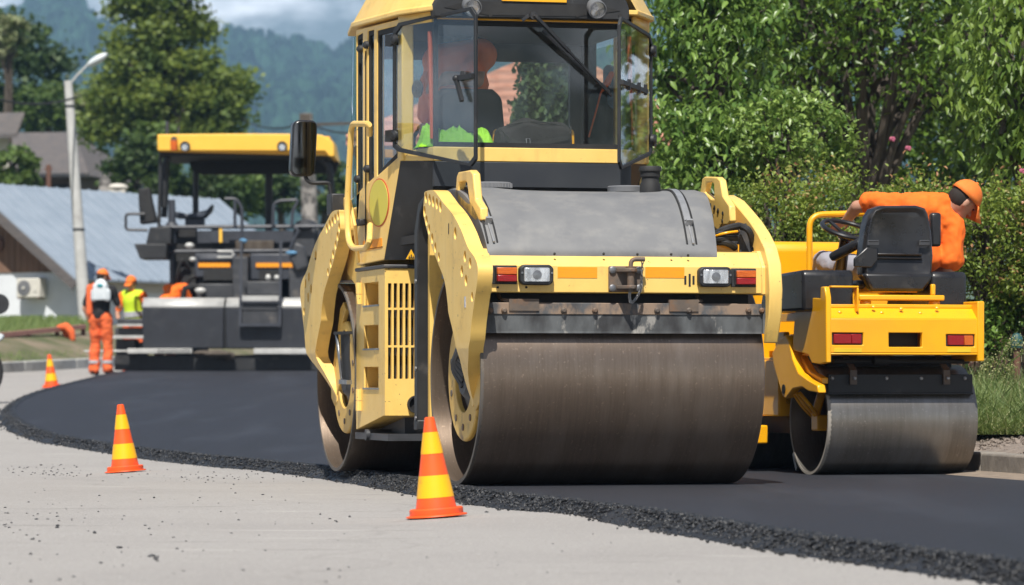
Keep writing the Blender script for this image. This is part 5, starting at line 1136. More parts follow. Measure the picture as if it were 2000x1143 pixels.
    m.box(C0[0]+.02, C1[0]-.02, 1.36, 1.384, 2.757, 2.766)
    m.build('seal', M['rubber'], ws)
    m = MB(); m.box(-.62, .58, 1.36, 1.378, 2.766, 2.777); m.build('trim_strip', M['yellow'], ws)
    # hinged quarter windows
    def quarter(h, f, zh0, zh1, zf0, zf1, name='quarter_window'):
        h, f = Vector((*h, 0)), Vector((*f, 0)); dd = (f-h); Ln = dd.length; dd = dd/Ln; no = Vector((dd.y, -dd.x, 0)); no = no if no.y < 0 else -no
        def pt(s, z, o): return h + dd*s + no*o + Vector((0, 0, z))
        ou = [(0, zh0+.03), (.05, zh0), (Ln-.05, zf0), (Ln, zf0+.04), (Ln, zf1-.05), (Ln-.05, zf1), (.06, zh1), (0, zh1-.05)]
        cx, cz = Ln/2, (zf0+zf1)/2; inn = [(p[0] + (.024 if p[0] < cx else -.022), p[1] + (.022 if p[1] < cz else -.022)) for p in ou]
        m = MB(); m.frame(ou, inn, -.008, .010, 'x'); m.v = [tuple(pt(p[1], p[2], p[0])) for p in m.v]; fr = m.build(name, M['black'], root, bevel=.003)
        m = MB(); m.prism(ou, -.003, .003, 'x'); m.v = [tuple(pt(p[1], p[2], p[0])) for p in m.v]; m.build('pane', M['glass_smoke'], fr)
        m = MB()
        for z in (zh0+.10, zh1-.10): m.lathe([(.032, 0), (.03, .018), (.016, .028)], pt(.03, z, .010), no, 14); m.obox(pt(-.03, z, -.005), (.07, .05, .07), Quaternion((0, 0, 1), math.atan2(dd.y, dd.x)))
        m.build('hinge', M['black'], fr)
        return fr, pt, Ln, no, dd
    q1, pt, Ln, no, dd = quarter((-.805, 1.74), (-.478, .95), 1.985, 2.77, 1.86, 2.81)
    m = MB(); m.cyl(pt(.36, 2.05, -.03), pt(.335, 2.69, -.03), .014, .014, 8); m.ell(pt(.335, 2.69, -.03), (.014, .014, .014)); m.build('orange_rod', surf('orange_rod_paint', (.50, .09, .03), (.42, .08, .03), 6, .5), q1)
    m = MB(); m.bar(pt(.80*Ln, 2.39, .02), pt(.985*Ln, 2.395, .02), .03, .03); m.bar(pt(.80*Ln, 2.39, .03), pt(.88*Ln, 2.25, .035), .022, .022); m.ell(pt(.80*Ln, 2.39, .03), (.022, .022, .022)); m.bar(pt(.86*Ln, 2.37, .02), pt(.86*Ln, 2.43, .02), .02); m.build('latch', M['black'], q1)
    m = MB(); m.lathe([(.055, 0), (.055, .01), (.02, .02), (.02, .03)], pt(.20, 2.36, -.04), no, 20); m.build('lock', M['black'], q1)
    q2, pt, Ln, no, dd = quarter((.835, 1.74), (.415, 1.02), 1.985, 2.74, 1.86, 2.78)
    m = MB(); m.cyl(pt(.40, 2.03, -.03), pt(.44, 2.69, -.03), .014, .014, 8); m.build('orange_rod', bpy.data.materials['orange_rod_paint'], q2)
    m = MB(); m.bar(pt(.25*Ln, 2.37, .02), pt(1.0*Ln, 2.38, .02), .026, .026)
    for k in (.3, .5, .8): m.bar(pt(k*Ln, 2.345, .025), pt(k*Ln, 2.41, .025), .018)
    m.build('latch', M['black'], q2)
    # black lower front: sloping skirts and bulkhead
    m = MB(); strip(m, 1.76, zs0-.003, pts=(C0, C1)); m.build('front_panel', M['blackpanel'], root, bevel=.003)
    m = MB(); F0 = side(px2s(751), sidez(751, 508)[1]); F1 = Ar + dr*.28 + Vector((0, 0, 1.415))
    a, b, c_, e = Vector((*E0, 1.93)), Vector((*C0, 1.91)), Vector((*C1, 1.91)), Vector((*E1, 1.93)); bl, cl = Vector((C0[0]+.0, 1.40, 1.76)), Vector((C1[0], 1.40, 1.76)); bb, cb = Vector((-.55, 1.75, 1.33)), Vector((.55, 1.75, 1.33))
    m.add([a, b, bl, bb, F0, cl, cb, F1, c_, e], [(0, 4, 3, 2, 1), (2, 3, 6, 5), (8, 5, 6, 7, 9)]); m.build('lower_bulkhead', M['black'], root)
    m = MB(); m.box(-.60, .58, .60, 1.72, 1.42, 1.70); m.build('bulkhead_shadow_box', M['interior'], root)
    # warning triangle
    q = Vector((-.655, 1.56, 1.44)); u_, w_ = Vector((.97, -.24, .04)).normalized(), Vector((.02, -.3, .95)).normalized()
    q = L(803, 498, v=1.30)
    def tri(s, off): c0 = q + Vector((0, -off, 0)); return [c0 + Vector((-.038*s, 0, -.030*s)), c0 + Vector((.038*s, 0, -.030*s)), c0 + Vector((0, 0, .038*s))]
    m = MB(); poly3(m, tri(1.0, 0), .003, (0, -1, 0)); ws_ = m.build('warning_sign', M['rubber'], root)
    m = MB(); poly3(m, tri(.86, .0025), .003, (0, -1, 0)); m.build('warning_face', M['warn_yellow'], ws_)
    m = MB(); c0 = q + Vector((0, -.004, -.008)); m.ell(c0, (.004, .002, .012)); m.ell(c0 + Vector((-.012, 0, -.006)), (.003, .002, .010)); m.ell(c0 + Vector((.012, 0, -.006)), (.003, .002, .010)); m.box(c0.x-.018, c0.x+.018, c0.y-.001, c0.y+.001, c0.z-.012, c0.z-.008); m.build('warning_symbol', M['rubber'], ws_)
    # door furniture
    def disc(cs_, cz, rs, rz, off, th): return [side(cs_ + rs*math.cos(2*math.pi*k/40), cz + rz*math.sin(2*math.pi*k/40), off) for k in range(40)]
    cs_, cz = sidez(741.5, 396); rs = 19.5/85*.787; rz = 47*.00319
    m = MB(); poly3(m, disc(cs_, cz, rs, rz, .003, 0), .003, nrm); em = m.build('door_badge', M['red_line'], cs)
    m = MB(); poly3(m, disc(cs_, cz, rs*.93, rz*.955, .0055, 0), .003, nrm); m.build('badge_face', M['sticker'], cs)
    def spatch(px0, px1, py0, py1, name, mt, off=.003, th=.003):
        q = [side(*sidez(px0, py1), off), side(*sidez(px1, py1-(px1-px0)*.16), off), side(*sidez(px1, py0-(px1-px0)*.16), off), side(*sidez(px0, py0), off)]
        m = MB(); poly3(m, q, th, nrm); return m.build(name, mt, cs)
    spatch(710, 747, 471, 490, 'reflective_strip', M['orange_tape']); spatch(700, 748, 489, 491, 'door_gap', M['rubber'])
    m = MB(); s_, z_ = sidez(712, 435); m.obox(side(s_, z_, .03), (.05, .13, .04), Matrix((nrm, d, Vector((0, 0, 1)))).transposed()); m.build('door_handle', M['black'], cs, bevel=.008)
    m = MB(); s0, z0 = sidez(716.5, 64); m.bar(side(px2s(716), sidez(716, 100)[1], .004), side(px2s(716), sidez(716, 480)[1], .004), .006); m.build('door_seam', M['rubber'], cs)
    m = MB()
    for px, py in ((720, 88), (721, 330), (708, 96), (702, 350)): s_, z_ = sidez(px, py); m.lathe([(.026, 0), (.024, .02), (.012, .03)], side(s_, z_, .004), nrm, 12)
    m.build('door_knob', M['black'], cs)
    # grab rail of yellow tube in front of the cab side
    U = -.98
    def g(px, py, u=U): q = L(px, py, u=u); return q
    pts = [g(722, 262, -.93), g(722, 242), g(690, 242), g(686, 252), g(678, 400), g(680, 470), g(690, 486), g(716, 484), g(722, 470), g(723, 440, -.93)]
    m = MB(); m.tube(fillet(pts, .09, 5), .019, 10); m.build('grab_rail', PY, root)
    m = MB(); pts = [g(683, 392, -.95), g(693, 440, -.93), g(700, 512, -.88)]; m.tube(pts, .012, 8); m.build('grab_rail', PY, root)
    # ---- roof
    RO = [(-.80, 1.66), (-.66, 1.30), (.62, 1.30), (.83, 1.66), (.90, 2.52), (.80, 3.12), (-.80, 3.12), (-.905, 2.52)]
    RT = [(-.70, 1.75), (-.58, 1.42), (.54, 1.42), (.73, 1.75), (.78, 2.5), (.70, 3.0), (-.70, 3.0), (-.78, 2.5)]
    n = len(RO); m = MB(); z0, z1, z2 = 2.815, 2.845, 3.05
    v = [(*p, z0) for p in RO] + [(*p, z1) for p in RO] + [(p[0]*.985, p[1]*.99+.02, z1+.004) for p in RO] + [(*p, z2) for p in RT]
    fs = [tuple(range(n-1, -1, -1)), tuple(range(3*n, 4*n))] + [(l*n+i, l*n+(i+1) % n, (l+1)*n+(i+1) % n, (l+1)*n+i) for l in range(3) for i in range(n)]
    m.add(v, fs); rf = m.build('roof', PY, root, bevel=.006)
    m = MB(); 
    for a, b in (((-.775, 1.715), (-.65, 1.375)), ((.61, 1.375), (.807, 1.715))):      # yellow corner pieces under the eave
        a3, b3 = Vector((*a, 0)), Vector((*b, 0)); m.add([a3 + Vector((0, 0, 2.75)), b3 + Vector((0, 0, 2.75)), b3 + Vector((0, 0, 2.813)), a3 + Vector((0, 0, 2.813))], [(0, 1, 2, 3)])
    m.build('eave_panel', PY, root, solid=.02)
    # black visor with work lamps
    m = MB(); zv0, zv1 = 2.768, 3.0
    fr = [(L(848, 42, v=1.29).x, 2.775), (L(1228, 45, v=1.29).x, 2.78), (L(1228, 30, v=1.29).x, 2.85), (L(1215, -20, v=1.29).x, 2.96), (L(866, -20, v=1.29).x, 2.96), (L(846, 18, v=1.29).x, 2.845)]
    m.prism(fr, 1.275, 1.42, 'y'); vz = m.build('roof_visor', M['black'], root, bevel=.006)
    m = MB(); a = [(fr[0][0]+.06, 2.83), (fr[0][0]+.33, 2.79), (fr[1][0]-.33, 2.795), (fr[1][0]-.06, 2.835), (fr[1][0]-.2, 2.87), (fr[0][0]+.2, 2.87)]; m.prism(a, 1.271, 1.277, 'y'); m.build('visor_recess', M['rubber'], vz)
    q0, q1_ = L(980, 2, v=1.27), L(1106, 2, v=1.27); m = MB(); m.box(q0.x, q1_.x, 1.262, 1.273, q0.z, q0.z+.12); m.build('name_plate', M['yellow'], vz)
    m = MB()
    for px in (873, 958, 1127, 1212): q = L(px, 30, v=1.27); m.cyl((q.x, 1.276, q.z), (q.x, 1.268, q.z), .012, .012, 10)
    m.build('screw', M['rubber'], vz)
    for px, py in ((922, 14), (1166, 18)):
        q = L(px, py, v=1.18); dv = Vector((0, -.75, -.30)).normalized(); c_ = Vector((q.x, 1.18, q.z))
        m = MB(); m.lathe([(.04, -.09), (.053, -.05), (.056, 0), (.056, .02), (.050, .022), (.050, .005)], c_, dv, 24); wl = m.build('work_lamp', M['capgrey'], root)
        m = MB(); m.lathe([(.049, .0), (.046, .012), (.0, .020)], c_, dv, 24, closed=False); m.build('lens', M['headglass'], wl)
        m = MB(); m.bar(c_ - dv*.04 + Vector((0, 0, .03)), (q.x, 1.29, q.z+.06), .03, .02); m.build('bracket', M['black'], wl)
    # wiper
    a, b = L(1044, 30, v=1.24), L(1140, 133, v=1.34); e = L(1195, 188, v=1.35)
    m = MB(); m.bar(a, a.lerp(e, .45), .028, .018); m.bar(a.lerp(e, .45), e, .014, .012); m.bar(L(1060, 60, v=1.345), L(1190, 180, v=1.355), .012, .02); m.lathe([(.025, 0), (.025, .04)], a + Vector((0, .05, 0)), (0, -1, 0), 14); m.bar(a + Vector((-.03, .02, .0)), a + Vector((-.07, .03, -.03)), .02); m.build('wiper', M['black_gloss'], root)
    # ---- interior: floor, ledge, seat, rear ledge, roof lining
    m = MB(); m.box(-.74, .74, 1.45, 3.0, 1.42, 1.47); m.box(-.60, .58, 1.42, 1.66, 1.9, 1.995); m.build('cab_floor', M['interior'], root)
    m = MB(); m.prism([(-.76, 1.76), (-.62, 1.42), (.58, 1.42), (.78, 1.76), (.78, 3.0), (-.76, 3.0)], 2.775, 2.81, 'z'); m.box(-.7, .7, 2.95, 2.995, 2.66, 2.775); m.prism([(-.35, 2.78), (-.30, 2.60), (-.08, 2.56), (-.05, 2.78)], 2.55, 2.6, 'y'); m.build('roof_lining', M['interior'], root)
    m = MB(); m.box(-.46, .02, 2.30, 2.78, 1.75, 1.93); m.box(-.30, -.14, 2.4, 2.6, 1.47, 1.76)
    bk = [(-.46, 1.85), (.02, 1.85), (.06, 2.0), (.02, 2.15), (.0, 2.37), (-.06, 2.42), (-.38, 2.42), (-.44, 2.37), (-.46, 2.15), (-.5, 2.0)]
    m.prism(bk, 2.20, 2.32, 'y'); m.build('driver_seat', M['rubber'], root, bevel=.03)
    m = MB(); m.tube([(-.25 + .17*math.cos(t*.314), 2.88 + .06*math.sin(t*.314), 2.12 + .12*math.sin(t*.314)) for t in range(20)], .014, 8, True); m.cyl((-.25, 2.9, 1.5), (-.25, 2.88, 2.12), .03); m.build('steering_wheel', M['rubber'], root)
    m = MB(); q = L(745, 270, v=2.35); m.bar((q.x-.03, 2.3, q.z), (q.x+.12, 2.35, q.z+.012), .05, .03); q = L(755, 300, v=2.2); m.bar((q.x-.06, 2.2, q.z), (q.x+.1, 2.25, q.z), .06, .05); m.build('control_lever', M['yellow'], root)
    m = MB()
    for px in (972, 1112): q = L(px, 265, v=1.72); m.tube(fillet([(q.x-.02, 1.72, 1.98), (q.x-.02, 1.72, q.z+.03), (q.x+.02, 1.72, q.z+.03), (q.x+.02, 1.72, 1.98)], .02), .012, 6)
    m.build('tie_hook', M['yellow'], root)
big_roller_rear(BR)

# ================================================================ the small roller
PS2, OX2, OY2 = R(16), 2.343, 23.64
L2 = frame_solver(PS2, OX2, OY2)
def small_roller():
    root = empty('road_roller', (OX2, OY2, 0), PS2, 'small orange yellow ride-on roller with an open black seat', 'road roller')
    YE, BK = M['yellow'], M['black_gloss']; RD = .345
    def drum(v0, parent):
        m = MB(); m.ring([(RD-.016, -.50), (RD-.004, -.50), (RD, -.496), (RD, .496), (RD-.02, .50), (RD-.04, .50)], (0, v0, RD), (1, 0, 0), 96); d = m.build('drum', M['drum_small'], parent)
        m = MB(); m.ring([(RD-.015, -.502), (RD+.001, -.502), (RD+.001, -.498), (RD-.0155, -.2)], (0, v0, RD), (1, 0, 0), 72); m.build('rim', surf('pale_rim_steel', (.34, .31, .27), (.24, .22, .19), 6, .75) if v0 == 0 else M['drum_inside'], d)  # rim of the near drum is paler than the other drum's
        m = MB(); m.cyl((-.16, v0, RD), (.46, v0, RD), RD-.016, RD-.016, 48); m.build('drum_plate', M['drum_inside'], d)
    drum(0, root); drum(1.72, root)
    V = -.52
    q = lambda px, py, v=V: L2(px, py, v=v)
    a, b = q(1621, 622), q(1912, 690); x0, x1 = a.x, b.x; zt, zb = a.z, b.z          # tail face
    z1 = q(1621, 647).z; z2 = q(1621, 680).z
    m = MB()
    w1, w2 = q(1625, 650), q(1686, 674); h1, h2 = q(1736, 650), q(1801, 678); r1, r2 = q(1848, 653), q(1904, 677)
    holes = [[(w1.x, w2.z), (w2.x, w2.z), (w2.x, w1.z), (w1.x, w1.z)], [(h1.x, h2.z), (h2.x, h2.z), (h2.x, h1.z), (h1.x, h1.z)], [(r1.x, r2.z), (r2.x, r2.z), (r2.x, r1.z), (r1.x, r1.z)]]
    m.plate([(x0, zb), (x1, zb), (x1, zt), (x0, zt)], holes, V, V+.04, 'y')
    ztop = q(1621, 597).z
    m.add([(x0, V, zt), (x1-.01, V, zt), (x1-.01, V+.09, ztop-.01), (x0, V+.09, ztop-.01), (x0, V+.03, zt-.01), (x1-.01, V+.03, zt-.01), (x1-.01, V+.12, ztop-.02), (x0, V+.12, ztop-.02)], [(0, 1, 2, 3), (7, 6, 5, 4), (0, 4, 5, 1), (3, 2, 6, 7)])
    m.box(x0, x1-.01, V+.085, V+.12, ztop-.012, ztop+.012)
    m.box(x0, x1, V, V+.5, zb-.012, zb)
    tf = m.build('rear_frame', YE, root, bevel=.005)
    m = MB()
    for px, py in ((1640, 610), (1722, 611), (1797, 612), (1760, 604), (1706, 600), (1830, 602)): s_ = q(px, py, V+.05); m.lathe([(.012, 0), (.012, .008), (.005, .012)], s_, (0, -.7, .7), 8)
    m.build('bolt', YE, tf)
    # left cheek plate and its hook; right corner post
    U = x0
    k = lambda px, py: L2(px, py, u=U)
    cheek = [(1625, 590), (1625, 548), (1612, 549), (1612, 574), (1562, 579), (1551, 640), (1545, 668), (1580, 678), (1590, 697), (1600, 700), (1624, 708), (1626, 690)]
    cp = [(k(x, y).y, k(x, y).z) for x, y in cheek]
    zc = [p[1] for p in cp]
    m = MB(); m.prism([(V-.012, zb-.06), (V-.012, q(0, 571).z), (V+.02, q(0, 548).z), (V+.085, q(0, 548).z), (V+.09, q(0, 573).z), (V+.50, k(1562, 579).z), (V+.56, k(1551, 640).z), (V+.58, .78), (V+.30, .75), (V+.24, .70), (V+.10, .69)], U-.03, U+.005); m.build('left_cheek', YE, root, bevel=.006)
    m = MB(); f0, f1, zf0, zf1 = q(1626, 548).x, q(1680, 548).x, q(0, 600).z, q(0, 546).z
    m.box(f0, f1, V+.02, V+.07, zf1-.012, zf1); m.box(f1-.012, f1, V+.02, V+.07, zf0, zf1-.012); m.build('corner_bracket', YE, root, bevel=.004)
    m = MB(); hk = [k(1552, 600), k(1550, 560), k(1556, 549), k(1564, 555), k(1563, 600)]; m.tube([Vector((U-.05, p.y, p.z)) for p in smoothpath(hk, 4)], .014, 8); m.build('tie_down_hook', YE, root)
    m = MB(); m.box(x1-.012, x1+.035, V-.005, V+.42, zb-.05, q(0, 577).z); m.box(x1-.3, x1, V+.30, V+.42, zb, zt); m.build('right_cheek', YE, root, bevel=.006)
    # tail lamps and recess
    for (c1, c2) in ((w1, w2), (r1, r2)):
        m = MB(); m.box(c1.x, c2.x, V+.012, V+.05, c2.z, c1.z); lm = m.build('tail_light', M['black'], root, bevel=.003)
        w = c2.x - c1.x; red0 = (c1 is w1); m = MB(); m.box(c1.x+.012, c1.x+w*.62, V-.004, V+.016, c2.z+.008, c1.z-.008); m.build('lens', M['glassred'], lm, bevel=.003)
        m = MB(); m.box(c1.x+w*.63, c2.x-.012, V-.004, V+.016, c2.z+.008, c1.z-.008); m.build('lens', M['glassamber'] if not red0 else M['glassred'], lm, bevel=.003)
    m = MB(); m.box(h1.x-.01, h2.x+.01, V+.10, V+.13, h2.z-.01, h1.z+.01); m.build('recess', M['rubber'], root)
    m = MB(); p0, p1 = q(1629, 680), q(1683, 688); m.box(p0.x, p1.x, V-.003, V, p1.z, p0.z); p0, p1 = q(1850, 680), q(1896, 688); m.box(p0.x, p1.x, V-.003, V, p1.z, p0.z); m.build('reflective_strip', surf('yellow_green_tape', (.75, .52, .02), None, 6, .5), tf)
    # scraper bar
    m = MB(); c1, c2 = q(1616, 731, -.33), q(1898, 768, -.33); m.box(c1.x, c2.x, -.345, -.31, c2.z, c1.z); m.box(c1.x-.004, c2.x+.004, -.352, -.30, c2.z-.008, c2.z+.004); sc = m.build('drum_scraper', M['black'], root, bevel=.004)
    m = MB()
    for px in (1666, 1848): s_ = q(px, 740, -.36); m.box(s_.x-.022, s_.x+.022, -.372, -.350, q(0, 752, -.36).z, q(0, 722, -.36).z); m.add([(s_.x-.022, -.372, q(0, 722, -.36).z), (s_.x+.022, -.372, q(0, 722, -.36).z), (s_.x+.022, -.20, zb), (s_.x-.022, -.20, zb)], [(0, 1, 2, 3)])
    m.build('hanger', M['rustgrey'], sc)
    m = MB()
    for px in (1625, 1666, 1731, 1799, 1848, 1884): s_ = q(px, 739, -.345); m.lathe([(.012, 0), (.012, .008), (.006, .012)], (s_.x, -.345 if px not in (1666, 1848) else -.372, s_.z), (0, -1, 0), 8)
    m.build('bolt', M['steel'], sc)
    m = MB(); m.box(-.42, .42, -.10, .5, zb-.10, zb-.014); m.cyl((-.45, -.30, zb-.05), (.45, -.30, zb-.05), .015); m.cyl((-.2, -.34, zb-.045), (-.1, -.34, zb-.045), .025); m.build('spray_bar', M['rubber'], root)
    # left drum fork: yellow arm dipping into the drum
    UF = -.56
    j = lambda px, py, u=UF: L2(px, py, u=u)
    P_ = [j(*p) for p in ((1535, 662), (1545, 655), (1553, 668), (1560, 702), (1571, 728), (1590, 742), (1608, 752), (1610, 768), (1590, 764), (1578, 756), (1560, 760), (1546, 778), (1540, 775), (1532, 748), (1522, 712), (1519, 690))]
    m = MB(); m.prism([(p.y, p.z) for p in P_], -.60, -.545); fk = m.build('drum_fork', YE, root, bevel=.008)
    m = MB(); P2_ = [j(*p, u=-.52) for p in ((1549, 653), (1556, 653), (1568, 690), (1590, 726), (1612, 738), (1612, 750), (1586, 738), (1566, 712))]; m.prism([(p.y, p.z) for p in P2_], -.545, -.50); m.build('rib', YE, fk, bevel=.006)
    m = MB(); m.lathe([(.03, 0), (.03, .004)], (-.601, j(1543, 760).y, j(1543, 760).z), (-1, 0, 0), 16); m.build('hole', M['rubber'], fk)
    m = MB()
    for k_ in range(3): a_, b_, c_ = j(1550+6*k_, 768, -.56), j(1566+8*k_, 792, -.52), j(1588+6*k_, 815, -.40); m.tube(smoothpath([a_, b_, c_], 5), .013, 7)
    m.build('hose', YE, fk)
    hb = j(1598, 826, -.42); m = MB(); m.box(-.45, -.30, hb.y-.07, hb.y+.05, hb.z-.05, hb.z+.05); m.cyl((-.30, 0, RD), (-.18, 0, RD), .14, .14, 24); m.tube(smoothpath([(-.44, hb.y, hb.z+.04), (-.40, 0, .55), (-.3, .1, .6)], 4), .03, 8); m.build('hub_block', M['yellow'], fk, bevel=.01)
    # articulated front frame and engine hood
    fr = lambda px, py, v: L2(px, py, v=v)
    vh = 1.05; e0, e1 = fr(1508, 640, vh), fr(1690, 472, vh)
    hp = [(vh, .70), (vh, e1.z-.04), (vh+.05, e1.z), (vh+.7, e1.z-.06), (vh+1.1, e1.z-.22), (vh+1.2, .70)]
    m = MB(); m.prism(hp, -.50, .50); h_ = m.build('engine_hood', YE, root, bevel=.03)
    m = MB(); m.box(-.50, .50, .55, vh, .56, .74); m.box(-.52, -.42, .50, 1.1, .36, .72); m.box(-.50, -.46, .45, .62, .74, .90); m.build('frame_side', YE, root, bevel=.01)
    m = MB(); m.box(-.42, .42, .38, 1.3, .25, .60); m.box(-.47, -.44, .50, .70, .44, .62); m.build('pivot_block', M['rubber'], root)
    m = MB(); m.box(-.60, -.5, .75, 1.2, .18, .30); m.build('front_step', M['yellow'], root, bevel=.01)
    m = MB(); m.obox((-.46, .34, .075), (.02, .03, .12), Quaternion((1, 0, 0), R(-30))); m.build('scraper_spring', M['steel'], root)
    # deck, fenders either side of the seat
    m = MB(); m.box(-.44, .44, V+.12, .9, ztop-.08, ztop-.03); m.build('deck', YE, root)
    vf = -.30
    for pxs in (((1568, 532), (1668, 528), (1668, 592), (1568, 578)), ((1820, 533), (1889, 531), (1889, 600), (1820, 598))):
        p = [fr(x, y, vf) for x, y in pxs]; zt_ = max(p[0].z, p[1].z); m = MB(); m.prism([(vf, ztop-.03), (vf, zt_-.02), (vf+.03, zt_), (vf+.7, zt_-.02), (vf+.8, ztop-.03)], p[0].x, p[1].x); m.build('side_console', BK, root, bevel=.02)
    # seat seen from behind
    vs = -.25
    sb = [(1690, 520), (1676, 560), (1683, 497), (1690, 450), (1697, 422), (1706, 408), (1722, 402), (1790, 401), (1806, 406), (1812, 418), (1818, 452), (1820, 500), (1822, 525), (1816, 548), (1800, 560), (1700, 560), (1684, 545), (1678, 530)]
    ob = [(1683, 497), (1690, 450), (1697, 422), (1706, 408), (1722, 402), (1790, 401), (1806, 406), (1812, 418), (1818, 452), (1820, 500), (1816, 540), (1806, 549), (1694, 549), (1684, 538)]
    po = [fr(x, y, vs) for x, y in ob]; cx = sum(p.x for p in po)/len(po); cz = sum(p.z for p in po)/len(po)
    m = MB(); n = len(po)
    lay = [(1.0, .10), (1.0, .02), (.985, -.015), (.93, -.03), (.88, -.024), (.80, -.012)]
    v = [];
    for s_, dv in lay: v += [(cx+(p.x-cx)*s_, vs+dv+.10*(p.z-cz)*.6, cz+(p.z-cz)*s_) for p in po]
    m.add(v, [(l*n+i, l*n+(i+1) % n, (l+1)*n+(i+1) % n, (l+1)*n+i) for l in range(len(lay)-1) for i in range(n)] + [tuple((len(lay)-1)*n+i for i in range(n)), tuple(range(n-1, -1, -1))])
    st = m.build('seat', BK, root, bevel=.004)
    m = MB(); p0, p1 = fr(1712, 494, vs-.03), fr(1800, 500, vs-.03); m.box(p0.x, p1.x, vs-.05, vs-.01, p1.z, p0.z); p0, p1 = fr(1710, 503, vs-.03), fr(1800, 506, vs-.03); m.box(p0.x, p1.x, vs-.042, vs-.01, p1.z, p0.z); m.build('seat_rib', BK, st, bevel=.008)
    m = MB()
    for px, w in ((1703, 20), (1803, 18)): p0, p1 = fr(px-w/2, 471, vs-.03), fr(px+w/2, 479, vs-.03); m.tube([(p0.x, vs-.05, p1.z), (p0.x, vs-.05, p0.z), (p1.x, vs-.05, p0.z), (p1.x, vs-.05, p1.z)], .007, 6); m.box(p0.x, p1.x, vs-.056, vs-.04, p1.z, p1.z+.018)
    m.build('buckle', M['darkgrey'], st)
    m = MB(); p0 = fr(1672, 512, vs-.03); p1 = fr(1712, 502, vs-.03); m.prism([(p0.x-.02, p0.z-.03), (p1.x-.04, p0.z-.035), (p1.x, p1.z-.02), (p1.x, p1.z+.05), (p1.x-.07, p1.z+.06), (p0.x-.02, p0.z+.02)], vs-.05, vs-.03, 'y'); m.build('seat_bracket', BK, st, bevel=.006)
    m = MB(); p0, p1 = fr(1690, 560, vs), fr(1806, 535, vs); n0 = fr(1684, 562, vs)
    m.prism([(p0.x+.02, p0.z-.03), (p1.x-.03, p0.z-.03), (p1.x+.02, p0.z+.03), (p1.x+.035, p1.z), (p0.x-.03, p1.z), (p0.x-.01, p0.z+.03)], vs-.06, vs+.02, 'y'); m.build('seat_pan', M['black_gloss'], st, bevel=.02)
    m = MB(); p0, p1 = fr(1700, 571, vs), fr(1790, 560, vs); m.box(p0.x, p1.x, vs-.03, vs+.35, p0.z, p1.z); p2, p3 = fr(1675, 590, vs-.1), fr(1842, 577, vs-.1); m.box(p2.x, p3.x, vs-.13, vs-.03, p2.z+.01, p3.z); m.cyl((p2.x+.06, vs-.08, p2.z-.04), (p2.x+.06, vs-.08, p2.z+.01), .035); m.cyl((p3.x-.05, vs-.08, p2.z-.04), (p3.x-.05, vs-.08, p2.z+.01), .035); m.box(p3.x-.07, p3.x-.04, vs-.08, vs-.05, p3.z, p3.z+.07); m.build('seat_mount', YE, root, bevel=.008)
    m = MB(); m.box(-.24, .24, vs+.10, vs+.5, fr(0, 552, vs).z, fr(0, 533, vs).z); m.build('seat_cushion', BK, root, bevel=.03)
    m = MB(); p0 = fr(1826, 416, vs+.12); p1 = fr(1826, 482, vs+.12); m.bar((p0.x, vs+.12, p0.z), (p1.x, vs+.12, p1.z), .055, .07, (1, 0, 0)); m.build('armrest', BK, root, bevel=.016)
    m = MB(); p0, p1 = fr(1628, 504, .0), fr(1672, 482, .0); m.bar((p0.x, .05, p0.z), (p1.x, -.12, p1.z+.03), .07, .06); m.build('armrest', BK, root, bevel=.025)
    # steering wheel and column
    c = fr(1655, 449, .42); m = MB(); t = Vector((.12, -.40, 1)).normalized(); e1_, e2_ = t.orthogonal().normalized(), None; e1_ = Vector((1, 0, -.12)).normalized(); e2_ = t.cross(e1_)
    m.tube([c + .165*(math.cos(a*.19635)*e1_ + math.sin(a*.19635)*e2_) for a in range(32)], .016, 10, True)
    for a in (0, 2.1, 4.2): m.bar(c - t*.04, c + .155*(math.cos(a)*e1_ + math.sin(a)*e2_), .03, .012)
    m.lathe([(.05, -.06), (.05, -.03), (.03, -.02)], c, t, 16); m.cyl(c - t*.05, c - t*.5 + Vector((.10, .15, 0)), .035, .045); m.build('steering_wheel', BK, root)
    # yellow hand rail
    vr = .78; pts = [fr(1581, 600, vr), fr(1581, 420, vr), fr(1700, 416, vr), fr(1840, 418, vr), fr(1848, 470, vr), fr(1848, 560, vr)]; m = MB(); m.tube(fillet(pts, .09, 6), .020, 10); m.build('hand_rail', YE, root)
    return root
small_roller()

# ================================================================ people
def finger_hand(m, wrist, direction, up, size=.19, curl=.6, thumb=1):
    """a palm, five bent fingers of different length and a thumb from the side"""
    d = Vector(direction).normalized(); u = (Vector(up) - d*Vector(up).dot(d)).normalized(); s = d.cross(u)
    w = Vector(wrist); k = size/.19; pm = w + d*.05*k
    m.chain([w, pm, w + d*.09*k], [.024*k, .030*k, .028*k])
    for i, (o, ln) in enumerate(((-.030, .070), (-.010, .080), (.010, .076), (.029, .060))):
        b = w + d*.085*k + s*o*k; m.cap(w + d*.03*k + s*o*.7*k, b, .014*k, .0115*k); p = b; a = 0
        for j, f in enumerate((.45, .32, .23)):
            a += curl * (.5 if j == 0 else .8); dr = d*math.cos(a) - u*math.sin(a); e = p + dr*ln*f*k; m.cap(p, e, (.0105-.001*j)*k, (.0098-.001*j)*k, 8); p = e
    b = w + d*.03*k - s*.028*thumb*k; e = b + (d*.6 - s*.7*thumb - u*.25).normalized()*.038*k; m.cap(w + d*.02*k, b, .014*k, .013*k, 8); m.cap(b, e, .013*k, .011*k, 8); m.cap(e, e + (d*.9 - u*.35).normalized()*.03*k, .011*k, .009*k, 8)
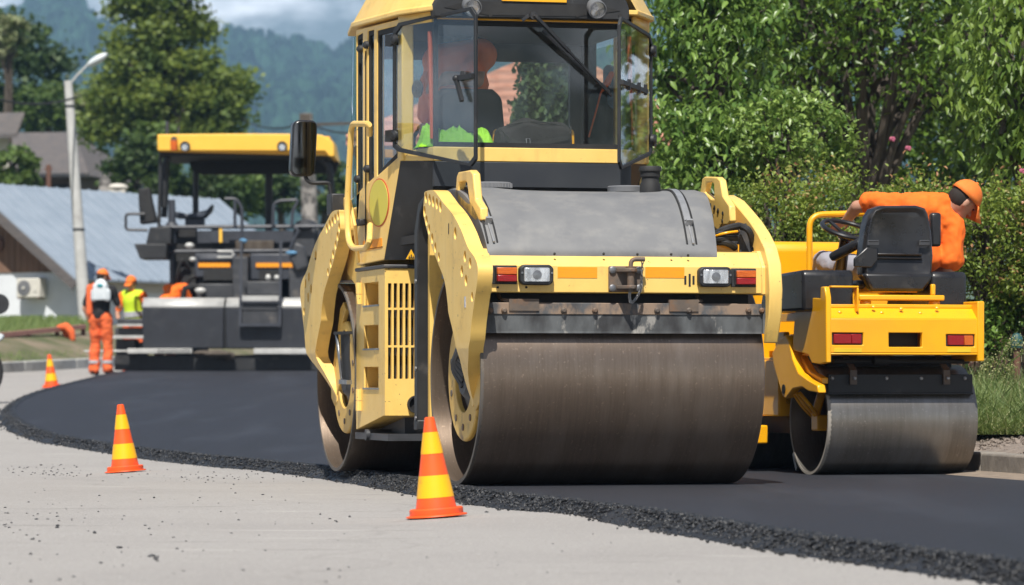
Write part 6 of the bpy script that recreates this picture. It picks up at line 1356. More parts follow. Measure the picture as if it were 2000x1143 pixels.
def head_parts(m, c, face, up, s=1.0):
    """skull with jaw, nose, brow, ears; returns the axes"""
    f = Vector(face).normalized(); u = (Vector(up) - f*Vector(up).dot(f)).normalized(); r = f.cross(u); c = Vector(c)
    Mx = Matrix((r, f, u)).transposed()
    m.ell(c, (.074*s, .094*s, .108*s), Mx); m.ell(c + f*.028*s - u*.06*s, (.056*s, .062*s, .058*s), Mx)
    m.ell(c + f*.088*s - u*.062*s, (.024*s, .014*s, .011*s), Mx, 10, 6)
    m.cap(c + f*.086*s + u*.012*s, c + f*.112*s - u*.026*s, .009*s, .014*s, 8)
    for q in (-1, 1): m.ell(c + r*.076*s*q - u*.008*s - f*.005*s, (.010*s, .022*s, .034*s), Mx, 8, 6); m.ell(c + r*.031*s*q + f*.083*s + u*.022*s, (.020*s, .010*s, .008*s), Mx, 8, 6)
    return r, f, u, Mx
def face_marks(parent, c, ax, s=1.0):
    r, f, u, Mx = ax; c = Vector(c); m = MB()
    for q in (-1, 1): m.ell(c + r*.031*s*q + f*.088*s + u*.008*s, (.013*s, .008*s, .007*s), Mx, 8, 6)
    m.build('eyes', M['rubber'], parent)
def cap_on(parent, c, ax, matr, s=1.0, brim=1.0, droop=.25):
    r, f, u, Mx = ax; c = Vector(c); m = MB(); N_ = 20; vs = []; fs = []
    for i in range(7):
        t = i/6*math.pi/2*.98
        for j in range(N_): a = 2*math.pi*j/N_; vs.append(c + u*.028*s + Mx @ Vector((.086*s*math.cos(a)*math.cos(t), .107*s*math.sin(a)*math.cos(t), .108*s*math.sin(t))))
    for i in range(6): fs += [(i*N_+j, i*N_+(j+1) % N_, (i+1)*N_+(j+1) % N_, (i+1)*N_+j) for j in range(N_)]
    m.add(vs, fs); m.ell(c + u*.137*s, (.009*s,)*3, Mx, 8, 5); cp = m.build('cap', matr, parent, solid=.004)
    m = MB(); g = []
    for i in range(9):
        a = -1 + 2*i/8
        for j in range(4): t = j/3; x = a*.078*(1 - .12*t*t); y = .107*math.sqrt(max(0, 1 - (a*.9)**2*.75))*1.0 + t*.075*brim*(1 - .35*a*a); z = .034 - droop*.09*t - .030*a*a*t; g.append(c + Mx @ Vector((x*s, y*s, z*s)))
    m.add(g, [(i*4+j, i*4+j+1, (i+1)*4+j+1, (i+1)*4+j) for i in range(8) for j in range(3)]); m.build('brim', matr, cp, solid=.006)
    return cp

def operator():
    """man on the small roller, bent over to his right, left hand on the wheel"""
    Y0 = 23.95
    W_ = lambda px, py, dy=0: at(px, py, Y0 + dy)
    base = W_(1750, 545); root = empty('person', base, 0, 'operator in orange T-shirt and orange cap bending sideways off the small roller seat', 'person'); O = Vector(base)
    P = lambda px, py, dy=0: W_(px, py, dy) - O
    hip, wst, chest, nk = P(1752, 545, .0), P(1762, 480, -.02), P(1790, 415, -.02), P(1842, 398, .02)
    lsh, rsh = P(1735, 398, .06), P(1862, 448, -.02)
    lel, lwr = P(1674, 404, .20), P(1652, 432, .40)
    rel, rwr = P(1852, 526, .00), P(1800, 545, .30)
    hc = P(1879, 392, .02); face = Vector((.62, .42, -.62)); up = Vector((.72, .12, .66))
    # body (skin): head, neck, torso core, arms, hands, legs
    m = MB(); ax = head_parts(m, hc, face, up); m.cap(nk, hc - ax[2]*.06, .056, .054)
    m.chain([hip, wst, chest], [.13, .12, .12]); m.chain([lsh, lel, lwr], [.052, .043, .031]); m.chain([rsh, rel, rwr], [.052, .046, .034])
    finger_hand(m, lwr, Vector((-.55, .75, -.25)), Vector((.0, .25, 1)), .19, .75, -1)
    finger_hand(m, rwr, Vector((-.2, .9, -.3)), Vector((0, .3, 1)), .19, .6)
    lk, lf = P(1608, 512, .62), P(1615, 640, .75); rk, rf = P(1800, 545, .65), P(1805, 650, .75)
    m.chain([P(1752, 545), P(1735, 535, .15), lk, lf], [.08, .07, .055, .04]); m.chain([P(1770, 550), P(1790, 545, .2), rk, rf], [.08, .07, .055, .04])
    m.build('body', M['skin'], root, remesh=.0085, sm=4); face_marks(root, hc, ax)
    # T-shirt
    m = MB(); m.chain([P(1748, 540), P(1755, 500, -.01), wst], [.155, .155, .15]); m.ell(P(1790, 440, .0), (.21, .125, .155), Quaternion((0, 1, 0), R(24)))
    m.ell(P(1800, 412, .0), (.19, .12, .12), Quaternion((0, 1, 0), R(16))); m.cap(wst, chest, .15, .135); m.cap(chest, nk, .12, .075)
    m.chain([P(1748, 402, .04), lsh, P(1696, 397, .16)], [.09, .082, .068]); m.cap(P(1835, 425), P(1858, 440), .10, .085); m.chain([P(1858, 440), P(1861, 480, -.02), P(1857, 506, -.01)], [.085, .078, .088]); m.cap(P(1795, 470), P(1815, 500), .12, .10)
    m.build('t_shirt', M['orange_cloth'], root, remesh=.0095, sm=3, disp=.045)
    m = MB(); m.chain([P(1752, 545), P(1735, 535, .15), lk], [.15, .11, .078]); m.chain([lk, P(1612, 590, .7), lf], [.078, .068, .06]); m.chain([P(1770, 550), P(1790, 545, .2), rk], [.14, .10, .078]); m.chain([rk, rf], [.078, .06]); m.build('trousers', M['grey_trouser'], root, remesh=.011, sm=3, disp=.04)
    m = MB(); m.ell(hc - ax[1]*.024 + ax[2]*.0, (.077, .080, .084), ax[3]); m.build('hair', M['hair'], root)
    cap_on(root, hc, ax, M['orange_cap'], 1.06, 1.25, .5)
operator()

def driver():
    """driver in the big cab, turned away behind the seat back, elbow over its top"""
    c = L(905, 150, v=2.34); base = BR.matrix_world if False else None
    rz = PSI; cs, sn = math.cos(rz), math.sin(rz)
    Wd = lambda v: Vector((OX + v.x*cs - v.y*sn, OY + v.x*sn + v.y*cs, v.z))
    b = Wd(Vector((c.x, 2.5, 1.95))); root = empty('person', b, rz, 'driver in orange shirt seated in the big roller cab, elbow on the seat back', 'person')
    o = Vector((c.x, 2.5, 1.95)); P = lambda px, py, v: L(px, py, v=v) - o
    hip, chest = Vector((0, .02, .05)), Vector((-.02, .0, .50)); hc = P(900, 74, 2.60)
    sl, sr = P(858, 120, 2.5), P(938, 108, 2.5); el = P(872, 152, 2.30); er = P(930, 157, 2.30)
    m = MB(); ax = head_parts(m, hc, Vector((.4, .8, -.3)), Vector((.1, .1, 1))); m.cap(chest + Vector((.03, .05, .12)), hc - Vector((0, 0, .08)), .055, .055); m.chain([hip, chest], [.13, .13])
    m.chain([sr, er, el, P(868, 158, 2.28)], [.05, .05, .042, .036]); finger_hand(m, P(868, 158, 2.28), Vector((-.9, .1, -.3)), Vector((0, -.4, 1)), .18, .7)
    lw = P(835, 240, 2.75); lel = P(838, 190, 2.6); m.chain([sl, lel, lw], [.05, .043, .032]); finger_hand(m, lw, Vector((0, .9, -.3)), Vector((0, .2, 1)), .18, .9)
    m.chain([Vector((-.1, .05, .02)), Vector((-.14, .42, .05)), Vector((-.14, .45, -.4))], [.08, .06, .045]); m.chain([Vector((.1, .05, .02)), Vector((.12, .42, .05)), Vector((.12, .45, -.4))], [.08, .06, .045])
    m.build('body', M['skin'], root, remesh=.010, sm=4); face_marks(root, hc, ax)
    m = MB(); m.chain([hip, Vector((-.01, .0, .3)), chest], [.17, .17, .17]); m.ell(chest + Vector((0, 0, .02)), (.23, .13, .14)); m.cap(sl, sr, .11, .11); m.chain([chest + Vector((.1, 0, .08)), sr, P(925, 135, 2.36)], [.10, .085, .075]); m.chain([sl, P(842, 165, 2.55), P(832, 225, 2.72)], [.085, .07, .06]); m.build('shirt', M['orange_cloth'], root, remesh=.013, sm=5)
    m = MB(); m.chain([hip, Vector((-.1, .1, .02)), Vector((-.14, .42, .05)), Vector((-.14, .45, -.4))], [.16, .11, .08, .06]); m.chain([hip, Vector((.1, .1, .02)), Vector((.12, .42, .05)), Vector((.12, .45, -.4))], [.16, .11, .08, .06]); m.build('trousers', M['grey_trouser'], root, remesh=.015, sm=4)
    m = MB(); m.ell(hc - ax[1]*.02 + ax[2]*.02, (.082, .096, .10), ax[3]); m.build('hair', M['hair'], root)
    # belongings on the ledge behind the windscreen
    def loose(name, mt, lab, cat, parts, vox, sm, vv):
        m = MB()
        for (px, py, r, dv) in parts:
            p = L(px, py, v=vv+dv); m.ell(Wd(p), r if isinstance(r, tuple) else (r, r*.7, r))
        return tag(m.build(name, mt, remesh=vox, sm=sm), lab, cat)
    random.seed(5); parts = []
    for i in range(60):
        px = random.uniform(826, 962); h = 20 if 870 < px < 915 else (16 if px > 925 or px < 850 else 12); py = 272 - random.random()*h*1.3; parts.append((px, py, (random.uniform(.015, .05), .03, random.uniform(.008, .03)), random.uniform(-.05, .10)))
    parts += [(838, 255, (.04, .05, .05), 0), (850, 262, (.05, .06, .045), .02), (890, 258, (.06, .04, .045), 0), (945, 258, (.045, .04, .04), 0), (955, 264, (.04, .04, .03), 0), (870, 268, (.1, .06, .03), 0), (915, 270, (.1, .06, .022), 0)]
    m = MB(); ja, jb = L(816, 280, v=1.50), L(968, 280, v=1.50); PRF = [(0, .05), (.08, .115), (.16, .13), (.28, .10), (.36, .085), (.45, .105), (.55, .115), (.62, .075), (.72, .07), (.80, .10), (.90, .105), (1, .06)]
    def jh(u):
        for (a0, h0), (a1, h1) in zip(PRF, PRF[1:]):
            if a0 <= u <= a1: return h0 + (h1-h0)*(u-a0)/(a1-a0)
        return .05
    def jf(u, v):
        x = ja.x + (jb.x-ja.x)*u + .012*noise.noise(Vector((u*9, v*7, 4))); y = 1.43 + .20*v; q_ = noise.noise(Vector((u*8 + v*3, v*4, 1))); r_ = noise.noise(Vector((u*19 - v*6, v*9, 8)))
        e = min(1, min(u, 1-u)*9) * min(1, v*3.2, (1-v)*3 + .25)
        return Wd(Vector((x, y - .03*abs(q_), 1.998 + max(.004, jh(u) * e * (.70 + 1.1*(.4-abs(q_))) + .045*(.4-abs(r_))*e))))
    m.grid(jf, 64, 26); tag(m.build('work_jacket', M['hivis'], ang=25, solid=.005), 'crumpled lime green high visibility jacket lying behind the cab windscreen', 'jacket')
    a, b2 = L(975, 280, v=1.50), L(1115, 280, v=1.50); bg_ = empty('travel_bag', Wd(Vector(((a.x+b2.x)/2, 1.56, 1.995))), rz, 'black soft travel bag with shoulder strap behind the cab windscreen', 'bag'); w = (b2.x-a.x)/2
    m = MB(); pr = [(-.10, 0), (.10, 0), (.11, .05), (.10, .12), (.05, .165), (-.04, .17), (-.10, .13), (-.115, .06)]
    N_ = 13; vs = []
    for i in range(N_):
        t = -1 + 2*i/(N_-1); k = .86 + .14*math.sqrt(max(0, 1 - abs(t)**4)) - .05*math.cos(t*9)*.2; sag = .02*math.cos(t*2.2)
        for y, z in pr: vs.append((t*w, y*k, z*(k + .0) + (sag - .012*math.sin(t*6) if z > .1 else 0)))
    n = len(pr); m.add(vs, [(i*n+j, i*n+(j+1) % n, (i+1)*n+(j+1) % n, (i+1)*n+j) for i in range(N_-1) for j in range(n)] + [tuple(range(n)), tuple((N_-1)*n+j for j in reversed(range(n)))]); bo = m.build('bag_body', M['black_cloth'], bg_, bevel=.01)
    m = MB(); pts = smoothpath([(-w, -.06, .12), (-w*.75, -.125, .05), (-w*.2, -.13, .03), (w*.4, -.13, .055), (w*.9, -.11, .085), (w, -.05, .14)], 6); 
    for p, q in zip(pts, pts[1:]): m.bar(p, q, .006, .03)
    m.build('strap', M['rubber'], bg_); m = MB(); m.ring([(.0, 0)], (0, 0, 0), (1, 0, 0), 4) if False else m.tube([(-w*.32, -.137, .015), (-w*.22, -.137, .015), (-w*.24, -.137, .065), (-w*.34, -.137, .065)], .003, 5, True); m.build('buckle', M['steel'], bg_)
    m = MB(); m.tube(smoothpath([(-w*.8, -.07, .150), (-w*.2, -.085, .172), (w*.4, -.08, .165), (w*.85, -.07, .145)], 6), .004, 6); m.build('zip', M['rubber'], bg_)
    # clothes hanging at the right rear pillar
    m = MB(); q = [L(x, y, v=2.6) for x, y in ((1190, 140), (1196, 165), (1186, 200), (1184, 235), (1196, 262))]
    for p, r in zip(q, (.05, .08, .10, .09, .06)): m.ell(Wd(p), (r*.8, r*.6, r))
    m.chain([Wd(p) for p in q], [.045, .06, .075, .06, .05]); m.chain([Wd(L(x, y, v=2.62)) for x, y in ((1200, 160), (1214, 215), (1212, 270))], [.05, .06, .05]); tag(m.build('denim_jacket', M['denim'], remesh=.014, sm=4), 'pale blue denim jacket hanging inside the cab of the big roller', 'jacket')
    m = MB(); m.chain([Wd(L(x, y, v=2.55)) for x, y in ((1172, 175), (1166, 215), (1160, 268))], [.05, .075, .09]); m.chain([Wd(L(x, y, v=2.58)) for x, y in ((1185, 220), (1176, 270))], [.06, .09]); tag(m.build('dark_jacket', M['black_cloth'], remesh=.014, sm=4), 'black jacket hanging beside the denim jacket in the cab', 'jacket')
    m = MB(); m.chain([Wd(L(x, y, v=2.44)) for x, y in ((1194, 145), (1186, 162), (1176, 178))], [.018, .022, .008]); m.tube([Wd(L(x, y, v=2.42)) for x, y in ((1174, 180), (1162, 225), (1150, 268))], .006, 6); tag(m.build('lanyard', M['orange_trouser']), 'orange lanyard with a thin cord hanging by the cab pillar', 'lanyard')
driver()

def worker(px, py, Y, face, label, mats, pose):
    """standing figure, 1.75 m tall, feet at the given point; face = heading angle of the chest"""
    p = at(px, py, Y); root = empty('person', (p.x, Y, p.z), face, label, 'person', 'road workers by the paving machine')
    V = lambda *a: Vector(a)
    lean, arms, vest = pose['lean'], pose['arms'], pose.get('vest')
    hip = V(0, 0, .93); ch = V(lean[0], lean[1], 1.32) if not pose.get('bend') else V(0, .30, 1.20); nk = ch + (V(lean[0]*.3, lean[1]*.4, .17) if not pose.get('bend') else V(0, .18, .06)); hc = nk + (V(0, .02, .13) if not pose.get('bend') else V(0, .13, .0)) + V(*pose.get('head', (0, 0, 0)))
    fw = Vector(pose.get('look', (0, 1, -.15)))
    f = {}
    lh, rh = V(-.09, 0, .90), V(.09, 0, .90); lk, rk = V(-.11, .04, .50), V(.11, .03, .50); lf, rf = V(-.12, -.01, .08), V(.13, .0, .08)
    ls, rs = ch + V(-.19, -.01, .08), ch + V(.19, -.01, .08); (le, lw), (re, rw) = [(V(*a), V(*b)) for a, b in arms]
    m = MB(); ax = head_parts(m, hc, fw, (0, 0, 1)); m.cap(nk - V(0, 0, .05), hc - V(0, 0, .07), .055, .055); m.chain([hip, ch], [.12, .13])
    m.chain([ls, le, lw], [.05, .042, .03]); m.chain([rs, re, rw], [.05, .042, .03]); finger_hand(m, lw, lw-le, (0, .6, .6), .18, .6); finger_hand(m, rw, rw-re, (0, .6, .6), .18, .6)
    m.chain([lh, lk, lf], [.08, .055, .04]); m.chain([rh, rk, rf], [.08, .055, .04]); m.build('body', M['skin'], root, remesh=.014, sm=4); face_marks(root, hc, ax)
    m = MB(); m.chain([hip + V(0, 0, .06), (hip+ch)/2 + V(0, 0, .03), ch], [.155, .15, .165]); m.cap(ls, rs, .085, .085); m.cap(ls, ls.lerp(le, .75), .075, .062); m.cap(rs, rs.lerp(re, .75), .075, .062); m.cap(ch, nk - V(0, 0, .04), .12, .075); m.build('shirt', mats['shirt'], root, remesh=.014, sm=3, disp=.05)
    m = MB(); m.cap(V(-.06, 0, .95), V(.06, 0, .95), .135, .135); m.chain([lh, lk, lf], [.115, .085, .085]); m.chain([rh, rk, rf], [.115, .085, .085]); m.build('trousers', mats['trousers'], root, remesh=.014, sm=3, disp=.06)
    if mats.get('band'):
        m = MB()
        for q in (lf + V(0, 0, .10), rf + V(0, 0, .10)): m.lathe([(.094, 0), (.096, .05)], q, (0, 0, 1), 20)
        m.build('leg_band', M['silver_tape'], root)
    m = MB(); m.chain([lf + V(0, -.03, -.04), lf + V(0, .13, -.055)], [.05, .04]); m.chain([rf + V(0, -.03, -.04), rf + V(.02, .13, -.055)], [.05, .04]); m.build('boots', M['black_cloth'], root, remesh=.014)
    if vest:
        m = MB(); m.chain([hip + V(0, 0, .08), (hip+ch)/2 + V(0, 0, .04), ch], [.172, .168, .182]); m.cap(ls + V(.05, 0, .03), rs + V(-.05, 0, .03), .085, .085); m.build('vest', vest, root, remesh=.017, sm=4)
        m = MB()
        for z in (.18, .30): c = hip.lerp(ch, .1+z); m.lathe([(.181, 0), (.182, .045)], c, ch-hip, 28)
        m.build('vest_band', M['silver_tape'], root)
    m = MB(); m.ell(hc - ax[1]*.02 + V(0, 0, .012), (.081, .092, .09), ax[3]); m.build('hair', M['hair'], root); cap_on(root, hc, ax, M['orange_cap'], 1.05, 1.0)
    return root, ch, hip
def crew():
    r, ch, hip = worker(197, 731, 62.5, R(-18), 'road worker seen from behind in black shirt and orange trousers with a white backpack', {'shirt': M['black_cloth'], 'trousers': M['orange_trouser'], 'band': 1},
           {'lean': (0, .03), 'arms': (((-.30, .0, 1.10), (-.24, .10, .86)), ((.28, .12, 1.12), (.18, .36, 1.15))), 'look': (.5, 1, -.3)})
    m = MB(); m.cap(ch + Vector((-.17, -.10, .12)), ch + Vector((-.16, -.13, -.30)), .062, .058); m.cap(ch + Vector((-.16, .06, .15)), ch + Vector((-.16, .12, -.25)), .06, .06); m.build('orange_vest', M['orange_trouser'], r, remesh=.014)
    m = MB(); c = ch + Vector((.07, -.19, .05)); m.box(c.x-.12, c.x+.12, c.y-.07, c.y+.07, c.z-.14, c.z+.12); m.ell(c + Vector((0, 0, .10)), (.12, .075, .12)); m.cap(c + Vector((-.13, 0, -.12)), c + Vector((-.13, 0, .0)), .05, .05); m.cap(c + Vector((.13, 0, -.12)), c + Vector((.13, 0, .0)), .05, .05); bp = m.build('backpack', M['white_cloth'], r, remesh=.014)
    m = MB(); m.ell(c + Vector((.02, -.075, .10)), (.055, .012, .03)); m.build('backpack_print', M['teal'], bp)
    worker(262, 735, 65.5, R(160), 'road worker facing the camera in yellow green vest and orange cap', {'shirt': M['orange_cloth'], 'trousers': M['orange_trouser']},
           {'lean': (.02, .02), 'arms': (((-.32, .05, 1.10), (-.30, .25, .98)), ((.30, .05, 1.10), (.2, .25, 1.05))), 'vest': M['hivis_vest'], 'look': (.25, 1, -.35)})
    worker(322, 707, 64.72, R(-35), 'road worker in orange bending over behind the paving screed', {'shirt': M['orange_cloth'], 'trousers': M['orange_trouser']},
           {'lean': (0, .2), 'bend': 1, 'arms': (((-.22, .46, .95), (-.18, .6, .80)), ((.22, .46, .95), (.18, .6, .80))), 'look': (0, .8, -.6)})
crew()

# ================================================================ the paving machine
def paver():
    Y = 64.0; K = FPX / Y; base = at(440, 724, Y); zg = rise(Y); root = empty('asphalt_paver', (base.x, Y, zg), 0, 'black asphalt paving machine under a yellow canopy, seen from behind its screed', 'paving machine'); z0 = at(0, 724, Y).z - zg
    x = lambda px: (px-440)/K
    z = lambda py: max((724-py)/K + z0, 0.0)
    DG, BL, LG = M['darkgrey'], M['black'], surf('light_worn_steel', (.52, .52, .50), (.40, .40, .39), 5, .5, metal=.2)
    BG = surf('blue_grey_metal', (.045, .05, .064), (.033, .037, .048), 5, .5)
    SF = surf('dark_blue_grey_panel', (.024, .027, .035), (.018, .020, .026), 4, .5, c3=(.040, .042, .046), s3=3)
    def B(m, a, b, c, d, y0, y1): return m.box(x(a), x(b), y0, y1, z(d), z(c))
    # screed in two halves
    for (a, b) in ((278, 437), (441, 690)):
        m = MB(); B(m, a, b, 600, 681, 0, .6); sc = m.build('screed', SF, root, bevel=.02)
        m = MB(); m.add([(x(a), -.0, z(600)), (x(b), 0, z(600)), (x(b), .22, z(583)), (x(a), .22, z(583)), (x(a), .6, z(583)), (x(b), .6, z(583))], [(0, 1, 2, 3), (3, 2, 5, 4)]); m.build('top_plate', LG, sc, solid=.03)
    m = MB(); B(m, 438, 440.5, 588, 680, .05, .5); B(m, 222, 690, 694, 723, .12, .9); m.build('screed_plate', BL, root)
    m = MB(); B(m, 250, 376, 681, 691, -.12, .1); B(m, 496, 606, 681, 692, -.10, .1); B(m, 165, 250, 684, 688, -.1, -.04); m.build('walkway', LG, root, bevel=.01)
    m = MB()
    for i in range(14): a = 310 + i*4.6; B(m, a, a+2, 682, 691, -.125, -.118)
    m.build('walkway_slot', BL, root)
    m = MB(); m.ell((x(425), -.1, z(692)), (.25, .2, .07)); m.ell((x(400), -.05, z(690)), (.2, .15, .05)); m.ell((x(448), .0, z(696)), (.1, .12, .08)); m.build('mud_clump', M['bark'], root)
    m = MB(); B(m, 228, 280, 622, 636, .1, .8); B(m, 222, 278, 640, 655, .2, .7); B(m, 222, 262, 662, 716, .3, .9); B(m, 262, 280, 668, 724, .4, .9); eg = m.build('end_gate', DG, root, bevel=.02)
    m = MB(); B(m, 220, 280, 655, 661, .0, .5); B(m, 228, 280, 633, 637, .05, .4); m.build('step_tread', LG, eg); m = MB(); B(m, 252, 280, 702, 724, .2, .35); m.build('side_shoe', BG, eg)
    # ladder on the right half
    m = MB()
    for a in (470, 547): m.bar((x(a), -.12, z(638)), (x(a+2), -.05, z(470)), .045, .045)
    B(m, 470, 547, 632, 638, -.16, -.06); B(m, 470, 547, 588, 592, -.15, -.06); ld = m.build('ladder', BG, root)
    m = MB(); B(m, 474, 543, 592, 606, -.10, -.07); B(m, 474, 543, 608, 632, -.09, -.06); m.build('riser', DG, ld); m = MB(); B(m, 474, 545, 578, 588, -.15, .2); m.build('tread', LG, ld)
    # body
    m = MB(); B(m, 322, 640, 470, 585, 1.1, 5.0); B(m, 332, 372, 440, 560, 1.05, 1.4); m.build('body', M['interior'], root)
    m = MB(); B(m, 372, 456, 492, 540, .8, 1.1); B(m, 482, 570, 492, 545, .8, 1.1); B(m, 380, 450, 497, 508, .74, .8); bd = m.build('engine_panel', BG, root, bevel=.03)
    m = MB(); B(m, 380, 443, 511, 519.5, .77, .80); B(m, 494, 566, 511, 519.5, .77, .80); m.build('orange_stripe', M['orange_tape'], bd)
    m = MB(); B(m, 390, 450, 522, 545, .77, .8); B(m, 500, 545, 525, 545, .76, .8); m.build('opening', M['rubber'], bd)
    m = MB(); m.tube([(x(418), .74, z(500)), (x(446), .74, z(500)), (x(450), .74, z(494)), (x(446), .74, z(488)), (x(418), .74, z(488))], .02, 6); m.build('handle', LG, bd)
    m = MB(); B(m, 452, 528, 466, 500, .9, 1.3); m.build('rusty_box', M['bark'], root, bevel=.02)
    m = MB()
    for i, (a, b, c, d) in enumerate(((340, 575, 395, 552), (352, 580, 430, 560), (372, 560, 470, 580), (400, 575, 470, 560), (330, 560, 360, 520), (420, 545, 475, 575))):
        m.tube(smoothpath([(x(a), 1.0, z(b)), (x((a+c)/2), .9, z(min(b, d)-14)), (x(c), 1.0, z(d))], 6), .035, 7)
    m.tube([(x(352), .55, z(580)), (x(356), .5, z(562)), (x(372), .48, z(556)), (x(388), .5, z(562)), (x(394), .55, z(580))], .05, 8); m.build('hose', M['rubber'], root)
    m = MB(); m.ell((x(387), .45, z(566)), (.10, .06, .05)); m.ell((x(372), .45, z(505)), (.06, .05, .04)); m.ell((x(520), .5, z(541)), (.05, .05, .06)); m.ell((x(537), .5, z(541)), (.05, .05, .05)); m.build('fitting', LG, root)
    m = MB(); B(m, 376, 450, 552, 584, .75, 1.0); B(m, 478, 545, 548, 576, .4, .9); B(m, 450, 480, 500, 584, .5, 1.0); B(m, 560, 610, 520, 585, .6, 1.2); m.build('tow_arm', DG, root, bevel=.02)
    m = MB(); m.cyl((x(327), 1.0, z(585)), (x(326), 1.0, z(470)), .05, .05, 10); m.cyl((x(326), 1.0, z(470)), (x(325), 1.0, z(385)), .075, .06, 10); m.ell((x(325), 1.0, z(440)), (.12, .1, .12)); m.build('hydraulic_ram', BG, root)
    # left control desk and side seat
    m = MB(); m.prism([(x(258), z(475)), (x(322), z(475)), (x(322), z(505)), (x(270), z(505))], .3, 1.0, 'y'); m.prism([(x(280), z(476)), (x(288), z(442)), (x(330), z(440)), (x(330), z(476))], .4, 1.0, 'y'); m.build('side_platform', BL, root, bevel=.02)
    m = MB(); m.prism([(x(264), z(366)), (x(287), z(363)), (x(292), z(392)), (x(302), z(432)), (x(268), z(436))], .45, .75, 'y'); m.build('side_seat', M['rubber'], root, bevel=.03)
    m = MB(); m.tube(fillet([(x(278), .4, z(416)), (x(241), .4, z(416)), (x(241), .4, z(447)), (x(284), .4, z(448))], .06), .025, 8); m.build('side_rail', DG, root)
    m = MB(); m.prism([(x(322), z(405)), (x(355), z(412)), (x(392), z(404)), (x(404), z(391)), (x(400), z(406)), (x(386), z(420)), (x(330), z(420))], 1.2, 1.7, 'y'); B(m, 348, 386, 418, 440, 1.3, 1.6); m.build('operator_seat', surf('blue_black_seat', (.03, .04, .06), (.05, .06, .08), 5, .5), root, bevel=.03)
    m = MB(); m.tube([(x(300), .9, z(440)), (x(640), .9, z(438))], .035, 8); m.tube([(x(300), .9, z(488)), (x(590), .9, z(486))], .03, 8); B(m, 330, 640, 445, 470, 1.3, 1.6); m.build('deck_rail', BG, root)
    for pts in (((432, 384), (455, 384), (466, 402), (466, 470)), ((452, 384), (452, 440)), ((527, 440), (529, 394), (540, 388), (578, 386), (566, 410), (564, 440)), ((568, 440), (578, 446), (562, 480), (562, 500))):
        m = MB(); m.tube(fillet([(x(a), .8, z(b)), ] + [(x(c), .8, z(d)) for c, d in pts[1:]], .06) if False else fillet([(x(c), .8, z(d)) for c, d in pts], .07), .028, 8); m.build('hand_rail', BG, root)
    m = MB(); B(m, 404, 420, 440, 470, .9, 1.3); m.build('cabinet', BG, root); m = MB(); B(m, 420, 426, 440, 470, .88, 1.0); m.build('cabinet_edge', M['canopy_yellow'], root)
    m = MB(); B(m, 566, 610, 440, 500, 1.0, 1.8); m.ell((x(590), 1.2, z(436)), (.2, .3, .12)); m.prism([(x(562), z(505)), (x(572), z(470)), (x(592), z(478)), (x(600), z(520)), (x(575), z(530))], .5, .6, 'y'); m.build('engine_cluster', DG, root, bevel=.04)
    m = MB(); m.ell((x(470), .6, z(468)), (.07, .05, .04)); m.ell((x(566), .5, z(492)), (.10, .05, .035)); m.build('rag', surf('blue_rag', (.10, .25, .42), None, 6, .8), root)
    # canopy
    m = MB(); n = 20; top = []
    def prof(px): t = (px-302)/(650-302); return 259 - 1.5*math.sin(t*math.pi) + (18*max(0, (t-.9)/.1)**2)
    pts = [302, 304, 330, 380, 430, 480, 530, 580, 610, 625, 636, 644, 649]
    poly = [(x(p), z(prof(p))) for p in pts] + [(x(651), z(302)), (x(640), z(303)), (x(632), z(292)), (x(302), z(291))]
    m.prism(poly, .5, .62, 'y'); cn = m.build('canopy', M['canopy_yellow'], root, bevel=.03)
    m = MB(); m.prism([(x(304), z(262)), (x(640), z(262)), (x(648), z(300)), (x(304), z(292))], .62, 3.2, 'y'); m.build('canopy_roof', M['canopy_yellow'], cn)
    m = MB(); m.box(x(308), x(640), .7, 3.1, z(300), z(291.5)); m.prism([(x(345), z(300)), (x(650), z(300)), (x(642), z(324)), (x(372), z(326)), (x(352), z(318))], 2.4, 2.6, 'y'); m.build('canopy_lining', M['rubber'], cn)
    for (a, b, yy, r, top_, bot) in ((306, 303, .7, .03, 292, 440), (316, 310, 1.0, .055, 300, 420), (357, 357, 2.6, .055, 318, 425), (506, 506, 2.6, .07, 322, 442)):
        m = MB(); m.tube([(x(b), yy, z(bot)), (x(a), yy, z(top_))], r, 10); m.build('canopy_post', M['black'], root)
    m = MB(); m.tube(smoothpath([(x(320), .9, z(302)), (x(313), .9, z(315)), (x(311), .9, z(345)), (x(310), .9, z(400))], 5), .06, 10); m.build('canopy_post', M['black'], root)
    m = MB(); m.tube(smoothpath([(x(625), 1.0, z(306)), (x(637), 1.0, z(322)), (x(641), 1.0, z(360)), (x(640), 1.0, z(440))], 5), .06, 10); m.build('canopy_post', M['black'], root)
    for px in (357, 548):
        m = MB(); m.lathe([(.09, 0), (.085, .08), (.05, .12)], (x(px), .44, z(283)), (0, 1, 0), 18); wl = m.build('work_lamp', M['black'], root); m = MB(); m.lathe([(.06, 0), (.055, .02)], (x(px), .43, z(285)), (0, -1, 0), 14); m.build('lens', M['headglass'], wl)
    m = MB(); m.lathe([(.06, -.13), (.065, .03), (.05, .06)], (x(335.5), .42, z(276)), (0, 0, 1), 14); bc = m.build('beacon', M['glassamber'], root); m = MB(); m.lathe([(.065, .0), (.05, .07), (.02, .09)], (x(335.5), .42, z(274)), (0, 0, 1), 14); m.build('beacon_cap', M['bark'], bc)
    m = MB(); m.cyl((x(317), .9, z(262)), (x(317), .9, z(230)), .03); m.cyl((x(339), .9, z(262)), (x(340), .9, z(240)), .015); m.build('antenna', BG, root)
    m = MB(); m.ell((x(366), .4, z(478)), (.08, .06, .05)); m.build('lamp', LG, root)
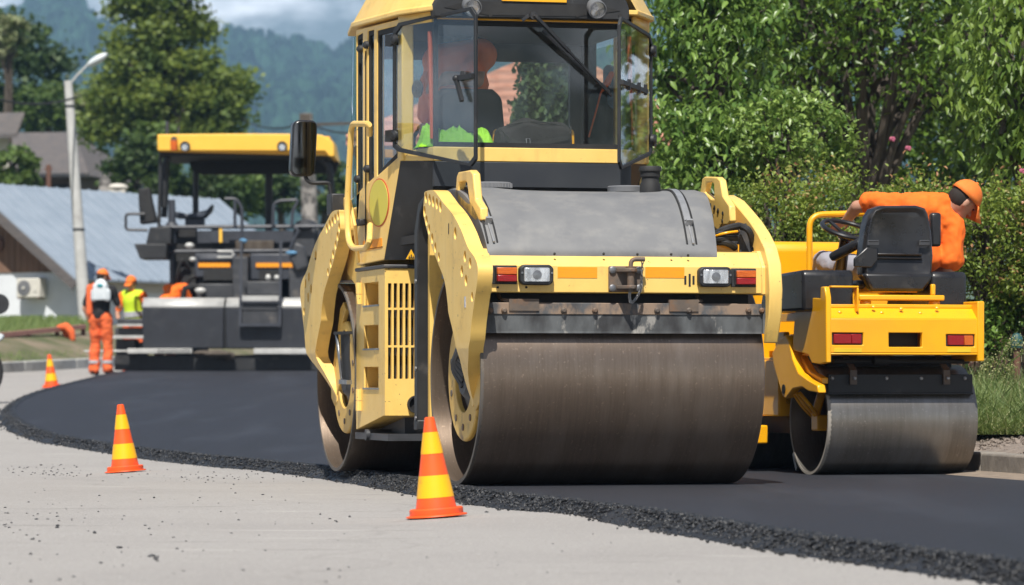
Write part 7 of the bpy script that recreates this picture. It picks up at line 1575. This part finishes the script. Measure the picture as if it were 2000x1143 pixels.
    # tracks carrying the machine
    for a in (345, 540):
        m = MB(); w = .18; xx = x(a); pr = [(1.2+.34*math.cos(t) , .36+.34*math.sin(t)) for t in [R(90+180*k/8) for k in range(9)]] + [(4.2+.34*math.cos(t), .36+.34*math.sin(t)) for t in [R(-90+180*k/8) for k in range(9)]]; m.prism(pr, xx-w, xx+w); m.build('track', M['rubber'], root)
paver()

# machine just poking in at the left edge: wheel, mirror and pale fender
def left_vehicle():
    Y = 46.0; s = Y/FPX; zg = road_z(at(0, 740, Y).x, Y); X = lambda px: at(px, 0, Y).x; Z = lambda py: at(0, py, Y).z; x0 = X(-70)
    root = empty('motor_scooter', (x0, Y, zg), 0, 'dark scooter mostly out of view, round mirror and front wheel showing', 'scooter')
    zz = lambda py: Z(py) - zg; xx = lambda px: X(px) - x0
    r = (zz(664))/2; m = MB(); m.ring([(r*.72, -.05), (r*.95, -.055), (r, -.02), (r, .02), (r*.95, .055), (r*.72, .05)], (xx(6)-r, 0, r), (.25, -1, 0), 40); wl = m.build('wheel', M['rubber'], root)
    m = MB(); m.cyl((xx(6)-r, .04, r), (xx(6)-r, -.04, r), r*.72, r*.72, 24); m.build('rim', M['darkgrey'], wl)
    m = MB(); m.prism([(xx(-50), zz(668)), (xx(-10), zz(672)), (xx(6), zz(662)), (xx(8), zz(655)), (xx(-4), zz(650)), (xx(-40), zz(655))], -.06, .06, 'y'); m.build('fender', M['white_cloth'], root, bevel=.01)
    m = MB(); m.prism([(xx(-240), zz(740)), (xx(-60), zz(735)), (xx(-30), zz(670)), (xx(-22), zz(618)), (xx(-40), zz(612)), (xx(-60), zz(660)), (xx(-130), zz(668)), (xx(-250), zz(655))], -.14, .14, 'y'); m.build('body', M['black'], root, bevel=.03)
    m = MB(); m.ring([(r*.65, -.05), (r, -.03), (r, .03), (r*.65, .05)], (xx(-210), 0, r), (0, -1, 0), 32); m.build('wheel', M['rubber'], root)
    m = MB(); m.lathe([(.02, .03), (.115, .02), (.125, 0), (.12, -.012), (.0, -.016)], (xx(-1), -.02, zz(594)), (.1, 1, 0), 28); mi = m.build('mirror', M['black'], root)
    m = MB(); m.tube([(xx(-8), 0, zz(612)), (xx(-20), 0, zz(645)), (xx(-30), 0, zz(640))], .014, 8); m.build('mirror_stem', M['black'], mi)
left_vehicle()

# ================================================================ the air
def haze():
    m = MB(); m.box(-2600, 2600, -4, 2420, -14, 330)
    t = bpy.data.materials.new('haze_air'); t.use_nodes = True; n = t.node_tree; n.nodes.clear(); o = n.nodes.new('ShaderNodeOutputMaterial'); v = n.nodes.new('ShaderNodeVolumePrincipled')
    v.inputs['Color'].default_value = (.38, .62, .95, 1); v.inputs['Density'].default_value = .00024; v.inputs['Anisotropy'].default_value = .0; n.links.new(v.outputs[0], o.inputs['Volume'])
    h = m.build('haze', t, smooth=False); tag(h, kind='stuff')
haze()
